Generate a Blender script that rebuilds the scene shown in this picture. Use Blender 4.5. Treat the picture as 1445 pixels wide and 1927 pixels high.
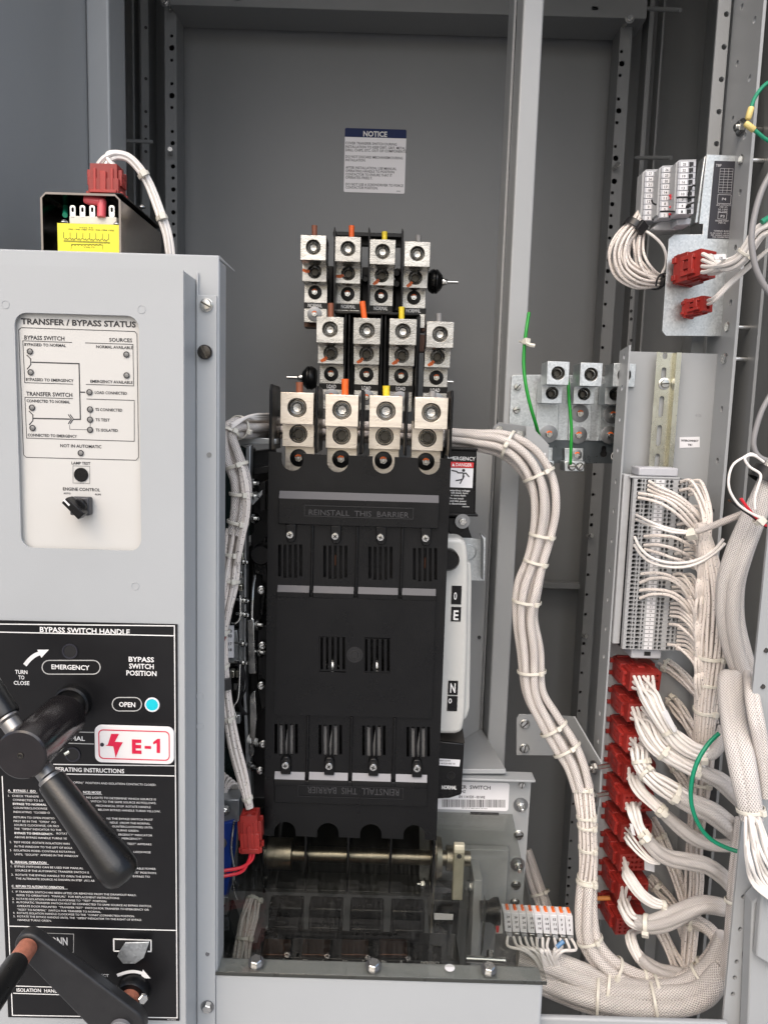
import bpy, bmesh, math, random
from mathutils import Vector, Matrix
from mathutils.geometry import tessellate_polygon
random.seed(7)
V = Vector; PI = math.pi; rad = math.radians
scene = bpy.context.scene
for o in list(bpy.data.objects): bpy.data.objects.remove(o)
COL = scene.collection

# ------------------------------------------------------------------ camera
FPX = 1400.0; PITCH = rad(7.0); ROLL = rad(1.7); CAM = V((0, 0, 1.45))
_F = V((0, math.cos(PITCH), -math.sin(PITCH))); _U0 = V((0, math.sin(PITCH), math.cos(PITCH))); _R0 = V((1, 0, 0))
_R = _R0*math.cos(ROLL)+_U0*math.sin(ROLL); _U = _U0*math.cos(ROLL)-_R0*math.sin(ROLL)
cam = bpy.data.cameras.new('camera'); camo = bpy.data.objects.new('camera', cam); COL.objects.link(camo)
cam.sensor_fit = 'VERTICAL'; cam.sensor_height = 36; cam.lens = 36*FPX/1927; cam.clip_start = .02; cam.clip_end = 500
m = Matrix((( _R.x, _U.x, -_F.x, CAM.x), (_R.y, _U.y, -_F.y, CAM.y), (_R.z, _U.z, -_F.z, CAM.z), (0, 0, 0, 1)))
camo.matrix_world = m; scene.camera = camo
# ------------------------------------------------------------------ light
SUN_EL = rad(47); SUN_AZ = rad(24)           # the sun stands behind the viewer, a little to the right, behind thin cloud
w = bpy.data.worlds.new('World'); scene.world = w; w.use_nodes = True
nt = w.node_tree; bgn = nt.nodes['Background']; sky = nt.nodes.new('ShaderNodeTexSky'); sky.sky_type = 'NISHITA'
sky.sun_disc = False; sky.sun_elevation = SUN_EL; sky.sun_rotation = PI+SUN_AZ; sky.air_density = 1.0; sky.dust_density = 4.5; sky.ozone_density = .6
nt.links.new(sky.outputs[0], bgn.inputs[0]); bgn.inputs[1].default_value = .15
sl = bpy.data.lights.new('sun', 'SUN'); sl.energy = .85; sl.angle = rad(50); sl.color = (1, .995, .985)
so = bpy.data.objects.new('sun', sl); COL.objects.link(so)
sdir = V((math.sin(SUN_AZ)*math.cos(SUN_EL), -math.cos(SUN_AZ)*math.cos(SUN_EL), math.sin(SUN_EL)))
so.rotation_euler = sdir.to_track_quat('Z', 'Y').to_euler(); so.location = (0, -3, 5)
vs = scene.view_settings; vs.view_transform = 'Standard'; vs.look = 'None'; vs.gamma = 1; vs.use_curve_mapping = False; vs.exposure = 0.60
scene.display_settings.display_device = 'sRGB'
scene.render.engine = 'CYCLES'; scene.cycles.max_bounces = 8; scene.cycles.transparent_max_bounces = 12

# ------------------------------------------------------------------ measuring: a point of the photo at a distance Y into the cabinet
def P(u, v, Y):
    d = _F*FPX+_R*(u-722.5)-_U*(v-963.5)
    return CAM+d*(Y/d.y)
def Zm(ox, oy, s): return lambda x, y: (ox+x*s, oy+y*s)
ZA = Zm(0, 0, 500/1445); ZB = Zm(480, 400, 420/1445); ZC = Zm(900, 0, 545/1445); ZD = Zm(0, 450, 440/1211); ZE = Zm(0, 1150, 440/1091)
ZF = Zm(400, 760, 160/617); ZG = Zm(480, 840, 480/1445); ZH = Zm(400, 1250, 560/1445); R1 = Zm(1140, 260, 305/1399); R2 = Zm(900, 560, 300/1445)
R3 = Zm(1130, 650, 315/1012); R4 = Zm(1100, 1200, 345/1445); R5 = Zm(1100, 1550, 345/1445); R6 = Zm(850, 780, 300/932); R7 = Zm(850, 1340, 300/985)
def mpp(Y): return Y/FPX                       # metres per photo pixel at that distance
def rect(z, x0, y0, x1, y1, Y):                # photo rectangle -> x0,x1,z0,z1 in the cabinet
    a, b = z(x0, y0), z(x1, y1); um, vm = (a[0]+b[0])/2, (a[1]+b[1])/2
    return P(a[0], vm, Y).x, P(b[0], vm, Y).x, P(um, b[1], Y).z, P(um, a[1], Y).z
ID = lambda x, y: (x, y)

# ------------------------------------------------------------------ materials
def newmat(name):
    m = bpy.data.materials.new(name); m.use_nodes = True
    return m, m.node_tree, m.node_tree.nodes['Principled BSDF']
def N(nt, t, **k):
    n = nt.nodes.new(t)
    for a, b in k.items(): setattr(n, a, b)
    return n
def mat(name, col, rough=.5, metal=0, var=.08, scale=35, bump=0, bscale=400, rvar=.12, stretch=None, spec=.5, coat=0, rnd=.0):
    m, nt, b = newmat(name); L = nt.links.new
    b.inputs['Metallic'].default_value = metal; b.inputs['Specular IOR Level'].default_value = spec; b.inputs['Coat Weight'].default_value = coat
    tc = N(nt, 'ShaderNodeTexCoord'); mp = N(nt, 'ShaderNodeMapping'); L(tc.outputs['Object'], mp.inputs[0])
    oi = N(nt, 'ShaderNodeObjectInfo'); rs = N(nt, 'ShaderNodeMath', operation='MULTIPLY'); rs.inputs[1].default_value = 37.0; L(oi.outputs['Random'], rs.inputs[0]); L(rs.outputs[0], mp.inputs['Location'])
    if stretch: mp.inputs['Scale'].default_value = stretch
    no = N(nt, 'ShaderNodeTexNoise'); no.inputs['Scale'].default_value = scale; no.inputs['Detail'].default_value = 6; no.inputs['Roughness'].default_value = .6
    L(mp.outputs[0], no.inputs['Vector'])
    mx = N(nt, 'ShaderNodeMix', data_type='RGBA')
    mx.inputs[6].default_value = (*[max(0, c*(1-var*2)) for c in col], 1); mx.inputs[7].default_value = (*[min(1, c*(1+var*2)) for c in col], 1)
    L(no.outputs['Fac'], mx.inputs[0])
    hv = N(nt, 'ShaderNodeHueSaturation'); hr = N(nt, 'ShaderNodeMapRange'); hr.inputs[3].default_value = 1-rnd; hr.inputs[4].default_value = 1+rnd; L(oi.outputs['Random'], hr.inputs[0]); L(hr.outputs[0], hv.inputs['Value']); L(mx.outputs[2], hv.inputs['Color']); L(hv.outputs[0], b.inputs['Base Color'])
    mr = N(nt, 'ShaderNodeMapRange'); mr.inputs[3].default_value = max(.03, rough-rvar); mr.inputs[4].default_value = min(1, rough+rvar)
    L(no.outputs['Fac'], mr.inputs[0]); L(mr.outputs[0], b.inputs['Roughness'])
    if bump:
        n2 = N(nt, 'ShaderNodeTexNoise'); n2.inputs['Scale'].default_value = bscale; n2.inputs['Detail'].default_value = 3
        L(mp.outputs[0], n2.inputs['Vector']); bp = N(nt, 'ShaderNodeBump'); bp.inputs['Strength'].default_value = bump; bp.inputs['Distance'].default_value = .001
        L(n2.outputs['Fac'], bp.inputs['Height']); L(bp.outputs[0], b.inputs['Normal'])
    return m
def mat_zinc(name, lo, hi, rough=.42):
    m, nt, b = newmat(name); L = nt.links.new; b.inputs['Metallic'].default_value = 1
    tc = N(nt, 'ShaderNodeTexCoord'); vo = N(nt, 'ShaderNodeTexVoronoi'); vo.inputs['Scale'].default_value = 420; vo.inputs['Randomness'].default_value = 1
    no = N(nt, 'ShaderNodeTexNoise'); no.inputs['Scale'].default_value = 60; no.inputs['Detail'].default_value = 5
    L(tc.outputs['Object'], vo.inputs['Vector']); L(tc.outputs['Object'], no.inputs['Vector'])
    ad = N(nt, 'ShaderNodeMath', operation='MULTIPLY_ADD'); ad.inputs[1].default_value = .6; L(vo.outputs['Color'], ad.inputs[0])
    ms = N(nt, 'ShaderNodeMath', operation='MULTIPLY'); ms.inputs[1].default_value = .45; L(no.outputs['Fac'], ms.inputs[0]); L(ms.outputs[0], ad.inputs[2])
    mx = N(nt, 'ShaderNodeMix', data_type='RGBA'); mx.inputs[6].default_value = (*lo, 1); mx.inputs[7].default_value = (*hi, 1)
    L(ad.outputs[0], mx.inputs[0]); L(mx.outputs[2], b.inputs['Base Color'])
    mr = N(nt, 'ShaderNodeMapRange'); mr.inputs[3].default_value = rough-.12; mr.inputs[4].default_value = rough+.14; L(ad.outputs[0], mr.inputs[0]); L(mr.outputs[0], b.inputs['Roughness'])
    return m
def mat_braid(name, hi, lo, n=18, asp=1.0):
    m, nt, b = newmat(name); L = nt.links.new
    uv = N(nt, 'ShaderNodeUVMap'); sp = N(nt, 'ShaderNodeSeparateXYZ'); L(uv.outputs[0], sp.inputs[0])
    def mth(op, a, c=None, d=None):
        k = N(nt, 'ShaderNodeMath', operation=op)
        for i, q in enumerate((a, c, d)):
            if q is None: continue
            if isinstance(q, (int, float)): k.inputs[i].default_value = q
            else: L(q, k.inputs[i])
        return k.outputs[0]
    un = mth('MULTIPLY', sp.outputs[0], float(n)); vn = mth('MULTIPLY', sp.outputs[1], float(n)*asp)
    a = mth('ADD', un, vn); c = mth('SUBTRACT', un, vn)
    sa = mth('SINE', mth('MULTIPLY', a, 2*PI)); sc = mth('SINE', mth('MULTIPLY', c, 2*PI))
    h = mth('MAXIMUM', sa, sc)
    h2 = mth('MULTIPLY_ADD', h, .5, .5)
    tc = N(nt, 'ShaderNodeTexCoord'); no = N(nt, 'ShaderNodeTexNoise'); no.inputs['Scale'].default_value = 90; no.inputs['Detail'].default_value = 5; L(tc.outputs['Object'], no.inputs['Vector'])
    st = N(nt, 'ShaderNodeTexNoise'); st.inputs['Scale'].default_value = 1; mp = N(nt, 'ShaderNodeMapping'); mp.inputs['Scale'].default_value = (9, .7, 1); L(uv.outputs[0], mp.inputs[0]); L(mp.outputs[0], st.inputs['Vector'])
    f = mth('MULTIPLY', mth('SMOOTH_MIN', mth('MULTIPLY_ADD', h2, 1.15, -.12), 1.0, .15), mth('MULTIPLY_ADD', st.outputs['Fac'], 1.2, .30))
    cr = N(nt, 'ShaderNodeMix', data_type='RGBA'); cr.inputs[6].default_value = (*lo, 1); cr.inputs[7].default_value = (*hi, 1); L(f, cr.inputs[0]); L(cr.outputs[2], b.inputs['Base Color'])
    b.inputs['Roughness'].default_value = .5
    bp = N(nt, 'ShaderNodeBump'); bp.inputs['Strength'].default_value = .9; bp.inputs['Distance'].default_value = .0012; L(mth('ADD', h2, mth('MULTIPLY', no.outputs['Fac'], .6)), bp.inputs['Height']); L(bp.outputs[0], b.inputs['Normal'])
    return m
def mat_wire(name, col, ink=True):
    m, nt, b = newmat(name); L = nt.links.new
    uv = N(nt, 'ShaderNodeUVMap'); mp = N(nt, 'ShaderNodeMapping'); mp.inputs['Scale'].default_value = (5, 7, 1); L(uv.outputs[0], mp.inputs[0])
    no = N(nt, 'ShaderNodeTexNoise'); no.inputs['Scale'].default_value = 1.0; no.inputs['Detail'].default_value = 1; L(mp.outputs[0], no.inputs['Vector'])
    cr = N(nt, 'ShaderNodeValToRGB'); cr.color_ramp.elements[0].position = .30; cr.color_ramp.elements[0].color = (.12, .11, .11, 1) if ink else (*col, 1)
    cr.color_ramp.elements[1].position = .36; cr.color_ramp.elements[1].color = (*col, 1); L(no.outputs['Fac'], cr.inputs[0])
    L(cr.outputs[0], b.inputs['Base Color']); b.inputs['Roughness'].default_value = .38
    return m
def mat_acrylic(name):
    m = bpy.data.materials.new(name); m.use_nodes = True; nt = m.node_tree; nt.nodes.clear(); L = nt.links.new
    out = N(nt, 'ShaderNodeOutputMaterial'); tr = N(nt, 'ShaderNodeBsdfTransparent'); tr.inputs[0].default_value = (.80, .805, .785, 1)
    gl = N(nt, 'ShaderNodeBsdfGlossy'); gl.inputs['Roughness'].default_value = .015; gl.inputs[0].default_value = (1, 1, 1, 1)
    df = N(nt, 'ShaderNodeBsdfDiffuse'); df.inputs[0].default_value = (.6, .6, .57, 1)
    lw = N(nt, 'ShaderNodeFresnel'); ge = N(nt, 'ShaderNodeNewGeometry'); io = N(nt, 'ShaderNodeMapRange'); io.inputs[3].default_value = 1.49; io.inputs[4].default_value = 1/1.49; L(ge.outputs['Backfacing'], io.inputs[0]); L(io.outputs[0], lw.inputs[0])
    tc = N(nt, 'ShaderNodeTexCoord'); mp = N(nt, 'ShaderNodeMapping'); mp.inputs['Scale'].default_value = (60, 3, 3); L(tc.outputs['Object'], mp.inputs[0])
    no = N(nt, 'ShaderNodeTexNoise'); no.inputs['Scale'].default_value = 9; no.inputs['Detail'].default_value = 8; L(mp.outputs[0], no.inputs['Vector'])
    cr = N(nt, 'ShaderNodeMapRange'); cr.inputs[1].default_value = .5; cr.inputs[2].default_value = .8; cr.inputs[3].default_value = .002; cr.inputs[4].default_value = .022; L(no.outputs['Fac'], cr.inputs[0])
    m1 = N(nt, 'ShaderNodeMixShader'); L(cr.outputs[0], m1.inputs[0]); L(tr.outputs[0], m1.inputs[1]); L(df.outputs[0], m1.inputs[2])
    m2 = N(nt, 'ShaderNodeMixShader'); L(lw.outputs[0], m2.inputs[0]); L(m1.outputs[0], m2.inputs[1]); L(gl.outputs[0], m2.inputs[2]); L(m2.outputs[0], out.inputs[0])
    return m
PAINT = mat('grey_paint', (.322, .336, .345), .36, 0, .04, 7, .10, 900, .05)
PAINTD = mat('grey_paint_shaded', (.195, .202, .205), .42, 0, .05, 5, .10, 900, .06)  # same grey paint, darkened to hold the shade of the interior
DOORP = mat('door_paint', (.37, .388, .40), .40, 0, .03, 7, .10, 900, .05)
BLACK = mat('black_plastic', (.0042, .0043, .0047), .30, 0, .3, 14, .14, 500, .20, None, .30)
BLACKM = mat('black_matt', (.008, .008, .009), .55, 0, .2, 60, .1, 500, .1)
LEGEND = mat('legend_black', (.007, .007, .008), .34, 0, .15, 30, .05, 900, .08, None, .35)
HANDLE = mat('handle_black', (.013, .011, .012), .2, 0, .25, 45, .05, 300, .12)
RUBBER = mat('grip_rubber', (.006, .006, .006), .30, 0, .25, 70, .12, 500, .1)
STRIPG = mat('grey_strip', (.06, .06, .067), .45, 0, .08, 90)  # greyer facing for the sloped tops of the cover's band and ledges
STRIPW = mat('pale_strip', (.22, .22, .235), .45, 0, .05, 90)  # paler facing for the sloped tops of the lower ledges
WHITEP = mat('white_plastic', (.50, .505, .485), .35, 0, .03, 40, 0)
PANELW = mat('status_white', (.53, .525, .505), .38, 0, .015, 20)
LABELW = mat('label_white', (.72, .72, .74), .4, 0, .03, 50)
INK = mat('ink_black', (.014, .014, .017), .5, 0, .1, 80)
INKW = mat('ink_white', (.78, .78, .77), .5, 0, .04, 80)
NAVY = mat('ink_navy', (.004, .016, .085), .35, 0, .05, 80, 0, 400, .1, None, .15)
REDI = mat('ink_red', (.62, .010, .055), .4, 0, .05, 80)
DANGER = mat('ink_danger', (.60, .025, .03), .4, 0, .05, 80)
RED = mat('red_plastic', (.29, .024, .019), .40, 0, .2, 50, .1, 500, rnd=.22)
PINK = mat('pink_vinyl', (.62, .085, .10), .3, 0, .12, 80)
LUG = mat('plated_aluminium', (.45, .44, .41), .27, 1, .34, 40, .4, 300, .14, (1, 1, 3.0), rnd=.14)
LUGW = mat('plated_aluminium_warm', (.84, .73, .63), .31, 1, .14, 40, .22, 260, .13, (1, 1, 6))
WASH = mat('washer_zinc', (.27, .275, .28), .42, 1, .12, 80)
STEEL = mat('bolt_steel', (.62, .62, .60), .25, 1, .12, 80)
FERR = mat('dull_ferrule', (.30, .295, .29), .42, 1, .2, 90)
DSTEEL = mat('dark_socket', (.09, .085, .075), .4, 1, .3, 200)
SHAFT = mat('dull_steel_shaft', (.40, .36, .29), .34, 1, .2, 60, .1, 300, .1, (6, 1, 1))
ZINC = mat_zinc('galvanised_steel', (.40, .43, .44), (.72, .75, .76))
YZINC = mat('yellow_zinc_rail', (.60, .59, .50), .27, 1, .1, 40, 0)
COPPER = mat('copper_bar', (.15, .075, .05), .4, 1, .2, 60)
BRONZE = mat('bronze_bushing', (.36, .135, .085), .46, 0, .3, 160, .3, 500, .1)
ORANGE = mat('torque_paint', (.92, .15, .015), .45, 0, .12, 300)
NYLON = mat('nylon_tie', (.66, .635, .56), .33, 0, .04, 80)
SLATE = mat('slate_label', (.022, .022, .030), .4, 0, .1, 40)
TERMG = mat('terminal_grey', (.37, .38, .39), .42, 0, .05, 120)
TERML = mat('terminal_pale', (.44, .45, .48), .42, 0, .05, 120)
GREEN = mat_wire('green_wire', (.012, .27, .030), False)
TEAL = mat_wire('teal_wire', (.004, .25, .135), False)
GREYC = mat_wire('grey_cable', (.25, .245, .25), False)
REDW = mat_wire('red_wire', (.62, .02, .035), False)
BLKW = mat_wire('black_wire', (.012, .012, .013), False)
WIRE = mat_wire('white_wire', (.72, .665, .62))
WIREC = mat_wire('white_wire_clean', (.76, .73, .70), False)
BRAID = mat_braid('braided_sleeve', (.84, .795, .755), (.36, .315, .295), 12, .8)
BRAIDB = mat_braid('braided_sleeve_wide', (.78, .75, .72), (.37, .335, .32), 20, .8)
YELLOW = mat('yellow_label', (.78, .72, .035), .45, 0, .05, 60)
YRING = mat('yellow_vinyl', (.72, .58, .22), .4, 0, .08, 100)
CYAN = mat('cyan_lens', (.01, .52, .62), .3, 0, .05, 100)
LENS = mat('grey_lens', (.19, .19, .185), .35, 0, .1, 200)
BLUEP = mat('blue_plastic', (.012, .045, .26), .35, 0, .15, 60)
TRGREEN = mat('dark_green_varnish', (.010, .018, .017), .2, 0, .3, 30)
ACRYL = mat_acrylic('clear_acrylic')
STAIN = mat('dark_stainless', (.20, .18, .165), .22, 1, .2, 8, 0, 300, .08)
PH = [mat('brown_sleeve', (.25, .085, .045), .5, 0, .1, 200), mat('orange_sleeve', (.80, .13, .02), .45, 0, .1, 200), mat('yellow_sleeve', (.72, .55, .03), .45, 0, .1, 200), mat('grey_sleeve', (.24, .24, .245), .5, 0, .1, 200)]
CONC = mat('concrete', (.36, .355, .345), .85, 0, .12, 3, .3, 60)

# ------------------------------------------------------------------ objects
def T(name, label, cat, loc=(0, 0, 0), group=None):
    o = bpy.data.objects.new(name, None); COL.objects.link(o); o.location = loc; o.empty_display_size = .02
    o['label'] = label; o['category'] = cat
    if group: o['group'] = group
    return o
def tag(o, label, cat, group=None):
    o['label'] = label; o['category'] = cat
    if group: o['group'] = group
    return o
def worg(p):
    q = V((0, 0, 0))
    while p is not None: q = q+p.location; p = p.parent
    return q
XZ = (V((1, 0, 0)), V((0, 0, 1)), V((0, 1, 0)))
def circ(cx, cy, r, n=16, a0=0): return [(cx+r*math.cos(a0+2*PI*i/n), cy+r*math.sin(a0+2*PI*i/n)) for i in range(n)]
def rrect(x0, y0, x1, y1, r, n=5):
    o = []
    for cx, cy, a in ((x1-r, y1-r, 0), (x0+r, y1-r, 90), (x0+r, y0+r, 180), (x1-r, y0+r, 270)):
        for i in range(n+1):
            t = rad(a+90*i/n); o.append((cx+r*math.cos(t), cy+r*math.sin(t)))
    return o
def smooth(pts, k=8):
    n = len(pts); out = []
    for i in range(n-1):
        p0, p1, p2, p3 = pts[max(i-1, 0)], pts[i], pts[i+1], pts[min(i+2, n-1)]
        for j in range(k):
            t = j/k
            out.append(tuple(.5*((2*b)+(c-a)*t+(2*a-5*b+4*c-d)*t*t+(3*b-a-3*c+d)*t**3) for a, b, c, d in zip(p0, p1, p2, p3)))
    out.append(tuple(pts[-1])); return out
class MB:
    def __init__(s): s.v = []; s.f = []; s.u = {}
    def add(s, vs, fs):
        k = len(s.v); s.v += [V(q) for q in vs]; s.f += [tuple(i+k for i in f) for f in fs]; return s
    def box(s, x0, x1, y0, y1, z0, z1):
        return s.add([(x, y, z) for x in (x0, x1) for y in (y0, y1) for z in (z0, z1)], [(0, 1, 3, 2), (4, 6, 7, 5), (0, 4, 5, 1), (2, 3, 7, 6), (0, 2, 6, 4), (1, 5, 7, 3)])
    def pbox(s, z, x0, y0, x1, y1, Y, d):
        a, b, c, e = rect(z, x0, y0, x1, y1, Y); return s.box(a, b, Y, Y+d, c, e)
    def prism(s, poly, o, th, holes=(), fr=XZ):
        ex, ey, en = fr; o = V(o)
        loops = [list(poly)]+[list(h) for h in holes]
        flat = [q for l in loops for q in l]; n = len(flat)
        A = [o+ex*a+ey*b for a, b in flat]; B = [q+en*th for q in A]
        fs = []
        if holes:
            tr = tessellate_polygon([[V((a, b, 0)) for a, b in l] for l in loops]); fs += [tuple(t) for t in tr]+[tuple(i+n for i in reversed(t)) for t in tr]
        else: fs += [tuple(range(n)), tuple(range(2*n-1, n-1, -1))]
        k = 0
        for l in loops:
            c = len(l)
            for i in range(c): j = (i+1) % c; fs.append((k+i, k+j, n+k+j, n+k+i))
            k += c
        return s.add(A+B, fs)
    def ppoly(s, z, pts, Y, th, holes=()):   # polygon read off the photo on the plane at Y
        q = lambda l: [(P(*z(a, b), Y).x, P(*z(a, b), Y).z) for a, b in l]
        return s.prism(q(pts), (0, Y, 0), th, [q(h) for h in holes])
    def lathe(s, o, ax, prof, n=20, cap=True):   # prof: (distance along axis, radius)
        o = V(o); ax = V(ax).normalized(); e1 = ax.orthogonal().normalized(); e2 = ax.cross(e1)
        vs = []; fs = []
        for t, r in prof: vs += [o+ax*t+(e1*math.cos(2*PI*i/n)+e2*math.sin(2*PI*i/n))*r for i in range(n)]
        for k in range(len(prof)-1):
            for i in range(n): j = (i+1) % n; fs.append((k*n+i, k*n+j, (k+1)*n+j, (k+1)*n+i))
        if cap: fs += [tuple(range(n)), tuple(range((len(prof)-1)*n, len(prof)*n))]
        return s.add(vs, fs)
    def cyl(s, a, b, r, r2=None, n=16):
        a = V(a); b = V(b); return s.lathe(a, b-a, [(0, r), ((b-a).length, r if r2 is None else r2)], n)
    def tube(s, pts, r, n=8, cap=True):
        pts = [V(p) for p in pts]; k = len(s.v); m = len(pts); L = 0; ref = None; rr = r if isinstance(r, (list, tuple)) else [r]*m
        for i, p in enumerate(pts):
            t = (pts[min(i+1, m-1)]-pts[max(i-1, 0)])
            if t.length < 1e-9: t = V((0, 0, 1))
            t.normalize()
            if ref is None: ref = t.orthogonal().normalized()
            ref = ref-t*ref.dot(t)
            ref = ref.normalized() if ref.length > 1e-6 else t.orthogonal().normalized()
            e2 = t.cross(ref)
            s.v += [p+(ref*math.cos(2*PI*j/n)+e2*math.sin(2*PI*j/n))*rr[i] for j in range(n)]
        cf = 2*PI*max(rr); uo = random.randint(0, 60)
        for i in range(m-1):
            dl = (pts[i+1]-pts[i]).length/cf
            for j in range(n):
                j2 = (j+1) % n; s.u[len(s.f)] = ((uo+j/n, L), (uo+(j+1)/n, L), (uo+(j+1)/n, L+dl), (uo+j/n, L+dl))
                s.f.append((k+i*n+j, k+i*n+j2, k+(i+1)*n+j2, k+(i+1)*n+j))
            L += dl
        if cap:
            s.f.append(tuple(k+j for j in range(n))); s.f.append(tuple(k+(m-1)*n+j for j in range(n)))
        return s
    def xprof(s, x0, x1, yz):                # profile in the YZ plane run along X
        return s.prism([(y, z) for y, z in yz], (x0, 0, 0), x1-x0, (), (V((0, 1, 0)), V((0, 0, 1)), V((1, 0, 0))))
    def text(s, body, o, h, w, ex=V((1, 0, 0)), ey=V((0, 0, 1)), bold=.012, maxw=None):
        c = bpy.data.curves.new('t', 'FONT'); c.body = body; c.resolution_u = 2; c.offset = bold; c.fill_mode = 'FRONT'
        ob = bpy.data.objects.new('t', c); me = bpy.data.meshes.new_from_object(ob)
        if len(me.vertices):
            xs = [q.co.x for q in me.vertices]; x0, x1 = min(xs), max(xs); k = w/max(1e-6, x1-x0); hy = h/.70; o = V(o); ex = V(ex); ey = V(ey)
            s.add([o+ex*((q.co.x-x0)*k)+ey*(q.co.y*hy) for q in me.vertices], [tuple(p.vertices) for p in me.polygons])
        bpy.data.objects.remove(ob); bpy.data.curves.remove(c); bpy.data.meshes.remove(me); return s
    def ptext(s, z, Y, rows, bold=.012):     # rows: (string, x start, x end, baseline y, cap height) in photo measure, lying on the plane Y
        for body, x0, x1, yb, h in rows:
            a = z(x0, yb); b = z(x1, yb); hh = z(0, h)[1]-z(0, 0)[1]; k = mpp(Y)
            s.text(body, P(a[0], a[1], Y), hh*k, (b[0]-a[0])*k, bold=bold)
        return s
    def strokes(s, z, Y, lines, wd):         # flat printed lines on the plane Y, mitred ribbons
        k = mpp(Y)*(z(1, 0)[0]-z(0, 0)[0])*wd/2
        for l in lines:
            q = [P(*z(*p), Y) for p in l]; q = [V((a.x, 0, a.z)) for a in q]
            q = [a for i, a in enumerate(q) if i == 0 or (a-q[i-1]).length > 1e-6]; m = len(q)
            if m < 2: continue
            closed = (q[0]-q[-1]).length < 1e-5 and m > 3
            if closed: q = q[:-1]; m -= 1
            ds = [(q[(i+1) % m]-q[i]).normalized() for i in range(m if closed else m-1)]
            vs = []
            for i in range(m):
                d0 = ds[i-1] if (i > 0 or closed) else ds[0]; d1 = ds[i] if i < len(ds) else ds[-1]
                t = (d0+d1); t = t.normalized() if t.length > .01 else d1
                nn = V((-t.z, 0, t.x)); c = max(.35, nn.dot(V((-d1.z, 0, d1.x)))); o_ = V((0, Y, 0))
                vs += [q[i]+nn*(k/c)+o_, q[i]-nn*(k/c)+o_]
            s.add(vs, [(2*i, 2*i+1, 2*((i+1) % m)+1, 2*((i+1) % m)) for i in range(m if closed else m-1)])
        return s
    def build(s, name, mt, parent=None, bev=0, seg=2, sm=35):
        me = bpy.data.meshes.new(name); og = worg(parent)
        bm = bmesh.new(); vs = [bm.verts.new(q-og) for q in s.v]; uvl = bm.loops.layers.uv.new('UVMap') if s.u else None
        for i, f in enumerate(s.f):
            try: fa = bm.faces.new([vs[k] for k in f])
            except ValueError: continue
            if uvl and i in s.u:
                for l, c in zip(fa.loops, s.u[i]): l[uvl].uv = c
        bmesh.ops.recalc_face_normals(bm, faces=bm.faces); bm.to_mesh(me); bm.free()
        me.shade_smooth(); me.set_sharp_from_angle(angle=rad(sm))
        me.materials.append(mt); o = bpy.data.objects.new(name, me); COL.objects.link(o); o.parent = parent
        if bev:
            b = o.modifiers.new('bevel', 'BEVEL'); b.width = bev; b.segments = seg; b.limit_method = 'ANGLE'; b.angle_limit = rad(40); b.harden_normals = False
        return o
def structure(o): o['kind'] = 'structure'; return o

# fasteners -------------------------------------------------------------------
def screw_slot(p, r, parent, ax=V((0, -1, 0)), washer=0, name='slotted_screw', cross=False, ang=.4, mt=None):
    p = V(p); b = MB()
    if washer: b.lathe(p, ax, [(0, r*washer), (r*.18, r*washer), (r*.22, r*washer*.95)], 24)
    b.lathe(p, ax, [(0, r), (r*.55, r), (r*.75, r*.85), (r*.8, r*.3)], 20)
    o = b.build(name, mt or STEEL, parent)
    e1 = V((1, 0, 0)) if abs(ax.x) < .5 else V((0, 1, 0)); e2 = V((0, 0, 1)); d = MB()
    for t in ((ang, ang+PI/2) if cross else (ang,)):
        u = e1*math.cos(t)+e2*math.sin(t); n = e1*-math.sin(t)+e2*math.cos(t); L = r*(.55 if cross else .9); ww = r*.13; c = p+ax*r*.86
        d.add([c+u*L+n*ww, c-u*L+n*ww, c-u*L-n*ww, c+u*L-n*ww], [(0, 1, 2, 3)])
    d.build('drive_slot', DSTEEL, o); return o
def hexb(b, p, ax, r, h, a0=.3):
    p = V(p); ax = V(ax).normalized(); b.lathe(p, ax, [(0, r), (h*.85, r), (h, r*.86)], 6)
def bolt_hex(p, r, parent, ax=V((0, -1, 0)), washer=1.4, stud=0, tail=0, name='hex_bolt', wm=None, mt=None):
    p = V(p); ax = V(ax).normalized(); b = MB()
    hexb(b, p+ax*r*.25, ax, r, r*.75)
    if stud: b.lathe(p+ax*r*.8, ax, [(0, r*.52), (stud, r*.52), (stud+r*.1, r*.42)], 12)
    if tail: b.lathe(p, -ax, [(0, r*.5), (tail, r*.5), (tail+r*.1, r*.4)], 12)
    if washer and not wm: MBw = MB().lathe(p, ax, [(0, r*washer), (r*.25, r*washer)], 24)
    o = b.build(name, mt or STEEL, parent)
    if washer and not wm: MBw.build('washer', WASH, o)
    if washer and wm: MB().lathe(p, ax, [(0, r*washer), (r*.2, r*washer), (r*.25, r*washer*.92)], 24).build('washer', wm, o)
    return o

# cables ------------------------------------------------------------------------
def path(pts, k=8):            # (u, v, Y[, radius px]) -> points, radii in metres
    s = smooth([tuple(p) if len(p) == 4 else (*p, 5) for p in pts], k)
    return [P(a, b, c) for a, b, c, d in s], [d*mpp(c) for a, b, c, d in s]
def packing(n):                # rings of strands, the outer one evenly filled so that neighbours stay apart
    if n == 1: return [(0, 0)]
    if n <= 4: return [(.82*math.cos(2*PI*i/n-.5), .82*math.sin(2*PI*i/n-.5)) for i in range(n)]
    m = n-1 if n <= 7 else round(n*.62); k = (n-m) if n <= 22 else round((n-m)*.75); out = [(math.cos(2*PI*i/m), math.sin(2*PI*i/m)) for i in range(m)]
    out += [(.55*math.cos(2*PI*i/k+.3), .55*math.sin(2*PI*i/k+.3)) if k > 1 else (0, 0) for i in range(k)]
    out += [(.18*math.cos(2*PI*i/(n-m-k)), .18*math.sin(2*PI*i/(n-m-k))) for i in range(n-m-k)]
    return out
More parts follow.
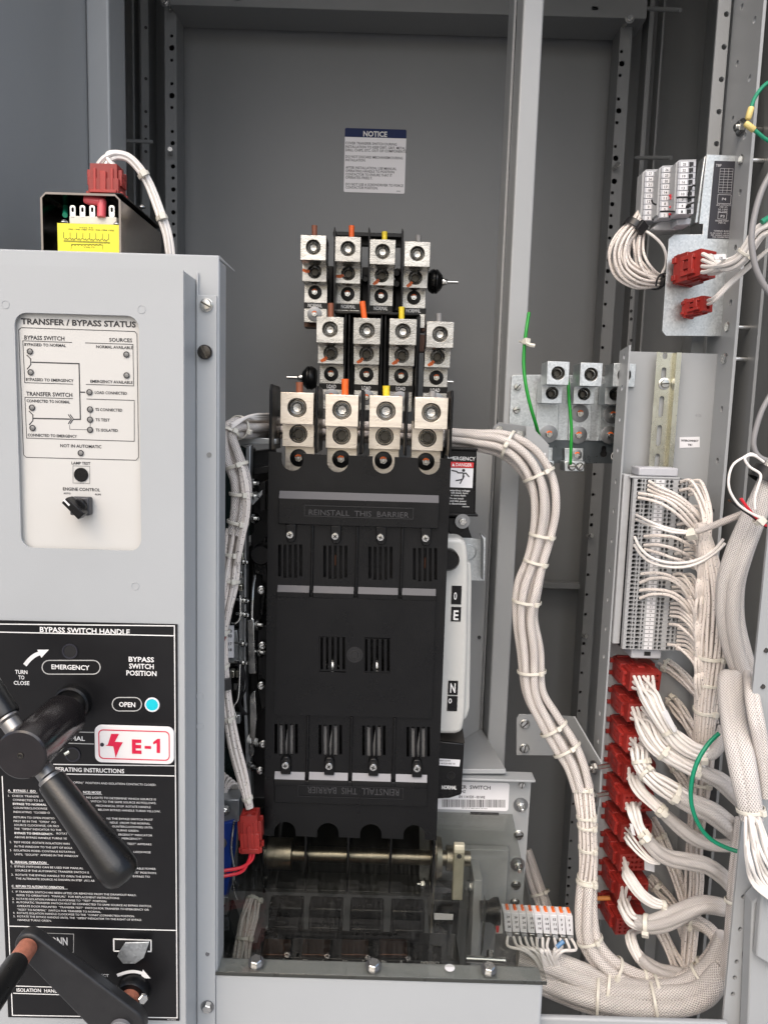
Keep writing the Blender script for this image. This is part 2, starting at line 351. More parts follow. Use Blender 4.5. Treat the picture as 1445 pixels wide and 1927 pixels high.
def strands(b, pts, rads, n, r, twist=.8, jit=.25, fan=None, fanend=None, sides=7, seed=1, flat=1.0, frac=.3):
    rg = random.Random(seed); m = len(pts); fr = []; ref = None
    for i in range(m):
        t = (pts[min(i+1, m-1)]-pts[max(i-1, 0)]).normalized()
        if ref is None: ref = V((0, -1, 0)); ref = (ref-t*ref.dot(t)); ref = ref.normalized() if ref.length > .05 else t.orthogonal().normalized()
        ref = (ref-t*ref.dot(t)).normalized(); fr.append((ref.copy(), t.cross(ref)))
    pk = packing(n)
    for q in range(n):
        ax, ay = pk[q]; ph = rg.uniform(0, 6.28); fq = rg.uniform(1.2, 2.6); pl = []
        for i in range(m):
            t = i/(m-1); R = max(rads[i]-r, 0); a = twist*t; j = jit*math.sin(ph+fq*6.28*t)
            x = (ax*math.cos(a)-ay*math.sin(a))+j*.6; y = (ax*math.sin(a)+ay*math.cos(a))+jit*math.cos(ph*1.7+fq*5*t)*.6
            e1, e2 = fr[i]; c = pts[i]+e1*x*R*flat+e2*y*R
            if fan and t < frac: k = (t/frac); k = k*k*(3-2*k); c = (pts[i]+V(fan[q % len(fan)]))*(1-k)+c*k
            if fanend and t > 1-frac: k = (1-t)/frac; k = k*k*(3-2*k); c = (pts[i]+V(fanend[q % len(fanend)]))*(1-k)+c*k
            pl.append(c)
        b.tube(pl, r, sides)
    return b
def tie(pts, rads, t, parent, wd=.0042, mt=None, side=None, grow=1.0):
    m = len(pts); i = min(m-2, max(1, int(t*(m-1)))); c = pts[i]; ax = (pts[i+1]-pts[i-1]).normalized(); R = rads[i]*grow
    b = MB(); b.lathe(c-ax*wd/2, ax, [(0, R), (0, R+.0012), (wd, R+.0012), (wd, R)], 22, cap=False)
    d = side if side is not None else (V((0, -1, 0))+V((.5, 0, -.3))); d = (d-ax*d.dot(ax)).normalized(); q = ax.cross(d); h = c+d*(R+.002)
    vs = [h+ax*a*wd*.75+q*e*wd*.7+d*f*.0028 for a in (-1, 1) for e in (-1, 1) for f in (-1, 1)]
    b.add(vs, [(0, 1, 3, 2), (4, 6, 7, 5), (0, 4, 5, 1), (2, 3, 7, 6), (0, 2, 6, 4), (1, 5, 7, 3)])
    return b.build('cable_tie', mt or NYLON, parent, .0005)
def cable(name, label, cat, pts, mt, group=None, sides=10, k=8, parent=None):
    p, r = path(pts, k); b = MB().tube(p, r, sides)
    o = b.build(name, mt, parent)
    return tag(o, label, cat, group) if parent is None else o
# ================================================================== the setting
g = MB(); g.box(-40, 40, -60, 40, -.2, 0)
structure(g.build('ground', CONC))
# ================================================================== the cabinet
XL, XR, YB = -.555, .625, 1.625
cab = T('switchgear_cabinet', 'tall grey painted steel cabinet that houses all the switches and wiring', 'cabinet', (0, 1.2, .1))
b = MB(); b.box(XL-.03, XL, .80, YB, .1, 2.4); b.build('side_wall', PAINT, cab, .002)
b = MB(); b.box(XR, XR+.03, .80, YB, .1, 2.4); b.build('side_wall', PAINT, cab, .002)
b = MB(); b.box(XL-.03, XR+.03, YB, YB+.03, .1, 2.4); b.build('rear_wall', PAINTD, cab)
b = MB(); b.box(XL-.03, XR+.03, .80, YB, 2.4, 2.43); b.build('roof', PAINT, cab)
b = MB(); b.box(XL-.03, XR+.03, .80, YB, .07, .1); b.build('floor', PAINTD, cab)
# rear plate, two sheets
YP = 1.565
xa, xb = P(322, 400, YP).x, P(1158, 200, YP).x
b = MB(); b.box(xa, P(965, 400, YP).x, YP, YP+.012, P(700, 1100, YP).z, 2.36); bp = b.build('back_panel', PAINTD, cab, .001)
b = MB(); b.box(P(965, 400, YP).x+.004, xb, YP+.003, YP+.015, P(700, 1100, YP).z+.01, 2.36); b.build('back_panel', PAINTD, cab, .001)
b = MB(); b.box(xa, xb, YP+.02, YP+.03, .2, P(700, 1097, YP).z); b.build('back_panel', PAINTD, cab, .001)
b = MB(); b.box(P(1010, 1100, 1.55).x, P(1095, 1100, 1.55).x, 1.54, 1.562, P(1050, 1106, 1.55).z, P(1050, 1095, 1.55).z); b.build('cross_rail', PAINTD, cab, .001)
# perforated rails
def rail(pts_holes, x0, x1, Y, z0, z1, name='perforated_rail'):
    hs = []
    for u, v, r in pts_holes:
        q = P(u, v, Y); hs.append(circ(min(max(q.x, x0+r*mpp(Y)+.001), x1-r*mpp(Y)-.001), q.z, r*mpp(Y), 12))
    b = MB(); b.prism([(x0, z0), (x1, z0), (x1, z1), (x0, z1)], (0, Y, 0), .0025, hs)
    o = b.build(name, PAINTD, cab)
    b = MB(); b.box(x0, x0+.0025, Y+.003, Y+.05, z0, z1); b.box(x1-.0025, x1, Y+.003, Y+.05, z0, z1); b.build('rail_flange', PAINTD, o)
    MB().box(x0+.003, x1-.003, Y+.022, Y+.024, z0, z1).build('rail_back', BLACKM, o)
    return o
hl = [(935, 195, 3), (935, 260, 5), (935, 327, 3), (936, 455, 3), (936, 520, 5), (936, 585, 3), (938, 715, 3), (940, 778, 4), (942, 905, 4), (943, 968, 3), (944, 1030, 4), (944, 1093, 3), (944, 1155, 4), (944, 1218, 3), (946, 1280, 4)]
Yl = 1.50
x0, x1 = P(311, 200, Yl).x, P(333, 200, Yl).x
rl = rail([(*ZA(a, c), r) for a, c, r in hl], x0, x1, Yl, .3, 2.36)
hr = [(711, 257, 3), (708, 317, 5), (704, 376, 3), (696, 494, 3), (692, 552, 5), (687, 612, 3), (679, 730, 3), (675, 789, 5), (667, 904, 5), (662, 961, 3), (658, 1018, 4), (655, 1075, 3), (651, 1131, 4), (648, 1187, 3), (645, 1242, 4), (641, 1297, 3), (637, 1352, 4), (634, 1408, 3), (627, 1517, 3), (619, 1626, 3), (613, 1734, 3)]
h6 = [(820, 348, 3), (811, 468, 3), (802, 586, 3), (798, 645, 3.5), (788, 820, 3), (781, 937, 3), (774, 1053, 3), (767, 1168, 3), (757, 1339, 3.5), (754, 1397, 3), (748, 1510, 3), (741, 1622, 3), (735, 1733, 3)]
h7 = [(740, 568, 3), (732, 681, 3), (725, 795, 3), (718, 907, 3), (714, 963, 3.5), (711, 1020, 3), (708, 1075, 3.5), (705, 1131, 3), (702, 1186, 3.5)]
x0, x1 = P(1158, 200, Yl).x, P(1180, 200, Yl).x
rr = rail([(*ZC(a, c), r) for a, c, r in hr]+[(*ZC(607, 1842), 3)]+[(*R6(a, c), r) for a, c, r in h6]+[(*R7(a, c), r) for a, c, r in h7], x0, x1, Yl, .3, 2.36)
for z, a, c, par in ((ZA, 932, 838, rl), (ZA, 928, 58, rl), (ZC, 674, 843, rr), (ZC, 722, 130, rr), (R6, 797, 710, rr), (R6, 763, 1290, rr)):
    q = P(*z(a, c), Yl); MB().cyl(q, q+V((.003, -.018, .003)), .0045, n=10).build('stud', STEEL, par)
# roof beam with slots
q0, q1 = P(320, 0, 1.47), P(1215, 40, 1.47)
zb = P(330, 9, 1.47).z
b = MB(); b.prism(rrect(q0.x, zb, q1.x, zb+.09, .003), (0, 1.47, 0), .003, [rrect(P(*ZC(562, 70), 1.47).x, zb+.012, P(*ZC(596, 70), 1.47).x, zb+.019, .003), rrect(P(440, 20, 1.47).x, zb+.010, P(453, 20, 1.47).x, zb+.017, .003), rrect(P(372, 20, 1.47).x, zb+.012, P(384, 20, 1.47).x, zb+.019, .003)])
bm_ = b.build('roof_beam', PAINTD, cab)
MB().box(q0.x, q1.x, 1.474, 1.55, zb, zb+.003).build('beam_flange', PAINTD, bm_)
for u, v in (ZA(900, 12), ZC(752, 95)):
    bolt_hex(P(u, v, 1.465), .006, bm_)
# posts
def post(u0, u1, v, Y, dep, name='corner_post', m=PAINT, z0=.1, z1=2.38):
    return MB().box(P(u0, v, Y).x, P(u1, v, Y).x, Y, Y+dep, z0, z1).build(name, m, cab, .003, 3)
post(166, 208, 250, 1.15, .07); pc = post(985, 1024, 0, 1.15, .06)
MB().box(P(1024, 0, 1.15).x-.034, P(1024, 0, 1.15).x-.030, 1.2115, 1.27, .1, 2.38).build('post_flange', PAINT, pc, .001)
MB().box(P(166, 250, 1.15).x-.018, P(166, 250, 1.15).x-.0008, .806, 1.158, .1, 2.38).build('side_jamb', PAINT, cab, .002)
# light rail frames on the side walls
def pst(u0, u1, v, Y, d, name, mt=PAINTD): return MB().box(P(u0, v, Y).x, P(u1, v, Y).x, Y, Y+d, .15, 2.37).build(name, mt, cab, .001)
k = pst(266, 281, 200, 1.54, .03, 'wall_rail')
for v in (52, 148, 210, 238, 262, 285, 320): MB().cyl(P(275, v, 1.539), P(275, v, 1.538), .003, n=8).build('rail_hole', BLACKM, k)
pst(250, 254, 200, 1.56, .03, 'wall_rail')
pst(283, 286, 200, 1.56, .03, 'wall_rail')
MB().cyl(P(237, 265, 1.5), P(289, 267, 1.5), .0035, n=8).build('tie_rod', PAINTD, cab)
k = pst(1203, 1212, 300, 1.50, .04, 'wall_rail'); pst(1228, 1232, 300, 1.5, .03, 'wall_rail')
for v in (560, 585, 600, 640): MB().cyl(P(1187, v, 1.499), P(1187, v, 1.498), .0028, n=8).build('rail_hole', BLACKM, k)
MB().cyl(P(1196, 297, 1.48), P(1262, 297, 1.40), .0035, n=8).build('tie_rod', PAINTD, cab); MB().cyl(P(1213, 16, 1.48), P(1280, 19, 1.40), .0035, n=8).build('tie_rod', PAINTD, cab)
MB().box(XR-.012, XR-.0005, 1.36, 1.375, .2, 2.3).build('wall_rib', PAINT, cab, .003); MB().box(XR-.02, XR-.0005, 1.45, 1.475, .2, 2.3).build('wall_rib', PAINT, cab, .003)
# right hand angle post
YA, YN = 1.12, 1.03
xA0, xA1 = P(1352, 0, YA).x, P(1381, 0, YA).x
hs = [circ(P(*ZC(a, c), YA).x, P(*ZC(a, c), YA).z, .0038, 12) for a, c in ((1236, 70), (1224, 234), (1211, 396), (1199, 557), (1187, 717), (1176, 870))]
MBp = MB().prism([(xA0, .1), (xA1-.004, .1), (xA1-.004, 2.38), (xA0, 2.38)], (0, YA, 0), .004, hs); pr = MBp.build('angle_post', PAINT, cab)
FY = (V((0, 1, 0)), V((0, 0, 1)), V((1, 0, 0)))
hs = []
zz = 2.35
while zz > 1.25: hs += [circ(YN+.022, zz, .0046, 12), circ(YN+.064, zz-.035, .0042, 12)]; zz -= .0725
b = MB().prism([(YN, .1), (YA, .1), (YA, 2.38), (YN, 2.38)], (xA1, 0, 0), .004, hs, FY); b.build('post_web', PAINT, pr)
MB().box(xA1+.03, xA1+.034, YN, YA, .1, 2.38).build('post_lining', PAINTD, pr)
for u, v, w_ in ((1400, 240, .055), (1388, 302, .045), (1375, 615, .045), (1364, 675, .045)):
    pass
# inner channel beside the switch, standing rails behind the harness
def chan(u0, u1, v, Y, d, z0, z1, name, m=PAINT): return MB().box(P(u0, v, Y).x, P(u1, v, Y).x, Y, Y+d, z0, z1).build(name, m, cab, .003, 3)
zt = P(930, 845, 1.22).z; zl = P(900, 1448, 1.2).z
c1 = chan(860, 921, 1000, 1.2, .10, zl, zt, 'inner_channel')
c2 = chan(935, 968, 1000, 1.22, .10, .2, P(950, 790, 1.22).z, 'inner_channel', PAINTD)
for a, c in ((355, 505), (310, 1440)):
    q = P(*R6(a, c), 1.2); MB().cyl(q, q+V((-.004, -.02, .008)), .0045, n=12).build('standoff_pin', STEEL, c2)
for a, c in ((160, 1303),): MB().cyl(P(*R6(a, c), 1.199), P(*R6(a, c), 1.198), .003, n=10).build('channel_hole', BLACKM, c1)
q = P(*R7(140, 272), 1.1985); MB().cyl(q, q+V((0, .001, 0)), .003, n=10).build('channel_hole', BLACKM, c1)
# sloping foot under the channel
b = MB(); a0 = P(855, 1440, 1.12); a1 = P(952, 1440, 1.06)
b.add([P(905, 1370, 1.2), P(952, 1448, 1.04), P(952, 1456, 1.04), P(855, 1456, 1.04), P(855, 1447, 1.04), P(860, 1400, 1.2), P(952, 1456, 1.2), P(855, 1456, 1.2)], [(0, 1, 4, 5), (1, 2, 3, 4), (0, 1, 2, 6), (3, 4, 5, 7), (2, 3, 7, 6), (0, 5, 7, 6)])
b.build('channel_foot', PAINT, cab, .001)
# front sill below the clear shield
YS = .80
b = MB(); x0, x1 = P(380, 1880, YS).x, P(1021, 1880, YS).x; zt = P(716, 1842, YS).z
b.box(x0, x1, YS, YS+.030, zt-.3, zt); sill = b.build('front_sill', DOORP, cab, .005, 3)
b = MB(); b.box(x1+.001, P(1372, 1915, YS+.02).x, YS+.02, YS+.028, zt-.3, P(1200, 1911, YS+.028).z); b.build('front_sill', PAINT, cab, .003, 3)
# near perforated post at the right edge
YK = .84
out = [(1449, 960), (1417, 1283), (1395, 1550), (1359, 1927), (1352, 1990), (1426, 1990), (1426, 1927), (1434, 1700), (1449, 1500)]
hp = [(*R5(*q), 5) for q in ((1275, 305), (1248, 575), (1222, 832), (1195, 1088), (1180, 1213), (1165, 1343))]+[(*R4(1425, 100), 5), (*R4(1400, 385), 5)]
ho = [[(P(u, v, YK).x+r*mpp(YK)*.9*math.cos(t*PI/6), P(u, v, YK).z+r*mpp(YK)*math.sin(t*PI/6)) for t in range(12)] for u, v, r in hp if True]
kp = MB().prism([(P(a, c, YK).x, P(a, c, YK).z) for a, c in out], (0, YK, 0), .004, ho[:6]).build('near_post', PAINT, cab)
MB().prism([(P(a, c, YK+.02).x, P(a, c, YK+.02).z) for a, c in out], (0, YK+.02, 0), .003).build('post_lining', PAINTD, kp)
MB().ppoly(ID, [(1415, 1700), (1470, 1640), (1470, 1990), (1403, 1990), (1408, 1880)], YK-.022, .020).build('post_cleat', PAINT, kp, .002)
MB().ppoly(ID, [(1436, 1640), (1470, 1600), (1470, 1830), (1422, 1800)], YK-.034, .010).build('post_cleat', PAINT, kp, .002)
for a, c in ((1325, 770), (1295, 1030)): bolt_hex(P(*R5(a, c), YK-.001), .0062, kp, V((-.25, -1, 0)), stud=.004)
for u, v, r in hp[6:]: MB().cyl(P(u, v, YK-.0005), P(u, v, YK-.001), .003, n=10).build('post_hole', BLACKM, kp)

# ================================================================== control panel with the two legends
YD, YF = .75, .80
pan = T('control_panel', 'pale grey steel front panel with white status legend and black bypass legend', 'control panel', (P(200, 1500, YF).x, YF, .8))
xr = P(411, 1200, YF).x; xf = P(347, 1000, YD).x; zT = P(200, 474, YF).z; zt = P(180, 503, YD).z; zB = .45; xl = -.455
b = MB(); b.box(xl, xr, YF, YF+.003, zB, zT); b.box(xl, xr, YF+.0035, YF+.03, zT-.003, zT); b.box(xr-.003, xr, YF+.0035, YF+.035, zB, zT-.004)
b.build('back_sheet', DOORP, pan, .0015)
b = MB(); b.add([V((xr, YF, zT)), V((xr+.012, YF+.02, zT-.011)), V((xr+.012, YF+.022, zT-.012)), V((xr, YF+.002, zT-.003))], [(0, 1, 2, 3)]); b.build('bent_tab', DOORP, pan)
xo0, xo1, zo0, zo1 = P(34, 810, YD).x, P(264, 810, YD).x, P(150, 1034, YD).z, P(143, 591, YD).z
e0 = P(*ZE(332, 185), YD); e1 = P(*ZE(345, 665), YD)
b = MB(); b.prism([(xl, zB), (xf, zB), (xf, zt), (xl, zt)], (0, YD, 0), .0025, [rrect(xo0, zo0, xo1, zo1, .012)]); b.build('front_sheet', DOORP, pan)
b = MB(); b.box(xf-.0025, xf, YD+.003, YF-.001, zB, zt-.0002); b.box(xl, xf-.003, YD+.003, YF-.001, zt-.0025, zt-.0002); b.build('box_side', DOORP, pan, .001)
k = P(371, 555, YF-.003); x2, x3 = P(372, 700, YF-.003).x, P(408, 700, YF-.003).x
b = MB().prism([(xf+.001, zB), (x3, zB), (x3, k.z), (x2+.001, k.z), (x2+.001, P(360, 513, YF).z), (xf+.001, P(360, 513, YF).z)], (0, YF-.0035, 0), .003); b.build('mounting_flange', DOORP, pan, .0006)
screw_slot(P(389, 574, YF-.004), .0060, pan, washer=1.15, ang=-.5); screw_slot(P(387, 663, YF-.004), .0076, pan, ang=-1.1, mt=mat('dark_chrome', (.07, .065, .06), .25, 1, .1, 80), name='captive_screw')
bolt_hex(P(391, 1894, YF-.004), .0055, pan); MB().cyl(P(394, 856, YF-.0040), P(394, 856, YF-.0042), .0027, n=14).build('flange_hole', LENS, pan); MB().cyl(P(391, 1795, YF-.004), P(391, 1795, YF-.0043), .0024, n=14).build('flange_hole', SLATE, pan)
for u, v, Y in ((255, 1103, YD-.0001), (377, 1310, YF-.0036), (377, 1367, YF-.0036), (267, 582, YD-.0001), (11, 573, YD-.0001)):
    MB().lathe(P(u, v, Y), (0, -1, 0), [(0, .0043), (.00025, .0042), (.0003, .0036), (.0001, .0034)], 20, cap=False).build('weld_mark', DOORP, pan)
# status legend
YT = YD+.006
st = MB().box(xo0-.01, xo1+.01, YT, YT+.002, zo0-.01, zo1+.01).build('status_legend', PANELW, pan)
YW = YT-.0003
rows = [('TRANSFER / BYPASS STATUS', 112, 693, 439, 28), ('BYPASS SWITCH', 128, 332, 519, 20), ('SOURCES', 567, 684, 530, 18), ('BYPASSED TO NORMAL', 128, 340, 552, 14), ('NORMAL AVAILABLE', 500, 686, 564, 14), ('BYPASSED TO EMERGENCY', 136, 380, 733, 14), ('EMERGENCY AVAILABLE', 470, 686, 743, 14), ('TRANSFER SWITCH', 138, 374, 810, 20), ('CONNECTED TO NORMAL', 140, 363, 844, 14), ('LOAD CONNECTED', 493, 658, 801, 14), ('TS CONNECTED', 495, 634, 889, 14), ('TS TEST', 496, 570, 942, 14), ('TS ISOLATED', 497, 612, 995, 14), ('CONNECTED TO EMERGENCY', 146, 400, 1021, 14), ('NOT IN AUTOMATIC', 314, 527, 1077, 16), ('LAMP TEST', 372, 470, 1166, 14), ('ENGINE CONTROL', 328, 521, 1301, 16), ('AUTO', 331, 368, 1321, 9), ('RUN', 495, 524, 1326, 9)]
b = MB().ptext(ZD, YW, rows[1:], .020); b.ptext(ZD, YW, rows[:1], .03)
b.strokes(ZD, YW, [[(375, 535), (120, 526), (130, 743), (380, 751)], [(443, 537), (690, 545), (694, 760), (447, 752)], [(380, 826), (131, 819), (140, 1030), (697, 1047), (697, 835), (450, 828)]], 3)
fr = [ZD(*q) for q in ((112, 458), (698, 478), (711, 492), (719, 1130), (706, 1145), (138, 1130), (124, 1117), (99, 470), (112, 458))]
b.strokes(ID, YW, [fr], 1.1)
b.strokes(ZD, YW, [[(165, 637), (411, 645), (418, 933), (383, 933)], [(415, 792), (443, 793)], [(173, 928), (365, 932)]], 5.5)
b.strokes(ZD, YW, [[(140, 600), (161, 620), (161, 650), (142, 674)], [(152, 890), (172, 910), (172, 940), (153, 962)], [(355, 908), (372, 932), (355, 957)], [(365, 908), (382, 932), (365, 957)]], 4.5)
b.strokes(ZD, YW, [[(362, 962), (363, 985), (456, 987)], [(469, 895), (469, 975)], [(380, 1174), (467, 1177), (467, 1266), (380, 1263), (380, 1174)]], 1.8)
b.build('lettering', INK, st)
for a, c in ((158, 582), (162, 690), (657, 598), (658, 706), (466, 793), (469, 882), (469, 935), (469, 988), (169, 873), (172, 978), (421, 1108)):
    q = P(*ZD(a, c), YW); L_ = MB().lathe(q, (0, -1, 0), [(0, .0023), (.0006, .0022), (.001, .0015), (.0011, .0002)], 16).build('indicator_lamp', LENS, st)
    MB().lathe(q, (0, -1, 0), [(0, .0024), (.0004, .0031), (.0008, .0031), (.0008, .0023)], 18, cap=False).build('lamp_bezel', INK, L_)
q = P(*ZD(423, 1220), YW); MB().lathe(q, (0, -1, 0), [(0, .0072), (.001, .0072), (.0012, .0064), (.0008, .006)], 24).build('test_button', BLACK, st)
# selector switch
a0, a1, c0, c1_ = rect(ZD, 362, 1338, 462, 1432, YW-.012)
q = V(((a0+a1)/2, YW, (c0+c1_)/2))
sw = MB().box(a0, a1, YW-.012, YW-.001, c0, c1_).build('selector_switch', mat('selector_grey', (.035, .036, .042), .4, 0, .1, 80), pan, .0015)
MB().lathe(q+V((0, -.012, 0)), (0, -1, 0), [(0, .0085), (.004, .008), (.005, .007)], 24).build('knob_disc', BLACK, sw)
t = rad(135); u_ = V((math.cos(t), 0, math.sin(t))); n_ = V((-math.sin(t), 0, math.cos(t)))
vs = [q+u_*a*.0115+n_*c*(.0042)+V((0, -.012-d, 0)) for a in (-1, 1) for c in (-1, 1) for d in (.003, .016)]
kb = MB().add(vs, [(0, 1, 3, 2), (4, 6, 7, 5), (0, 4, 5, 1), (2, 3, 7, 6), (0, 2, 6, 4), (1, 5, 7, 3)]).build('knob', BLACK, sw, .001)
vs = [q+u_*a*.0117+n_*c*(.0008)+V((0, -.012-d, 0)) for a in (.35, 1) for c in (-1, 1) for d in (.004, .0165)]
MB().add(vs, [(0, 1, 3, 2), (4, 6, 7, 5), (0, 4, 5, 1), (2, 3, 7, 6), (0, 2, 6, 4), (1, 5, 7, 3)]).build('pointer_mark', INKW, kb)
# black bypass legend
YG = YD-.0015; YH = YG-.0003
lg = MB().ppoly(ZE, [(-60, 42), (828, 62), (838, 1912), (58, 1895), (40, 1895), (-10, 700), (-60, 60)], YG, .0014).build('bypass_legend', LEGEND, pan)
b = MB().ptext(ZE, YH, [('BYPASS SWITCH HANDLE', 188, 620, 97, 25), ('TURN', 73, 132, 292, 19), ('TO', 88, 117, 318, 19), ('CLOSE', 66, 142, 343, 19), ('EMERGENCY', 242, 426, 270, 23), ('BYPASS', 602, 724, 235, 24), ('SWITCH', 604, 723, 267, 24), ('POSITION', 591, 737, 299, 24), ('OPEN', 557, 636, 446, 24), ('NORMAL', 255, 405, 601, 22), ('OPERATING INSTRUCTIONS', 238, 600, 746, 21), ('CONN', 215, 326, 1556, 42), ('DISCONNECT', 372, 522, 1703, 15), ('ISOLATION  HANDLE', 80, 316, 1775, 19), ('BYPASS TO NORMAL', 62, 228, 904, 11), ('BYPASS TO EMERGENCY- ', 70, 262, 1040, 11), ('A.  BYPASS /  ISO', 38, 176, 842, 12), ('NCE) MODE', 390, 478, 850, 12), ('B.  MANUAL OPERATION', 52, 230, 1175, 12), ('C.  RETURN TO AUTOMATIC OPERATION', 57, 318, 1288, 12)], .02)
small = [('(OPEN)"  POSITION AND ISOLATION CONTACTS CLOSED.', 340, 752, 804), ('1.  CHECK TRANSFE', 40, 192, 866), ('NG LIGHTS TO DETERMINE WHICH SOURCE IS', 405, 748, 874), ('CONNECTED TO LO', 62, 212, 885), ('WITCH TO THE SAME SOURCE AS FOLLOWS:', 425, 748, 892), ('MECHANICAL STOP. ROTATE HANDLE', 450, 720, 912), ('COUNTERCLOCKWISE', 65, 232, 922), ('BELOW BYPASS HANDLE TURNS YELLOW,', 460, 767, 931), ('INDICATING  "CLOSED O', 65, 245, 941), ('RETURN TO OPEN POSITIO', 66, 268, 966), ('NS THE BYPASS SWITCH MUST', 500, 728, 972), ('FIRST BE IN THE  "OPEN"  PO', 66, 275, 984), ('NDLE  (FROM THE NORMAL', 515, 714, 991), ('SOURCE CLOCKWISE, OR FRO', 68, 290, 1002), ('OUNTERCLOCKWISE) UNTIL', 525, 726, 1009), ('THE  "OPEN" INDICATOR TO THE', 68, 302, 1020), ('TURNS GREEN.', 545, 657, 1027), ('ROTAT', 266, 320, 1042), ('ERGENCY" INDICATOR', 555, 722, 1047), ('ABOVE BYPASS HANDLE TURNS YE', 70, 330, 1059), ('MERGENCY".', 570, 672, 1065), ('2.  TEST MODE -ROTATE ISOLATION HAN', 47, 345, 1082), ('TEST" APPEARS', 595, 716, 1090), ('IN THE WINDOW TO THE LEFT OF ISOLA', 70, 358, 1102), ('3.  ISOLATION MODE- CONTINUE ROTATING', 48, 372, 1120), ('LOCKWISE', 625, 710, 1128), ('UNTIL  "ISOLATE"  APPEARS IN THE WINDOW', 70, 388, 1139), ('1.  BYPASS SWITCHES CAN BE USED FOR MANUAL', 53, 415, 1195), ('ABLE POWER', 640, 734, 1205), ('SOURCE IF THE AUTOMATIC TRANSFER SWITCH IS', 74, 442, 1214), ('TE" POSITION.', 628, 740, 1224), ('2.  ROTATE THE BYPASS HANDLE TO OPEN THE BYPAS', 55, 455, 1234), ('BYPASS TO', 622, 706, 1242), ('THE ALTERNATE SOURCE AS SHOWN IN STEP  (A1) AB', 76, 470, 1252), ('1.  IF TRANSFER SWITCH HAS BEEN LIFTED OR REMOVED FROM THE DRAWOUT RAILS,', 59, 682, 1313), ('REFER TO OPERATOR\'S  "MANUAL"  FOR REPLACEMENT INSTRUCTIONS.', 80, 597, 1330), ('2.  ROTATE ISOLATION HANDLE CLOCKWISE TO  "TEST"  POSITION', 60, 532, 1346), ('3.  AUTOMATIC TRANSFER SWITCH MUST BE CONNECTED TO SAME SOURCE AS BYPASS SWITCH.', 60, 760, 1362), ('OPERATE DOOR MOUNTED  "TRANSFER TEST"  SWITCH FOR TRANSFER TO EMERGENCY OR', 82, 745, 1380), ('"RESET TO NORMAL"  SWITCH FOR TRANSFER TO NORMAL.', 84, 506, 1397), ('4.  ROTATE ISOLATION HANDLE CLOCKWISE TO THE  "CONN" (CONNECTED) POSITION.', 63, 676, 1412), ('5.  ROTATE THE BYPASS HANDLE UNTIL THE  "OPEN" INDICATOR TO THE RIGHT OF BYPASS', 65, 710, 1428), ('HANDLE TURNS GREEN.', 85, 256, 1445)]
b.ptext(ZE, YH, [(*q, 10.5) for q in small], -.004)
b.strokes(ZE, YH, [[(-40, 60), (815, 69), (828, 1898), (60, 1886), (12, 770)], [(-40, 97), (812, 115)], [(250, 715), (815, 722)], [(240, 759), (815, 769)], [(45, 1470), (822, 1490)], [(62, 1749), (330, 1757)], [(64, 1783), (320, 1791)]], 5)
b.strokes(ZE, YH, [[(40, 847), (176, 849)], [(390, 854), (478, 856)], [(54, 1179), (230, 1182)], [(59, 1293), (318, 1297)]], 1.6)
b.strokes(ZE, YH, [[(530, 1530), (708, 1536)], [(532, 1586), (560, 1587)], [(690, 1588), (708, 1588)], [(532, 1530), (533, 1586)], [(706, 1536), (706, 1588)]], 7)
def arc(z, pts, w0, w1, head):
    pass
b.strokes(ZE, YH, [smooth([(118, 252), (140, 226), (165, 206), (190, 196)], 4)], 20); b.strokes(ZE, YH, [smooth([(548, 1700), (590, 1686), (630, 1682), (672, 1692)], 4)], 17)
for tri in ([(175, 180), (230, 180), (195, 218)], [(668, 1672), (704, 1714), (658, 1712)]):
    b.add([P(*ZE(*q), YH-.00015) for q in tri], [(0, 1, 2)])
b.ptext(ZE, YH, [('P/N 439024', 782, 826, 1909, 6)], 0)
b.build('lettering', INKW, lg)
b = MB()
def oval(x0, y0, x1, y1): 
    r = (y1-y0)/2; return [(x1-r+r*math.sin(t*PI/8), (y0+y1)/2-r*math.cos(t*PI/8)) for t in range(9)]+[(x0+r-r*math.sin(t*PI/8), (y0+y1)/2+r*math.cos(t*PI/8)) for t in range(9)]+[(x1-r, y0)]
b.strokes(ZE, YH, [oval(198, 230, 469, 294), oval(525, 403, 662, 466), [(165, 560), (440, 566)], [(165, 612), (440, 620)]], 5)
b.strokes(ZE, YH, [[(150, 1500), (345, 1507), (345, 1592), (154, 1586)]], 3)
b.build('outline_print', mat('ink_grey', (.42, .42, .41), .5, 0, .1, 80), lg)
MB().pbox(ZE, 540, 1537, 700, 1580, YH, .0001).build('tab_slot', BLACKM, lg)
for q in (e0, e1):
    h = MB().lathe(V((q.x, YG-.0004, q.z)), (0, -1, 0), [(0, .0082), (.0009, .0082), (.0009, .0069), (.0004, .0066)], 24, cap=False).build('window_ring', SLATE, lg)
    MB().cyl((q.x, YG-.0006, q.z), (q.x, YG-.0004, q.z), .0068, n=24).build('window_pane', BLACKM, h)
q = P(*ZE(712, 436), YG); h = MB().lathe(q, (0, -1, 0), [(0, .0078), (.001, .0078), (.0013, .0066), (.0008, .0062)], 24, cap=False).build('window_ring', LABELW, lg)
MB().cyl(q+V((0, -.0009, 0)), q, .0064, n=24).build('open_indicator', CYAN, h)
q = P(*ZE(345, 425), YG); MB().lathe(q, (0, -1, 0), [(0, .0192), (.008, .0188), (.010, .017), (.006, .0145), (.006, .012)], 40).build('handle_bushing', BLACK, lg)
q = P(*ZE(628, 1762), YG); MB().lathe(q, (0, -1, 0), [(0, .0180), (.010, .0176), (.013, .0155), (.013, .010)], 40).build('crank_bushing', BLACK, lg)
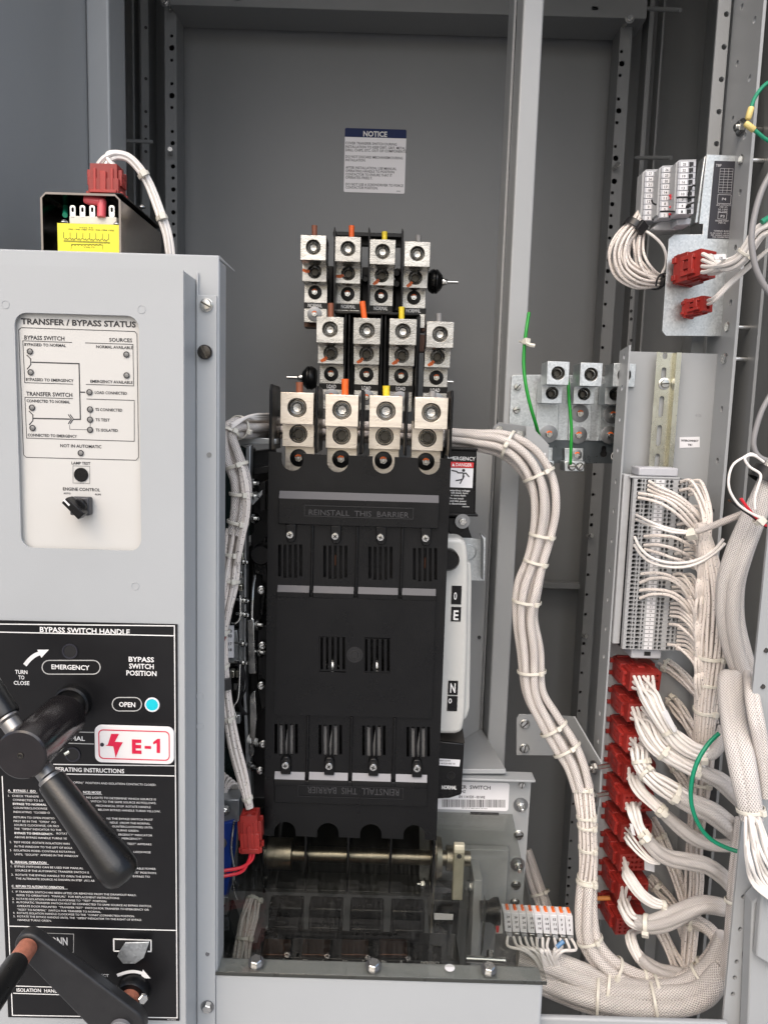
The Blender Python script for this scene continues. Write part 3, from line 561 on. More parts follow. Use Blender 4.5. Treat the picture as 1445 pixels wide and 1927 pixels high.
b = MB().ppoly(ZE, [(585, 1548), (697, 1545), (672, 1618), (632, 1646), (575, 1646), (549, 1612), (556, 1592)], YG-.010, .002); b.build('latch_tab', ZINC, lg, .0004)
# tag
tg = T('circuit_tag', 'white plastic tag with red lightning bolt and code E-1 on black legend', 'sign', P(*ZE(627, 625), YG-.001))
a0, a1, c0, c1_ = rect(ZE, 443, 538, 812, 711, YG-.004)
MB().prism(rrect(a0, c0, a1, c1_, .007), (0, YG-.004, 0), .003).build('tag_plate', mat('tag_white', (.78, .76, .75), .32, 0, .02, 40), tg, .0006)
b = MB(); Yt = YG-.0044; b.ptext(ZE, Yt, [('E', 617, 664, 661, 66)], .05)
b.add([P(*ZE(*q), Yt) for q in ((676, 629), (706, 630), (706, 643), (676, 642))], [(0, 1, 2, 3)]); b.add([P(*ZE(*q), Yt) for q in ((732, 662), (732, 615), (716, 622), (716, 611), (736, 596), (748, 596), (748, 662))], [(0, 1, 2, 3, 4, 5, 6)])
rr_ = rrect(a0+.0042, c0+.0042, a1-.0042, c1_-.0042, .005); wi = rrect(a0+.0052, c0+.0052, a1-.0052, c1_-.0052, .0042)
b.prism(rr_, (0, Yt, 0), .0003, [wi])
for poly in ([(520, 573), (557, 573), (537, 610), (505, 622)], [(505, 622), (537, 610), (575, 612), (562, 634), (494, 628)], [(530, 630), (562, 632), (541, 684)]):
    b.add([P(*ZE(*q), Yt) for q in poly], [tuple(range(len(poly)))])
b.build('tag_print', REDI, tg)
q = P(*ZE(478, 623), Yt); MB().cyl(q, q+V((0, -.0002, 0)), .0021, n=14).build('tag_hole', SLATE, tg)

# bypass handle -------------------------------------------------------------
YHB = .63
hc = P(*ZE(98, 674), YHB); rh = 51*mpp(YHB)
bh = T('bypass_handle', 'black round bypass handle hub with two tapered grips sticking out', 'handle', hc)
MB().lathe(V((hc.x, YHB, hc.z)), (0, 1, 0), [(0, .002), (0, rh*.93), (.0015, rh), (.006, rh), (.088, rh*.985), (.090, rh*.93), (.091, .010)], 48).build('hub', HANDLE, bh)
q = V((hc.x, YHB+.09, hc.z)); MB().cyl(q, V((hc.x, YG+.0005, hc.z)), .0085, n=24).build('shaft', STEEL, bh)
q = V((hc.x, YHB-.0003, hc.z)); MB().lathe(q, (0, -1, 0), [(-.002, .0026), (.0004, .0028), (.0006, .0018), (-.001, .0008)], 14).build('centre_mark', DSTEEL, bh)
ca = V((hc.x, YHB+.028, hc.z)); 
def gdir(): 
    a = P(*ZE(395, 1020), YHB+.02); c = P(*ZE(225, 770), YHB+.024); return (a-c)
g1 = P(*ZE(222, 765), YHB+.022); g2 = P(*ZE(568, 1225), YHB-.006); gd = (g2-g1); gl = gd.length; gd.normalize()
f = MB().lathe(g1-gd*.012, gd, [(0, .0085), (.013, .0085), (.015, .0105), (.018, .0105)], 28); f.build('ferrule', FERR, bh)
f = MB().lathe(g1+gd*.0055, gd, [(0, .0090), (.0008, .0120), (.004, .0128), (gl*.55, .0150), (gl-.016, .0172), (gl-.006, .0165), (gl-.001, .0140), (gl+.002, .009), (gl+.003, .002)], 40); f.build('grip', RUBBER, bh)
g1 = P(*ZE(55, 528), YHB+.022); gd2 = (P(*ZE(0, 455), YHB+.028)-P(*ZE(60, 540), YHB+.022)).normalized()
MB().lathe(g1-gd2*.010, gd2, [(0, .0085), (.013, .0085), (.015, .0105), (.017, .0105)], 28).build('ferrule', FERR, bh)
MB().lathe(g1+gd2*.007, gd2, [(0, .009), (.0008, .0122), (.004, .0130), (.055, .0150), (.10, .0165), (.104, .012)], 40).build('grip', RUBBER, bh)
MB().tube([P(*ZE(300, 668), YHB+.075), P(*ZE(322, 655), YHB+.078)], .0022, 8).build('set_pin', YZINC, bh)

# isolation crank -----------------------------------------------------------
YC = .706
k1 = P(*ZE(132, 1566), YC); k2 = P(*ZE(566, 1948), YC)
cr = T('isolation_crank', 'black flat crank arm with copper coloured bushings and side grip', 'crank', k2)
r1, r2 = 70*mpp(YC)*.4033, 122*mpp(YC)*.4033
d = V((k2.x-k1.x, 0, k2.z-k1.z)); D = d.length; a = math.atan2(d.z, d.x); be = math.acos((r1-r2)/D)
pl = [(k1.x+r1*math.cos(a+be+(2*PI-2*be)*i/20), k1.z+r1*math.sin(a+be+(2*PI-2*be)*i/20)) for i in range(21)]+[(k2.x+r2*math.cos(a-be+2*be*i/20), k2.z+r2*math.sin(a-be+2*be*i/20)) for i in range(21)]
MB().prism(pl, (0, YC, 0), .014).build('arm', mat('arm_black', (.015, .015, .016), .40, 0, .25, 60, .12, 400, .1), cr, .0028, 3)
n_ = V((-d.z, 0, d.x)).normalized()
q = P(*ZE(628, 1762), YG); MB().lathe(V((q.x, YC+.0135, q.z)), (0, 1, 0), [(0, .0105), (.022, .0105), (.023, .009)], 28).build('bushing', BRONZE, cr)
MB().cyl((q.x, YC+.036, q.z), (q.x, YG+.0005, q.z), .0075, n=20).build('shaft', STEEL, cr)
bolt_hex(P(*ZE(664, 1803), YC+.020), .0052, cr, V((.5, -.8, .2)), washer=0, name='grub_screw')
MB().lathe(V((k1.x, YC-.0005, k1.z)), (0, -1, 0), [(0, .0100), (.020, .0100), (.021, .0090)], 28).build('bushing', BRONZE, cr)
MB().lathe(V((k1.x, YC-.021, k1.z)), (0, -1, 0), [(0, .0085), (.001, .0108), (.006, .0116), (.07, .0130), (.09, .0135), (.095, .010)], 32).build('grip', RUBBER, cr)
MB().lathe(V((k2.x, YC-.0005, k2.z)), (0, -1, 0), [(0, .012), (.004, .0118), (.005, .010)], 28).build('end_cap', mat('cap_grey', (.16, .16, .17), .4, 0, .1, 60), cr)
# ================================================================== transformer on top of the panel
YB0 = .83; YB1 = .975
x0, x1 = P(77, 410, YB0).x, P(228, 410, YB0).x; z1 = P(150, 363, YB0).z; z0 = P(150, 500, YB0).z
tf = T('control_transformer', 'open dark steel housing with yellow labelled transformer on top of panel', 'transformer', ((x0+x1)/2, .9, z0))
e = .0022; ch = .006
b = MB().xprof(x0+ch, x1-ch, [(YB0, z1), (YB1, z1), (YB1, z1-e), (YB0, z1-e)]); b.box(x0, x0+e, YB0, YB1, z0, z1-ch); b.box(x1-e, x1, YB0, YB1, z0, z1-ch); b.box(x0+e, x1-e, YB1-e, YB1, z0, z1-ch)
b.add([V((x0, y, z1-ch)) for y in (YB0, YB1)]+[V((x0+ch, y, z1)) for y in (YB0, YB1)]+[V((x0+e, y, z1-ch)) for y in (YB0, YB1)]+[V((x0+ch, y, z1-e)) for y in (YB0, YB1)], [(0, 1, 3, 2), (4, 5, 7, 6), (0, 2, 6, 4), (1, 3, 7, 5)])
b.add([V((x1, y, z1-ch)) for y in (YB0, YB1)]+[V((x1-ch, y, z1)) for y in (YB0, YB1)]+[V((x1-e, y, z1-ch)) for y in (YB0, YB1)]+[V((x1-ch, y, z1-e)) for y in (YB0, YB1)], [(0, 1, 3, 2), (4, 5, 7, 6), (0, 2, 6, 4), (1, 3, 7, 5)])
b.build('housing', STAIN, tf)
MB().box(x1-.014, x1+.0004, YB0+.002, YB1, z1+.0003, z1+.002).build('housing_lip', BLACK, tf, .0008)
a0, a1, c0, c1_ = rect(ZA, 318, 1222, 660, 1420, YB0+.004)
co = MB().box(a0, a1, YB0+.005, YB0+.06, c0, c1_).build('core', mat('core_dark', (.05, .05, .03), .5), tf)
yl = MB().box(a0, a1, YB0+.003, YB0+.0046, c0, c1_+.0005).build('yellow_label', YELLOW, tf)
yz = YB0+.0027; b = MB()
for k in range(8):
    x = 348+k*35; b.strokes(ZA, yz, [[(x, 1262+k*1.2), (x, 1292+k*1.2)]], 2.5)
    if k < 7: b.strokes(ZA, yz, [smooth([(x, 1292+k*1.2), (x+8, 1302+k*1.2), (x+14, 1294+k*1.2), (x+20, 1304+k*1.2), (x+28, 1296+k*1.2), (x+35, 1294+k*1.2)], 3)], 2.5)
b.strokes(ZA, yz, [[(348, 1308), (600, 1318)], [(348, 1313), (600, 1323)], [(388, 1358), (390, 1328), (560, 1332), (562, 1362)]], 2)
for k in range(9): b.strokes(ZA, yz, [smooth([(392+k*18, 1336), (401+k*18, 1328), (410+k*18, 1336)], 3)], 2)
b.ptext(ZA, yz, [('1900 1940 1980 1910 1944 1984 1900', 372, 612, 1251, 9), ('VOLTS', 430, 505, 1240, 7), ('VOLTS', 455, 515, 1348, 8)], 0)
b.build('winding_diagram', INK, yl)
tb = MB().pbox(ZA, 378, 1176, 635, 1222, YB0+.008, .020).build('terminal_board', mat('board_cream', (.62, .60, .53), .45), tf, .001)
for k in range(5):
    x = 398+k*53
    if k == 3: continue
    a, c = ZA(x, 1182); q = P(a, c, YB0+.008); w_ = .0030; h_ = .0125
    MB().prism(rrect(q.x-w_, q.z, q.x+w_, q.z+h_, .0022), (0, YB0+.008, 0), .001, [rrect(q.x-w_*.45, q.z+.0055, q.x+w_*.45, q.z+.0105, .001)]).build('spade_lug', STEEL, tf)
q = P(*ZA(553, 1182), YB0+.007)
b = MB(); b.lathe(q, (0, .15, 1), [(0, .0045), (.018, .0048), (.019, .004)], 14); b.lathe(q+V((-.019, .003, .0185)), (1, 0, -.1), [(0, .0035), (.004, .0045), (.019, .0048), (.022, .004)], 14)
b.build('vinyl_flag_terminal', PINK, tf)
MB().tube(path([(182, 378, YB0+.02, 3), (160, 376, YB0+.03, 3), (130, 382, YB0+.05, 3)])[0], .0022).build('black_lead', BLKW, tf)
MB().tube(path([(123, 405, YB0+.012, 3), (124, 396, YB0+.03, 3), (124, 385, YB0+.05, 3)])[0], .0028).build('green_lead', TEAL, tf)
for x, y in ((352, 1212), (640, 1223), (775, 1130)):
    MB().lathe(P(*ZA(x, y), YB0+.006 if x < 700 else .9), (0, 0, 1), [(0, .004), (.001, .004), (.003, .0025)], 14).build('rivet', STEEL, tf)

# ================================================================== red plug connectors
def plug_block(name, label, o, sx, sy, sz, ax, up, pins=(4, 3), open_pins=(), group=None, cat='connector'):
    # o: centre of the wire face, ax: direction the wires leave, up: long side direction; sx across, sz along up, sy body length
    ax = V(ax).normalized(); up = V(up); up = (up-ax*up.dot(ax)).normalized(); sd = up.cross(ax)
    t = T(name, label, cat, o, group); o = V(o)
    def bx(b, c, a, d, h):
        b.add([c+sd*i*a+ax*j*d+up*k*h for i in (-.5, .5) for j in (-.5, .5) for k in (-.5, .5)], [(0, 1, 3, 2), (4, 6, 7, 5), (0, 4, 5, 1), (2, 3, 7, 6), (0, 2, 6, 4), (1, 5, 7, 3)])
    fr = (sd, up, ax)
    hs = []
    rr_ = min(sx/pins[0], sz/pins[1])*.30
    cells = [((i+.5)/pins[0]*sx-sx/2, (j+.5)/pins[1]*sz-sz/2) for i in range(pins[0]) for j in range(pins[1])]
    for c in cells: hs.append(circ(c[0]*.9, c[1]*.9, rr_, 8))
    b = MB().prism([(-sx/2, -sz/2), (sx/2, -sz/2), (sx/2, sz/2), (-sx/2, sz/2)], o-ax*.004, .004, hs, fr); bx(b, o-ax*(.004+sy*.25), sx, sy*.5, sz)
    body = b.build('plug_body', RED, t, 0)
    b = MB(); bx(b, o-ax*(sy*.73), sx*1.14, sy*.54, sz*1.10); b.build('socket_body', RED, t, .0007)
    for s in (-1, 1):
        c = o-ax*sy*.42+sd*s*sx*.5
        l = MB(); bx(l, c+sd*s*.0022+up*sz*.30, .0045, sy*.50, sz*.16); bx(l, c+sd*s*.0022-up*sz*.30, .0045, sy*.50, sz*.16); bx(l, c+sd*s*.0024+ax*sy*.12, .0048, sy*.16, sz*.74); bx(l, c+sd*s*.0020-ax*sy*.2, .0040, sy*.12, sz*.70)
        l.build('latch_frame', RED, t, .0005)
        k = MB(); bx(k, c+sd*s*.003, .003, sy*.30, sz*.26); k.build('latch_tongue', RED, t, .0005)
    for s in (-1, 1):
        c = o-ax*sy*.55+up*s*sz*.5
        l = MB(); bx(l, c+up*s*.001, sx*.22, sy*.6, .003); bx(l, c+up*s*.0006+sd*sx*.32, sx*.10, sy*.8, .0022); bx(l, c+up*s*.0006-sd*sx*.32, sx*.10, sy*.8, .0022); bx(l, c+up*s*.0012-ax*sy*.34, sx*1.0, sy*.10, .004)
        l.build('guide_rib', RED, t, .0005)
    for s in (-1, 1):
        for q in (-1, 1): l = MB(); bx(l, o-ax*sy*.93+sd*s*sx*.62+up*q*sz*.34, sx*.13, sy*.14, sz*.22); l.build('mounting_ear', RED, t, .0005)
    return t, [sd*c[0]*.9+up*c[1]*.9 for c in cells]
q = P(202, 314, .885); tq, fan = plug_block('plug_connector', 'red plug standing on the dark transformer housing below white wires', q, .030, .034, .022, (0, 0, 1), (0, 1, 0), (3, 2))
tw = T('wire_bundle', 'short arch of white wires from red plug down behind grey panel', 'wire bundle', q, 'white wire bundles')
p, r = path([(202, 316, .885, 10), (204, 298, .885, 10), (222, 292, .89, 9), (248, 302, .895, 9), (278, 342, .90, 9), (303, 405, .90, 9), (317, 450, .90, 9), (325, 520, .90, 9)])
strands(MB(), p, r, 6, 3.6*mpp(.89), .5, .12, fan=fan, frac=.2, seed=3).build('wires', WIREC, tw)
tie(p, r, .55, tw, .005); tie(p, r, .74, tw, .005)

# ================================================================== notice on the rear plate
Yn = YP-.0008
nl = T('notice_label', 'white notice sticker with navy header on the grey rear plate', 'label', P(705, 302, Yn))
a0, a1, c0, c1_ = rect(ID, 648, 242.5, 763, 363, Yn)
m_, ntl, bs = newmat('notice_vinyl'); bs.inputs['Base Color'].default_value = (.82, .80, .81, 1); bs.inputs['Roughness'].default_value = .16
tc = N(ntl, 'ShaderNodeTexCoord'); no = N(ntl, 'ShaderNodeTexNoise'); no.inputs['Scale'].default_value = 260; ntl.links.new(tc.outputs['Object'], no.inputs['Vector'])
bp_ = N(ntl, 'ShaderNodeBump'); bp_.inputs['Strength'].default_value = .5; bp_.inputs['Distance'].default_value = .0008; ntl.links.new(no.outputs[0], bp_.inputs['Height']); ntl.links.new(bp_.outputs[0], bs.inputs['Normal'])
MB().prism(rrect(a0, c0, a1, c1_, .003), (0, Yn, 0), .0006).build('sticker', m_, nl)
hz = P(705, 259, Yn).z
MB().prism([q for q in rrect(a0-.0001, c0, a1+.0001, c1_+.0001, .003) if q[1] > hz]+[(a0-.0001, hz), (a1+.0001, hz)], (0, Yn-.0003, 0), .0002).build('header', NAVY, nl)
zn = Zm(630, 220, 150/1445)
MB().ptext(zn, Yn-.0006, [('NOTICE', 515, 925, 350, 85)], .03).build('heading', INKW, nl)
MB().ptext(zn, Yn-.0003, [('COVER TRANSFER SWITCH DURING', 195, 1075, 494, 42), ('INSTALLATION TO KEEP DIRT, GRIT, METAL', 195, 1228, 560, 42), ('DRILL CHIPS, ETC. OUT OF COMPONENTS.', 195, 1250, 620, 42), ('DO NOT DISCARD MECHANISM DURING', 195, 1180, 740, 42), ('INSTALLATION.', 195, 540, 800, 42), ('AFTER INSTALLATION, USE MANUAL', 195, 1075, 938, 42), ('OPERATING HANDLE TO POSITION', 195, 1035, 998, 42), ('CONTACTOR TO ENSURE THAT IT', 195, 1000, 1060, 42), ('OPERATES FREELY.', 195, 660, 1118, 42), ('DO NOT USE A SCREWDRIVER TO FORCE', 195, 1195, 1240, 42), ('CONTACTOR POSITION.', 195, 755, 1298, 42), ('300412', 1115, 1190, 1356, 18)], .01).build('lettering', INK, nl)

# ================================================================== terminal lugs in three rows of four
def blk(b, x, z, hw, hh, y0, y1, r, cz=0, hd=.014):
    b.prism([(x-hw, z-hh), (x+hw, z-hh), (x+hw, z+hh), (x-hw, z+hh)], (0, y0, 0), hd, [circ(x, z+cz, r, 24)])
    b.box(x-hw+.0001, x+hw-.0001, y0+hd, y1, z-hh+.0001, z+hh-.0001)
def setscrew(x, y, z, r, parent, bright):
    b = MB().lathe((x, y, z), (0, 1, 0), [(.0004, r*1.05), (-.0005, r*1.0), (-.0003, r*.95), (.009, r*.92)], 26, cap=False)
    o = b.build('set_screw', DSTEEL, parent)
    b = MB().lathe((x, y+.0012, z), (0, 1, 0), [(.006, r*.80), (0, r*.80), (-.0006, r*.74), (.0010, r*.60)], 24, cap=False); b.build('screw_ring', STEEL, o)
    if bright: MB().lathe((x, y+.0018, z), (0, 1, 0), [(.004, r*.62), (.0028, r*.45), (.0034, r*.2), (.0036, .0001)], 20, cap=False).build('screw_tip', LUG, o)
    else:
        MB().lathe((x, y+.0018, z), (0, 1, 0), [(0, r*.60), (.006, r*.55), (.006, .0001)], 6, cap=False).build('hex_socket', DSTEEL, o)
def nut(x, y, z, r, parent, wm, wr=2.1, dot=True):
    o = bolt_hex((x, y, z), r, parent, washer=wr, stud=.003, name='stud_nut', wm=wm)
    if dot:
        pl = [(x+r*.9*math.cos(t), z+r*.9*math.sin(t)) for t in [rad(35+15*i) for i in range(9)]]+[(x-r*.1, z+r*.1), (x+r*.2, z+r*.05)]
        MB().prism(pl, (0, y-r*1.02, 0), .0003).build('torque_mark', ORANGE, o)
    return o
COLN = ['brown', 'orange', 'yellow', 'grey']
def lug(rowname, k, label, up, lo, nt_, Yu, Yl_, Yn_, S, top, lugmat, wordlab=None, word=None, nut2=None, mark=True, ph=True, wash=None, tail=.05, grp=None):
    qu = P(*up, Yu); ql = P(*lo, Yl_); qn = P(*nt_, Yn_)
    t = T('terminal_lug', label, 'terminal lug', qu, grp)
    hw = .0215*S; b = MB(); blk(b, qu.x, qu.z, hw, .0203*S, Yu, Yu+.055*S, .0122*S, .001*S); ub = b.build('upper_barrel', lugmat, t, .0006)
    b = MB(); blk(b, ql.x, ql.z+.003*S, hw*.975, .0195*S, Yl_, Yl_+.045*S, .0122*S, -.003*S+.0005); lb = b.build('lower_barrel', lugmat, t, .0006)
    b = MB().box(ql.x-hw*.95, ql.x+hw*.95, Yn_, Yn_+.008, qn.z-tail, ql.z+.01); b.build('tang', lugmat, t, .0005)
    setscrew(qu.x, Yu, qu.z+.001*S, .0118*S, ub, True); setscrew(ql.x, Yl_, ql.z+.0005, .0118*S, lb, False)
    n = nut(qn.x, Yn_-.0005, qn.z, .0058*S, t, wash or BLACK)
    if ph is not None and ph is not False:
        u, v0, v1, dx = ph; a = P(u, v1, Yu+.03); c = P(u+dx, v0, Yu+.03)
        MB().tube([a-(c-a)*.3, a, a*.4+c*.6, c], [.0046*S]*3+[.0049*S], 14).build('phase_sleeve', PH[k], t)
    if mark:
        dx, dz = mark; r = .0122*S
        s_ = V((dx, 0, dz)).normalized(); nn = V((-s_.z, 0, s_.x))*.0021; st_ = V((ql.x, Yl_-.0004, ql.z))+s_*r*.70; en = st_+s_*r*1.0
        MB().add([st_+nn*1.4, st_-nn*.7, en-nn*1.3, en+nn*.8, st_*.5+en*.5+nn*1.9], [(0, 1, 2, 3, 4)]).build('torque_mark', ORANGE, lb)
    if word:
        x0, y0, x1, y1 = wordlab; lp = MB().pbox(ZB, x0, y0, x1, y1, Yn_-.0012, .0011).build('word_strip', BLACK, t)
        MB().ptext(ZB, Yn_-.0015, [word], .03).build('lettering', INKW, lp)
    if nut2: q = P(*ZB(*nut2), Yn_); nut(q.x, Yn_-.0005, q.z, .0056*S, t, WASH, 2.3)
    return t
G1 = 'terminal lugs on the switch'
yz_ = [(317, 583, 467, 621), (530, 590, 684, 630), (742, 602, 888, 640), (962, 618, 1106, 655)]
wz = [('NORMAL', 343, 433, 612, 22), ('NORMAL', 557, 648, 619, 22), ('NORMAL', 767, 856, 630, 22), ('NORMAL', 976, 1068, 646, 22)]
pn = ['leftmost of the upper row', 'second of the upper row', 'third of the upper row', 'right end of the upper row']
for k in range(4):
    lug('normal', k, f'silver lug lettered NORMAL under its {COLN[k]} sleeve, {["left end", "second", "third", "right end"][k]} of upper row', ZB((377, 601, 825, 1050)[k], (227, 237, 255, 269)[k]), ZB((385, 603, 820, 1037)[k], (383, 395, 408, 423)[k]), ZB((388, 600, 816, 1027)[k], (517, 528, 541, 551)[k]), 1.288, 1.33, 1.36, 1, 0, LUG, yz_[k], wz[k], ((386, 658), None, None, None)[k], ((-1, .1), (-1, -.3), (-.8, -.9), (-.8, -.9))[k], (*ZB((385, 625, 838, 1057)[k], (85, 86, 125, 148)[k]), ZB(0, 150)[1], 1.5 if k == 3 else 0)if False else (ZB((385, 625, 838, 1057)[k], 0)[0], ZB(0, (85, 86, 125, 148)[k])[1], ZB(0, (150, 162, 178, 192)[k])[1], 0), tail=.052, grp=G1)
yz_ = [(416, 1106, 577, 1144), (640, 1113, 802, 1152), (866, 1120, 1024, 1160), (1086, 1128, 1244, 1168)]
wz = [('LOAD', 465, 524, 1136, 22), ('LOAD', 690, 748, 1145, 22), ('LOAD', 912, 972, 1150, 22), ('LOAD', 1134, 1194, 1160, 22)]
for k in range(4):
    lug('load', k, f'silver lug lettered LOAD under its {COLN[k]} sleeve, {["left end", "second", "third", "right end"][k]} of middle row', ZB((485, 724, 957, 1197)[k], (760, 768, 773, 791)[k]), ZB((490, 721, 949, 1180)[k], (912, 917, 926, 936)[k]), ZB((493, 721, 945, 1172)[k], (1045, 1049, 1058, 1069)[k]), 1.20, 1.25, 1.282, 1, 0, LUG, yz_[k], wz[k], ((495, 1190), (720, 1196), (938, 1206), (1170, 1216))[k], ((-.8, -.7), (-.9, -.9), (-.9, -.9), (-.9, -.9))[k], (ZB((490, 708, 948, 1190)[k], 0)[0], ZB(0, (588, 576, 612, 653)[k])[1], ZB(0, (680, 686, 693, 712)[k])[1], (0, -4, 0, 0)[k]), tail=.06, grp=G1)
for k in range(4):
    lug('emergency', k, f'large silver lug with {COLN[k]} sleeve above the black barrier cover, {["left end", "second", "third", "right end"][k]} of front row', ZB((272, 562, 847, 1140)[k], (1268, 1283, 1290, 1300)[k]), ZB((280, 560, 838, 1115)[k], (1435, 1446, 1452, 1461)[k]), ZB((284, 557, 830, 1104)[k], (1588, 1595, 1603, 1612)[k]), .985, 1.022, 1.045, 1.02, 0, LUGW, None, None, None, None, (ZB((288, 583, 849, 1148)[k], 0)[0], ZB(0, (1098, 1078, 1122, 1160)[k])[1], ZB(0, (1172, 1186, 1193, 1203)[k])[1], 0), tail=.02, grp=G1)

# ================================================================== bypass switch frames behind the two upper rows
bsw = T('bypass_switch', 'black moulded switch frames and partitions behind the two upper lug rows', 'switch', P(710, 600, 1.4))
b = MB().pbox(ZB, 470, 345, 505, 600, 1.40, .10).pbox(ZB, 512, 430, 960, 640, 1.40, .10).pbox(ZB, 690, 352, 735, 660, 1.385, .014).pbox(ZB, 905, 360, 950, 640, 1.385, .014)
b.build('upper_base', BLACKM, bsw, .002)
for x, y0, x2_ in ((512, 92, 522), (735, 95, 745), (950, 103, 961)):
    MB().ppoly(ZB, [(x+1, y0), (x+5, y0), (x2_+1, y0+22), (x2_-6, 655), (x-6, 655), (x-2, y0+22)], 1.30, .12).build('partition', BLACK, bsw, .0006)
MB().pbox(ZB, 505, 128, 955, 155, 1.42, .02).build('cross_bar', BLACK, bsw, .001)
MB().pbox(ZB, 520, 155, 955, 215, 1.445, .012).build('cross_bar', BLACKM, bsw, .001)
b = MB().pbox(ZB, 470, 652, 1062, 1255, 1.30, .10); b.build('lower_base', BLACKM, bsw, .002)
b = MB().pbox(ZB, 512, 640, 1066, 662, 1.24, .07); b.build('lower_head', BLACK, bsw, .002)
for x in (588, 612, 822, 846, 1050):
    MB().ppoly(ZB, [(x-5, 640), (x+5, 640), (x-8, 1250), (x-17, 1250)], 1.245, .06).build('partition', BLACK, bsw, .0006)
for x0, y0, x1, y1 in ((318, 700, 400, 742), (1075, 640, 1102, 770), (1050, 790, 1100, 900)):
    MB().pbox(ZB, x0, y0, x1, y1, 1.385, .03).build('copper_link', mat('dark_copper', (.10, .06, .045), .4, .8), bsw, .0005)
for x, y, r in ((915, 400, 26), (915, 470, 26), (715, 440, 22)):
    MB().lathe(P(*ZB(x, y), 1.372), (0, -1, 0), [(0, r*.29*mpp(1.37)), (.01, r*.29*mpp(1.37)), (.014, r*.2*mpp(1.37))], 20).build('base_boss', BLACK, bsw)
def insul(x, y, s, label, Y=1.36, xl=None):
    q = P(*ZB(x, y), Y); k = .2907*mpp(Y); t = T('standoff_insulator', label, 'insulator', q, 'black standoff insulators')
    MB().lathe(q-V((s*46*k, 0, 0)), (s, 0, 0), [(0, 50*k), (8*k, 62*k), (28*k, 74*k), (40*k, 75*k), (44*k, 70*k), (50*k, 75*k), (58*k, 74*k), (80*k, 52*k), (90*k, 38*k)], 32).build('insulator_body', BLACK, t)
    MB().lathe(q+V((s*44*k, 0, 0)), (s, 0, 0), [(0, 26*k), (12*k, 26*k), (13*k, 18*k), (20*k, 18*k)], 18).build('collar', STEEL, t)
    hx = MB(); hexb(hx, q+V((s*60*k, 0, 0)), (s, 0, 0), 18*k, 16*k); hx.build('nut', STEEL, t)
    MB().cyl(q+V((s*70*k, 0, 0)), q+V((s*143*k, 0, 0)), 10*k, n=12).build('threaded_stud', STEEL, t)
insul(1165, 447, 1, 'black ribbed insulator with stud pointing right beside the upper lug row')
insul(352, 1071, -1, 'black ribbed insulator with stud pointing left beside the middle lug row', 1.28)
MB().cyl(P(*ZB(1240, 1095), 1.30), P(*ZB(1281, 1097), 1.30), 10*.2907*mpp(1.3), n=12).build('end_stud', STEEL, bsw)

# ================================================================== transfer switch under the barrier cover
YV = .956
tsw = T('transfer_switch', 'tall black transfer switch with moulded barrier cover marked REINSTALL THIS BARRIER', 'switch', P(665, 1580, YV))
def ZHG(x, y): return ZH(x, y)
top = [(78, 30)]
def notch(cx, cy, r, y0, y1):
    return [(cx-r, y0)]+[(cx-r*math.cos(t*PI/10), cy+r*1.02*math.sin(t*PI/10)) for t in range(11)]+[(cx+r, y1)]
tp = [ZG(78, 30)]
for cx, cy, r, y0, y1 in ((212, 76, 62, 35, 41), (468, 84, 62, 48, 52), (728, 92, 62, 56, 60), (985, 98, 62, 66, 69)):
    tp += [ZG(*q) for q in notch(cx, cy, r, y0, y1)]
tp += [ZG(1110, 70)]
bt = [ZH(1086, 856)]
for cx, y, r in ((978, 850, 52), (768, 845, 52), (560, 840, 52), (352, 834, 52)):
    bt += [ZH(cx+r, y)]+[ZH(cx+r*math.cos(t*PI/10), y-22-r*.9*math.sin(t*PI/10)) for t in range(11)]+[ZH(cx-r, y)]
bt += [ZH(250, 832)]
slots = []
def slotrow(z, cx, y0, y1, pitch, w_, n=5):
    for i in range(n):
        x = cx+(i-(n-1)/2)*pitch
        a = z(x-w_/2, y0); c = z(x+w_/2, y1-(8 if i in (0, n-1) else 0)); slots.append([ID(a[0], a[1]), ID(c[0], a[1]), ID(c[0], c[1]), ID(a[0], c[1])])
for cx, y in ((200, 556), (455, 562), (710, 568), (962, 576)): slotrow(ZG, cx, y, y+188, 30, 17)
for cx, y in ((440, 1082), (692, 1092)): slotrow(ZG, cx, y, y+190, 31, 15)
for cx, y in ((358, 290), (572, 294), (783, 298), (998, 304)): slotrow(ZH, cx, y, y+152, 25, 14)
MB().ppoly(ID, tp+bt, YV, .004, slots).build('barrier_cover', BLACK, tsw)
cvx0, cvx1 = P(510, 1100, YV).x, P(838, 1100, YV).x
ztop, zbot = P(680, 858, YV).z, P(660, 1574, YV).z
for xx in (P(507, 1000, YV).x, P(843, 1000, YV).x-.003):
    MB().box(xx, xx+.003, YV+.0042, YV+.07, zbot+.004, ztop-.002).build('cover_side', BLACK, tsw, .001)
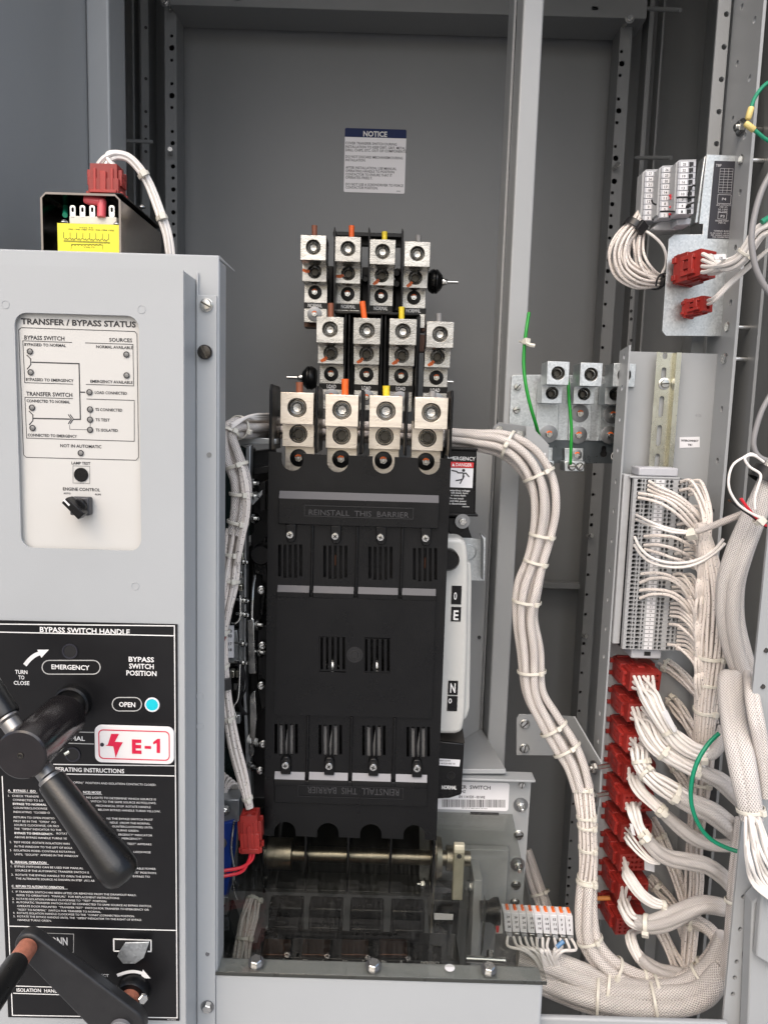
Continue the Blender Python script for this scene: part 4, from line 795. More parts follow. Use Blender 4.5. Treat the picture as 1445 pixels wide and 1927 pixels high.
# relief of the cover
def wedge(z, x0, y0, ysl, x1, y1, yb, pr, name, strip=None, cut=None):
    a = z(x0, y0); c = z(x1, y1); X0 = P(a[0], (a[1]+c[1])/2, YV).x; X1 = P(c[0], (a[1]+c[1])/2, YV).x
    um = (a[0]+c[0])/2; zt_ = P(um, (a[1]+c[1])/2-(z(0, y1)[1]-z(0, y0)[1])/2*0+0, YV).z
    q = lambda y: P(um, z(0, y)[1], YV).z
    b = MB().xprof(X0, X1, [(YV-.0002, q(y0)), (YV-pr, q(ysl)), (YV-pr, q(yb)), (YV-.0002, q(yb)-.0015)])
    o = b.build(name, BLACK, tsw, .0008)
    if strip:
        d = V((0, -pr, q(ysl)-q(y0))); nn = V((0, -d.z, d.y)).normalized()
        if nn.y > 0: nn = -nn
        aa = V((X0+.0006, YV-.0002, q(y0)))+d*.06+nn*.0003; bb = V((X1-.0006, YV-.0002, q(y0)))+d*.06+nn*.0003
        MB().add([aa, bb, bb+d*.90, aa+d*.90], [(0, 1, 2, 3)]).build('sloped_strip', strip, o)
    return o
wedge(ZG, 138, 262, 306, 1042, 280, 448, .0075, 'top_band', STRIPG)
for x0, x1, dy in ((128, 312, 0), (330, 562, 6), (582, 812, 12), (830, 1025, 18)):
    wedge(ZG, x0, 785+dy, 822+dy, x1, 795+dy, 850+dy, .0065, 'ledge', STRIPG)
a = ZG(126, 845); c_ = ZG(1020, 1500)
lowp = wedge(ZG, 126, 848, 852, 1020, 1512, 1512, .0060, 'lower_panel')
bpy.data.objects.remove(lowp)
# lower panel with its vent window left open
sl2 = [s_ for s_ in slots if 1190 < s_[0][1] < 1220]
qh = [(ZG(362, 1075)), (ZG(512, 1080)), (ZG(514, 1282)), (ZG(364, 1276))]; qh2 = [ZG(618, 1082), ZG(766, 1086), ZG(766, 1286), (ZG(618, 1282))]
MB().ppoly(ID, [ZG(126, 850), ZG(1020, 868), ZH(1063, 262), ZH(300, 244)], YV-.0060, .0058, [qh, qh2]).build('lower_panel', BLACK, tsw)
for cx, y in ((440, 1082), (692, 1092)):
    n = 5; hs = []
    for i in range(n):
        x = cx+(i-2)*31; hs.append([ZG(x-7.5, y), ZG(x+7.5, y), ZG(x+7.5, y+182), ZG(x-7.5, y+182)])
    MB().ppoly(ID, [ZG(cx-76, y-5), ZG(cx+73, y-2), ZG(cx+73, y+193), ZG(cx-76, y+190)], YV-.0045, .003, hs).build('vent_grille', BLACK, tsw)
q = P(*ZG(565, 1180), YV-.006); MB().lathe(q, (0, -1, 0), [(0, .0110), (.0010, .0108), (.0010, .0086), (.0002, .0082), (.0003, .005), (.0012, .0045), (.0012, .0002)], 30, cap=False).build('round_boss', BLACKM, tsw)
for x, y in ((437, 1248), (688, 1250)):
    q = P(*ZG(x, y), YV+.016); MB().lathe(q, (0, -1, 0), [(0, .0125), (.004, .0120), (.008, .009), (.0105, .005), (.011, .0005)], 24).build('domed_stud', STEEL, tsw)
# upper middle panels and ribs
for x, y0, y1 in ((322, 440, 822), (575, 450, 832), (830, 458, 838)):
    MB().pbox(ZG, x-7, y0, x+7, y1, YV-.0045, .0042).build('cover_rib', BLACK, tsw, .001)
for x, y0, y1 in ((460, 252, 560), (672, 256, 568), (880, 262, 572)):
    MB().pbox(ZH, x-6, y0, x+6, y1, YV-.0045, .0042).build('cover_rib', BLACK, tsw, .001)
for i, (x, y) in enumerate(((203, 500), (458, 508), (714, 514), (968, 520))):
    MB().ppoly(ZG, [(x-30, y-60), (x+30, y-60), (x+27, y+24), (x+14, y+44), (x-14, y+44), (x-27, y+24)], YV-.0062, .006).build('screw_tab', BLACK, tsw, .0012)
    screw_slot(P(*ZG(x-4, y), YV-.0064), .0050, tsw, name='cross_screw', cross=True, ang=.3+i*.5)
for i, (x, y) in enumerate(((355, 488), (566, 492), (780, 497), (992, 503))):
    MB().ppoly(ZH, [(x-24, y+46), (x+24, y+48), (x+24, y-20), (x+12, y-38), (x-12, y-38), (x-24, y-20)], YV-.0066, .0064).build('screw_tab', BLACK, tsw, .0012)
    screw_slot(P(*ZH(x, y), YV-.0068), .0050, tsw, name='cross_screw', cross=True, ang=.1+i*.6)
for x0, x1, dy in ((302, 452, 0), (468, 660, 3), (677, 868, 8), (887, 1043, 13)):
    wedge(ZH, x0, 519+dy, 552+dy, x1, 524+dy, 580+dy, .0055, 'ledge', STRIPW)
MB().ppoly(ZH, [(300, 562), (1042, 578), (1040, 694), (300, 672)], YV-.0050, .0048).build('bottom_band', BLACK, tsw, .001)
# embossed wording, flat letters coloured greyer to stand for their lit edges
a0, a1, c0, c1_ = rect(ZG, 278, 340, 898, 405, YV-.0075)
MB().prism([(a0, c0), (a1, c0), (a1, c1_), (a0, c1_)], (0, YV-.0086, 0), .0010, [[(a0+.001, c0+.001), (a1-.001, c0+.001), (a1-.001, c1_-.001), (a0+.001, c1_-.001)]]).build('emboss_frame', BLACKM, tsw)
EMB = mat('emboss_lit', (.045, .045, .048), .3, 0, .1, 80)
MB().ptext(ZG, YV-.0079, [('REINSTALL  THIS  BARRIER', 305, 875, 388, 32)], .0).build('embossed_wording', EMB, tsw)
q = P(*ZH(905, 607), YV-.0054); MB().text('REINSTALL  THIS  BARRIER', q, .0105*.9, 467*.3875*mpp(YV), V((-1, 0, 0)), V((0, 0, -1)), 0).build('embossed_wording', EMB, tsw)
a0, a1, c0, c1_ = rect(ZH, 414, 592, 926, 648, YV-.005)
MB().prism([(a0, c0), (a1, c0), (a1, c1_), (a0, c1_)], (0, YV-.0060, 0), .0009, [[(a0+.0008, c0+.0008), (a1-.0008, c0+.0008), (a1-.0008, c1_-.0008), (a0+.0008, c1_-.0008)]]).build('emboss_frame', BLACKM, tsw)
# body behind the cover
b = MB().box(cvx0+.004, cvx1-.004, YV+.03, 1.25, zbot+.02, ztop-.034); b.build('body', BLACKM, tsw, .002)
for x, y in ((358, 365), (572, 370), (783, 375), (997, 382)):
    b = MB().ppoly(ZH, [(x-42, y-70), (x-8, y-70), (x-14, y+70), (x-36, y+70)], YV+.010, .004).ppoly(ZH, [(x+42, y-70), (x+10, y-70), (x+16, y+70), (x+36, y+70)], YV+.010, .004).ppoly(ZH, [(x-4, y+20), (x+8, y-60), (x+4, y+70), (x-2, y+70)], YV+.012, .004)
    b.build('arc_chute_plate', mat('chute_grey', (.30, .30, .30), .5, 0, .1, 80) if x < 400 else bpy.data.materials['chute_grey'], tsw)
for x, y in ((455, 655), (962, 670)):
    MB().pbox(ZG, x-4, y-40, x+4, y+20, YV+.024, .004).build('contact_tip', COPPER, tsw)
# separators between the front lugs
for x0, y0, x1, y1, n in ((95, 1108, 158, 1540, 0), (392, 1120, 408, 1558, 1), (688, 1145, 704, 1566, 1), (975, 1148, 998, 1575, 1), (1245, 1150, 1288, 1585, 2)):
    Y0 = .975
    a = P(*ZB((x0+x1)/2 if n == 1 else (x0+8 if n == 0 else x1-10), y0), Y0); zb_ = P(*ZB(x0, y1), Y0).z
    pl = [(Y0, a.z-.008), (Y0+.006, a.z), (Y0+.07, a.z), (Y0+.085, a.z-.012), (Y0+.085, zb_), (Y0, zb_)]
    MB().prism(pl, (a.x-.0018, 0, 0), .0036, (), FY).build('pole_separator', BLACK, tsw, .0012)
for x in (455, 660, 866):
    a = P(*ZH(x, 850), YV+.03); b = MB().prism([(YV+.02, a.z+.01), (YV+.09, a.z+.01), (YV+.06, a.z-.075), (YV+.03, a.z-.082), (YV+.022, a.z-.04)], (a.x-.0018, 0, 0), .0036, (), FY); b.build('pole_separator', BLACK, tsw, .001)
for x in (253, 1072):
    a = P(*ZH(x, 850), YV+.03); MB().prism([(YV+.01, a.z+.01), (YV+.09, a.z+.01), (YV+.06, a.z-.075), (YV+.03, a.z-.082), (YV+.016, a.z-.04)], (a.x-.0018, 0, 0), .0036, (), FY).build('pole_separator', BLACK, tsw, .001)
# white indicator cover on the right flank
YI = 1.0
wc = MB().ppoly(ZG, [(1000, 520), (1165, 520), (1192, 545), (1203, 600), (1207, 700), (1203, 1100), (1190, 1500), (1183, 1560), (1172, 1620), (1130, 1632), (1000, 1632)], YI, .045).build('indicator_cover', WHITEP, tsw, .006, 4)
MB().ppoly(ZG, [(1180, 640), (1222, 665), (1226, 760), (1215, 1480), (1200, 1540), (1170, 1560)], YI+.014, .03).build('cover_edge', WHITEP, wc, .003)
for y0, y1, s, ty, x0, x1 in ((790, 895, '0', 868, 1112, 1168), (910, 992, 'E', 982, 1110, 1165), (1328, 1408, 'N', 1394, 1092, 1148), (1415, 1500, '0', 1455, 1088, 1145)):
    wn = MB().pbox(ZG, x0, y0, x1, y1, YI-.0008, .0007).build('window', BLACK, wc)
    if s in 'EN': MB().ptext(ZG, YI-.0011, [(s, x0+12, x1-14, ty, 56 if s != '0' else 44)], .02).build('lettering', INKW, wn)
    else: MB().ptext(ZG, YI-.0011, [(s, x0+(12 if ty < 1000 else 6), x0+(30 if ty < 1000 else 26), ty, 44 if ty < 1000 else 30)], .01).build('lettering', INKW, wn)
MB().lathe(P(*ZG(1092, 636), YI-.004), (0, 1, 0), [(-.016, .012), (-.012, .0145), (.006, .0145), (.010, .013)], 30).build('pivot_boss', BLACK, tsw)
MB().lathe(P(*ZG(44, 605), YI-.004), (0, 1, 0), [(-.016, .012), (-.012, .0145), (.006, .0145), (.010, .013)], 30).build('pivot_boss', BLACK, tsw)
# emergency cover with danger label
YE = 1.045
ec = MB().ppoly(ZG, [(1060, 10), (1258, 18), (1256, 34), (1248, 376), (1250, 396), (1060, 404)], YE, .08).build('emergency_cover', BLACK, tsw, .003)
for y in (8, 382): MB().pbox(ZG, 1060, y, 1262, y+14, YE-.006, .09).build('cover_lip', BLACK, ec, .001)
MB().ppoly(ZG, [(1080, 86), (1238, 92), (1236, 122), (1080, 118)], YE-.0009, .0008).build('danger_band', DANGER, ec)
MB().ppoly(ZG, [(1080, 121), (1236, 125), (1230, 236), (1080, 230)], YE-.0009, .0008).build('pictogram_field', LABELW, ec)
b = MB().ptext(ZG, YE-.0012, [('EMERGENCY', 1090, 1246, 76, 20), ('DANGER', 1136, 1226, 112, 18), ('hazardous voltage', 1100, 1216, 253, 10), ('will shock, burn,', 1108, 1206, 267, 10), ('or cause death.', 1108, 1194, 281, 10), ('Do not touch', 1100, 1180, 298, 10), ('until ALL power', 1102, 1196, 313, 10), ('is disconnected.', 1100, 1196, 328, 10), ('305001', 1172, 1212, 344, 6)], .01)
b.add([P(*ZG(*q), YE-.0012) for q in ((1114, 112), (1122, 94), (1131, 112))], [(0, 1, 2)])
b.build('lettering', INKW, ec)
b = MB().strokes(ZG, YE-.0012, [[(1112, 136), (1142, 142), (1148, 150), (1178, 150)], [(1178, 152), (1182, 172), (1172, 188), (1160, 212)], [(1170, 188), (1136, 194)], [(1180, 152), (1194, 152), (1212, 174)], [(1180, 156), (1176, 184)]], 7)
q = P(*ZG(1180, 136), YE-.0012); b.prism(circ(q.x, q.z, .0022, 12), (0, q.y, 0), .0001); b.build('pictogram', INK, ec)
bolt_hex(P(*ZG(1174, 424), YE-.006), .0055, tsw, washer=1.9, stud=.004); MB().ppoly(ZG, [(1090, 400), (1200, 410), (1210, 470), (1228, 520), (1120, 516), (1090, 480)], YE+.002, .03).build('cover_foot', BLACK, tsw, .002)
# zinc angle behind the indicator
zb_ = T('zinc_angle', 'small galvanised angle bracket beside the white indicator cover', 'bracket', P(900, 1050, 1.15))
MB().ppoly(ZG, [(1120, 512), (1296, 528), (1290, 762), (1120, 756)], 1.12, .002).build('plate', ZINC, zb_, .0004)
MB().ppoly(ZG, [(1278, 500), (1306, 518), (1300, 762), (1290, 762), (1292, 530)], 1.095, .024).build('flange', ZINC, zb_, .0004)
MB().lathe(P(*ZG(1205, 600), 1.1195), (0, -1, 0), [(0, .0135), (.001, .013), (.0012, .0115), (.0005, .011), (.0006, .006)], 28).build('pressed_stud', ZINC, zb_)
# lower black box lettered NORMAL
Yq = 1.012
nb = MB().ppoly(ZH, [(1080, 372), (1222, 386), (1208, 634), (1150, 652), (1080, 655)], Yq, .06).build('normal_cover', BLACK, tsw, .002)
MB().add([P(*ZH(1080, 366), Yq), P(*ZH(1224, 384), Yq), P(*ZH(1214, 312), Yq+.03), P(*ZH(1138, 306), Yq+.03), P(*ZH(1080, 310), Yq+.03)], [(0, 1, 2, 3, 4)]).build('cover_slope', mat('slope_black', (.03, .027, .024), .45, 0, .5, 90), nb)  # sloped top in a lighter, mottled black than the cover
k = MB().ppoly(ZH, [(1096, 458), (1202, 465), (1198, 497), (1096, 490)], Yq-.0008, .0007).build('part_label', LABELW, nb)
MB().ptext(ZH, Yq-.0011, [('000212-003', 1102, 1156, 471, 8), ('1141520-000 10', 1100, 1180, 485, 9)], .01).build('lettering', INK, k)
MB().ptext(ZH, Yq-.0008, [('NORMAL', 1112, 1188, 606, 20)], .02).build('lettering', INKW, nb)
MB().lathe(P(*ZH(1157, 540), Yq-.0004), (0, -1, 0), [(0, .0062), (.0006, .006), (.0006, .005), (-.0001, .0048)], 20, cap=False).build('inspection_hole', BLACKM, nb)
MB().cyl(P(*ZH(1157, 540), Yq-.0004), P(*ZH(1157, 540), Yq-.0006), .0048, n=20).build('hole_depth', mat('void_black', (.001, .001, .001), .9), nb)

# ================================================================== label plate and clear shield
YL = 1.062
lp = T('label_plate', 'grey steel plate with bar code sticker ending in ER SWITCH', 'mounting plate', P(900, 1690, YL))
MB().ppoly(R7, [(-200, 418), (490, 424), (462, 850), (440, 1150), (440, 1215), (300, 1215), (-200, 1215)], YL, .003).build('plate', PAINT, lp, .0006)
zt_ = P(*R7(200, 424), YL-.028).z; b = MB().box(P(*R7(-200, 410), YL).x, P(*R7(492, 410), YL).x, YL-.028, YL-.001, zt_-.001, zt_+.0025); b.build('top_lip', PAINT, lp, .001)
a0, a1, c0, c1_ = rect(R7, -130, 432, 352, 605, YL-.0006)
sk = MB().prism(rrect(a0, c0, a1, c1_, .004), (0, YL-.0006, 0), .0005).build('bar_code_sticker', LABELW, lp)
b = MB().ptext(R7, YL-.0009, [('TRANSFER  SWITCH', -70, 255, 470, 25), ('60HZ', 38, 88, 498, 17), ('SN: 1141520 - 001WE', 42, 213, 530, 18), ('480 277 60 AMB 208 00 100 0064', 60, 228, 595, 5)], .018)
rg = random.Random(4); x = -60
while x < 330:
    w_ = rg.choice((2, 2, 3, 5)); y = 540+x*.006
    b.add([P(*R7(*q), YL-.0009) for q in ((x, y), (x+w_, y), (x+w_, y+48), (x, y+48))], [(0, 1, 2, 3)]); x += w_+rg.choice((2.4, 3, 5))
b.build('lettering', INK, sk)
MB().pbox(R7, 113, 619, 290, 636, YL-.0004, .0003).build('plate_slot', BLACKM, lp)
screw_slot(P(*R7(432, 448), YL-.001), .0050, lp, ang=1.4); screw_slot(P(*R7(412, 757), YL), .0066, lp, ang=.2, washer=1.1)
for x, y in ((424, 582), (405, 948)):
    bolt_hex(P(*R7(x, y-10), YL-.0002), .0062, lp, washer=1.75, stud=.014, name='stud_nut')
for x, y in ((395, 1068), (388, 1176)): screw_slot(P(*R7(x, y), YL), .0062, lp, ang=.1, washer=1.25)
# shield
sh = T('clear_shield', 'clear acrylic shield sloping over the drawout mechanism above the front sill', 'shield', P(716, 1820, .83))
xl_, xr_ = P(400, 1800, .83).x, P(1018, 1820, .83).x
zf, zk = zS if False else P(716, 1836, .83).z, P(938, 1536, YL-.004).z
zsill = P(716, 1842, YS).z
zf = zsill+.0045
b = MB().xprof(xl_, xr_, [(YS-.002, zsill+.0008), (YS-.002, zsill+.0048), (YS+.026, zsill+.0048+.002), (YL-.003, zk+.004), (YL-.003, zk), (YS+.028, zsill+.0020), (YS+.026, zsill+.0008)]); b.build('sheet', ACRYL, sh, .0006)
MB().box(xl_+.001, xr_-.0005, YS-.0032, YS-.0022, zsill+.0006, zsill+.0050).build('sheet_edge', mat('smoked_edge', (.035, .037, .033), .3, 0, .1, 60), sh, .0003)
for u, v in (ZH(212, 1462), ZH(780, 1470), ZH(1340, 1485)):
    q = P(u, v, YS+.013); bolt_hex(V((q.x, YS+.013, zsill+.0054)), .0070, sh, V((0, -.25, 1)), washer=1.35, name='hex_bolt')
MB().lathe(V((P(*ZH(1150, 1492), YS+.014).x, YS+.014, zsill+.0054)), (0, 0, 1), [(0, .006), (.0006, .006), (.0006, .004)], 20).build('fixing_hole', LABELW, sh)

# ================================================================== drawout mechanism under the shield
dm = T('drawout_mechanism', 'steel cross shaft and dark cradle under the clear shield', 'mechanism', P(700, 1700, 1.05))
Ysf = 1.015
a = P(*ZH(270, 928), Ysf); c = P(*ZH(1250, 928), Ysf); zsh = P(*ZH(700, 928), Ysf).z
MB().cyl((a.x, Ysf, zsh), (c.x, Ysf, zsh), .0105, n=28).build('cross_shaft', SHAFT, dm)
a = P(*ZH(268, 928), Ysf).x; c = P(*ZH(390, 928), Ysf).x; MB().lathe((a, Ysf, zsh), (1, 0, 0), [(0, .0215), (c-a-.001, .0215), (c-a, .0205)], 32).build('shaft_sleeve', SHAFT, dm)
x = P(*ZH(1072, 920), Ysf).x; MB().lathe((x, Ysf, zsh), (1, 0, 0), [(0, .036), (.003, .037), (.004, .030), (.011, .028), (.012, .014)], 36).build('flange_disc', SHAFT, dm)
x = P(*ZH(1135, 920), Ysf).x; MB().lathe((x, Ysf, zsh), (1, 0, 0), [(0, .0175), (.014, .0175), (.015, .015)], 28).build('shaft_sleeve', SHAFT, dm)
x = P(*ZH(1195, 920), Ysf-.02).x; q1 = P(*ZH(1195, 868), Ysf-.02).z; q0 = P(*ZH(1195, 1135), Ysf-.02).z
lv = MB().box(x-.0075, x+.0075, Ysf-.026, Ysf-.016, q0, q1).build('lever', mat('cream_lever', (.52, .49, .38), .45, .3, .15, 90), dm, .0015)
MB().lathe((x, Ysf-.026, P(*ZH(1195, 920), Ysf-.02).z), (0, -1, 0), [(0, .0035), (.001, .0034), (.0005, .001)], 14).build('lever_pin', DSTEEL, lv)
for X_, Y_ in ((1240, 1078), (1030, 1068)): bolt_hex(P(*ZH(X_, Y_), Ysf+.01), .0062, dm, V((1, 0, 0)) if X_ > 1100 else V((-1, 0, 0)), stud=.006)
x = P(*ZH(1066, 1000), Ysf-.01).x; MB().prism([(Ysf-.03, zsh+.035), (Ysf+.08, zsh+.035), (Ysf+.08, zsh-.12), (Ysf-.01, zsh-.12), (Ysf-.03, zsh-.03)], (x, 0, 0), .003, (), FY).build('side_plate', SHAFT, dm, .0005)
DK = mat('cradle_dark', (.012, .0125, .012), .5, 0, .2, 20)
x0, x1 = P(*ZH(100, 1000), 1.04).x, P(*ZH(1060, 1000), 1.04).x
MB().box(x0, x1, 1.075, 1.08, zsh-.10, zsh+.05).build('rear_plate', DK, dm)
b = MB().box(x0, x1, 1.03, 1.074, zsh-.072, zsh-.066); b.build('cradle_rail', mat('cradle_grey', (.04, .04, .038), .45, 0, .1, 20), dm, .001)
MB().box(x0, x1, .90, 1.09, zsh-.205, zsh-.20).build('cradle_floor', BLACKM, dm)
Ylo = .985
for k, x in enumerate((340, 540, 745, 950)):
    a0, a1, c0, c1_ = rect(ZH, x-85, 1220, x+85, 1400, Ylo)
    MB().box(a0, a1, Ylo+.03, Ylo+.06, zsh-.20, zsh-.085).build('pole_unit', BLACK, dm, .003)
    MB().box(a0+.006, a1-.006, Ylo+.012, Ylo+.03, zsh-.125, zsh-.119).build('contact_finger', SHAFT, dm)
    for j in range(6):
        xx = a0+.008+(a1-a0-.016)*j/5; MB().box(xx-.0016, xx+.0016, Ylo+.022, Ylo+.0299, zsh-.195, zsh-.13).build('cooling_fin', BLACK, dm, .0006)
    MB().box(a0+.003, a1-.003, Ylo+.006, Ylo+.029, zsh-.112, zsh-.098).build('arc_cover', BLACK, dm, .002)
    for j in (0, 1): screw_slot((a0+.012+(a1-a0-.024)*j, Ylo+.010, zsh-.130), .0042, dm, V((0, -1, .3)), name='pole_screw')
    q = P(*ZH(x, 1370), Ylo); MB().lathe(V((q.x, Ylo+.01, zsh-.165)), (0, -1, .25), [(-.02, .022), (.01, .022), (.016, .018), (.016, .012)], 28).build('pole_cap', BLACK, dm)
Yw = .90
for s1, s2, x0, x1, y in (('EA', '5', 248, 362, 1443), ('EB', '6', 440, 556, 1446), ('EC', '7', 632, 746, 1450), ('EN', '8', 820, 936, 1452)):
    a0, a1, c0, c1_ = rect(ZH, x0-10, 1410, x1+10, 1426, Yw)
    MB().box(a0, a1, Yw, Yw+.03, c0, c1_).build('copper_bar', COPPER, dm, .0006)
b = MB(); a0, a1, c0, c1_ = rect(ZH, 200, 1432, 1200, 1500, Yw+.004); fb = b.box(a0, a1, Yw+.004, Yw+.06, c0-.02, c1_).build('front_bar', BLACK, dm, .002)
MB().ptext(ZH, Yw+.0035, [(s, x, x+(26 if len(s) > 1 else 12), y, 17) for s1, s2, xa_, xb_, y in (('EA', '5', 250, 340, 1444), ('EB', '6', 440, 532, 1447), ('EC', '7', 632, 724, 1450), ('EN', '8', 820, 910, 1452)) for s, x in ((s1, xa_), (s2, xb_))]+[('EMERGENCY', 1010, 1110, 1456, 17)], .01).build('lettering', INKW, fb)
MB().ppoly(ZH, [(1075, 1210), (1168, 1215), (1166, 1242), (1075, 1240)], .99, .001).build('part_label', LABELW, dm)
MB().ppoly(ZH, [(1075, 1145), (1200, 1150), (1185, 1370), (1075, 1370)], .992, .05).build('lower_cover', BLACK, dm, .002)
MB().box(P(*ZH(1260, 1200), 1.0).x, P(*ZH(1300, 1200), 1.0).x, .995, 1.05, zsh-.22, zsh-.02).build('guide_rail', PAINT, dm, .001)
MB().box(P(*ZH(1440, 1000), 1.05).x-.075, P(*ZH(1440, 1000), 1.05).x-.003, 1.046, 1.058, zsh-.10, zsh-.004).build('guide_plate', PAINT, dm, .001)
MB().cyl(P(*ZH(1230, 1430), .92), P(*ZH(1420, 1440), .92), .0045, n=14).build('guide_pin', STEEL, dm)
MB().tube([P(*ZH(1345+14*math.cos(t*.9), 1395+ t*1.2+14*math.sin(t*.9)), .93+.008*math.sin(t*.9)) for t in range(40)], .0012, 6).build('return_spring', STEEL, dm)
MB().ppoly(ZH, [(1318, 1120), (1330, 1180), (1312, 1380), (1300, 1420), (1306, 1330), (1316, 1180)], .95, .003).build('hook_plate', STEEL, dm)
MB().lathe(P(*ZH(1300, 1200), .97), (1, 0, .05), [(0, .014), (.012, .014), (.02, .018), (.026, .018), (.028, .010)], 24).build('roller', BLACK, dm)
hb = T('wire_bundle', 'dusty wire bundle hanging under the clear shield beside the grey panel', 'wire bundle', P(470, 1760, .95), 'white wire bundles')
p, r = path([(478, 1690, .98, 13), (470, 1720, .96, 18), (462, 1760, .94, 18), (455, 1815, .92, 19), (450, 1850, .9, 20)])
strands(MB(), p, r, 16, 3*mpp(.95), .3, .2, seed=9).build('wires', WIRE, hb); tie(p, r, .55, hb); tie(p, r, .08, hb)
# ================================================================== braided harnesses
def harness(name, label, pts, n, sr, mt=None, twist=.6, jit=.18, ties=(), seed=1, group='white wire harnesses', k=8, cat='wire harness', sides=12, flat=1.0, wires=None, part='braided_sleeve', fan=None, frac=.3, tieside=None):
    p, r = path([(a_[0], a_[1], a_[2], a_[3]*1.22) for a_ in pts], k); t = T(name, label, cat, p[0], group); Y = pts[0][2]
    strands(MB(), p, r, n, sr*mpp(Y), twist, jit, sides=sides, seed=seed, flat=flat, fan=fan, frac=frac).build(part, mt or BRAID, t)
    for q in ties: tie(p, [max(a, .004) for a in r], q, t, side=tieside)
    return t, p, r
# behind the front lugs, across to the post and down to the sill
main = [(520, 806, 1.10, 17), (640, 812, 1.10, 18), (760, 818, 1.10, 18), (855, 824, 1.09, 16), (900, 828, 1.08, 18), (950, 835, 1.07, 22), (992, 862, 1.06, 25), (1018, 905, 1.055, 25), (1026, 955, 1.05, 23), (1020, 1008, 1.05, 20), (1008, 1058, 1.05, 19), (995, 1105, 1.05, 23), (989, 1160, 1.05, 21), (998, 1225, 1.05, 23), (1004, 1300, 1.045, 21), (1030, 1352, 1.04, 23), (1060, 1400, 1.03, 24), (1082, 1440, 1.02, 21), (1096, 1485, 1.01, 19)]
t, p, r = harness('wire_harness', 'long white braided harness from front lugs over and down the centre post', main, 7, 7.2, ties=(.285, .375, .50, .56, .645, .755, .86, .905), seed=5, twist=2.2, jit=.22)
low = [(1096, 1480, 1.01, 19), (1104, 1545, 1.0, 19), (1106, 1610, 1.0, 18), (1104, 1660, 1.0, 19)]
strands(MB(), *path(low), 17, 3.4*mpp(1.0), .5, .08, seed=6).build('wires', WIRE, t)
p2, r2 = path(low)
for q in (.05, .3, .38, .62, .92): tie(p2, r2, q, t)
low2 = [(1104, 1655, 1.0, 20), (1102, 1720, .99, 24), (1112, 1775, .98, 26), (1150, 1820, .97, 26), (1210, 1848, .965, 25), (1280, 1845, .96, 22), (1330, 1815, .955, 20), (1356, 1770, .95, 17)]
p2, r2 = path(low2); strands(MB(), p2, r2, 5, 10.5*mpp(.98), 1.0, .15, sides=12, seed=8).build('braided_sleeve', BRAID, t)
for q in (.02, .28, .45, .58, .84): tie(p2, r2, q, t)
# sleeves along the bottom
harness('wire_harness', 'thick white braided harness lying along the right sill, upper run', [(975, 1802, .99, 16), (1030, 1815, .985, 24), (1090, 1838, .97, 27), (1150, 1862, .955, 29), (1220, 1872, .945, 29), (1290, 1862, .94, 27), (1340, 1822, .935, 24), (1365, 1765, .93, 18)], 4, 15, BRAIDB, 1.0, .12, (.42, .62, .82), 11, sides=16)
harness('wire_harness', 'thick white braided harness lying along the right sill, lower run', [(1000, 1838, .985, 20), (1040, 1852, .98, 26), (1100, 1872, .955, 30), (1170, 1886, .94, 32), (1250, 1887, .93, 31), (1320, 1870, .922, 27), (1362, 1820, .92, 20)], 4, 17, BRAIDB, .8, .1, (.40, .63), 12, sides=16)
harness('wire_harness', 'dark shaded braided harness rising behind the label plate to the cross shaft', [(990, 1600, 1.22, 12), (1005, 1650, 1.2, 15), (1022, 1700, 1.18, 16), (1040, 1760, 1.15, 16)], 3, 8, BRAID, .4, .1, (.55,), 13)
# left harness
lh = [(505, 803, 1.05, 16), (470, 804, .99, 17), (440, 806, .95, 17), (430, 822, .94, 16), (440, 860, .94, 18), (453, 905, .94, 17), (452, 955, .94, 17), (444, 1005, .94, 15)]
t, p, r = harness('wire_harness', 'white braided and loose wire harness hanging between grey panel and switch', lh, 5, 7.5, ties=(.24, .38, .64, .80, .93), seed=21, twist=.5)
lh2 = [(442, 995, .94, 15), (436, 1050, .94, 17), (432, 1100, .935, 19), (424, 1150, .93, 16), (418, 1200, .93, 13), (420, 1260, .93, 12), (426, 1325, .93, 12), (438, 1395, .93, 13), (456, 1460, .93, 12), (470, 1520, .93, 8)]
p, r = path(lh2); strands(MB(), p, r, 9, 4.0*mpp(.94), .8, .35, seed=22).build('wires', WIRE, t)
for q in (.10, .22, .42, .55, .72, .97): tie(p, r, q, t)
tie(p, r, .60, t, .010, BLKW)
lh3 = [(447, 850, .935, 5), (460, 905, .93, 9), (464, 960, .93, 8), (455, 1010, .93, 8), (446, 1060, .93, 7)]
strands(MB(), *path(lh3), 4, 4.0*mpp(.94), .4, .2, seed=23).build('wires', WIRE, t)
b = MB()
for i in range(3): b.tube(path([(435, 800+i*3, .93, 3), (452+i*6, 790-i*2, .95, 3), (480, 781+i*4, .98, 3), (515, 780+i*4, 1.04, 3)])[0], 3*mpp(.95), 7)
b.build('loose_wires', WIREC, t)
q = P(471, 1520, .925); tq, fan = plug_block('plug_connector', 'red plug hanging on the white wires beside the black barrier cover', P(471, 1528, .925), .022, .052, .022, (-.05, 0, 1), (0, 1, 0), (2, 2))
b = MB()
for i in range(2): b.tube(path([(478-i*6, 1600, .925, 3), (474-i*5, 1618, .92, 3), (455, 1632+i*8, .915, 3), (425, 1638+i*10, .91, 3), (395, 1642+i*10, .90, 3)])[0], 3.4*mpp(.92), 8)
rw = T('red_leads', 'pair of bright red wires from hanging plug to grey panel edge', 'wires', P(471, 1610, .92)); b.build('wires', REDW, rw)
plug_block('plug_connector', 'small red plug half hidden at the grey panel edge beside loose wires', P(414, 1182, .93), .014, .034, .018, (.3, 0, 1), (0, 1, 0), (2, 2))

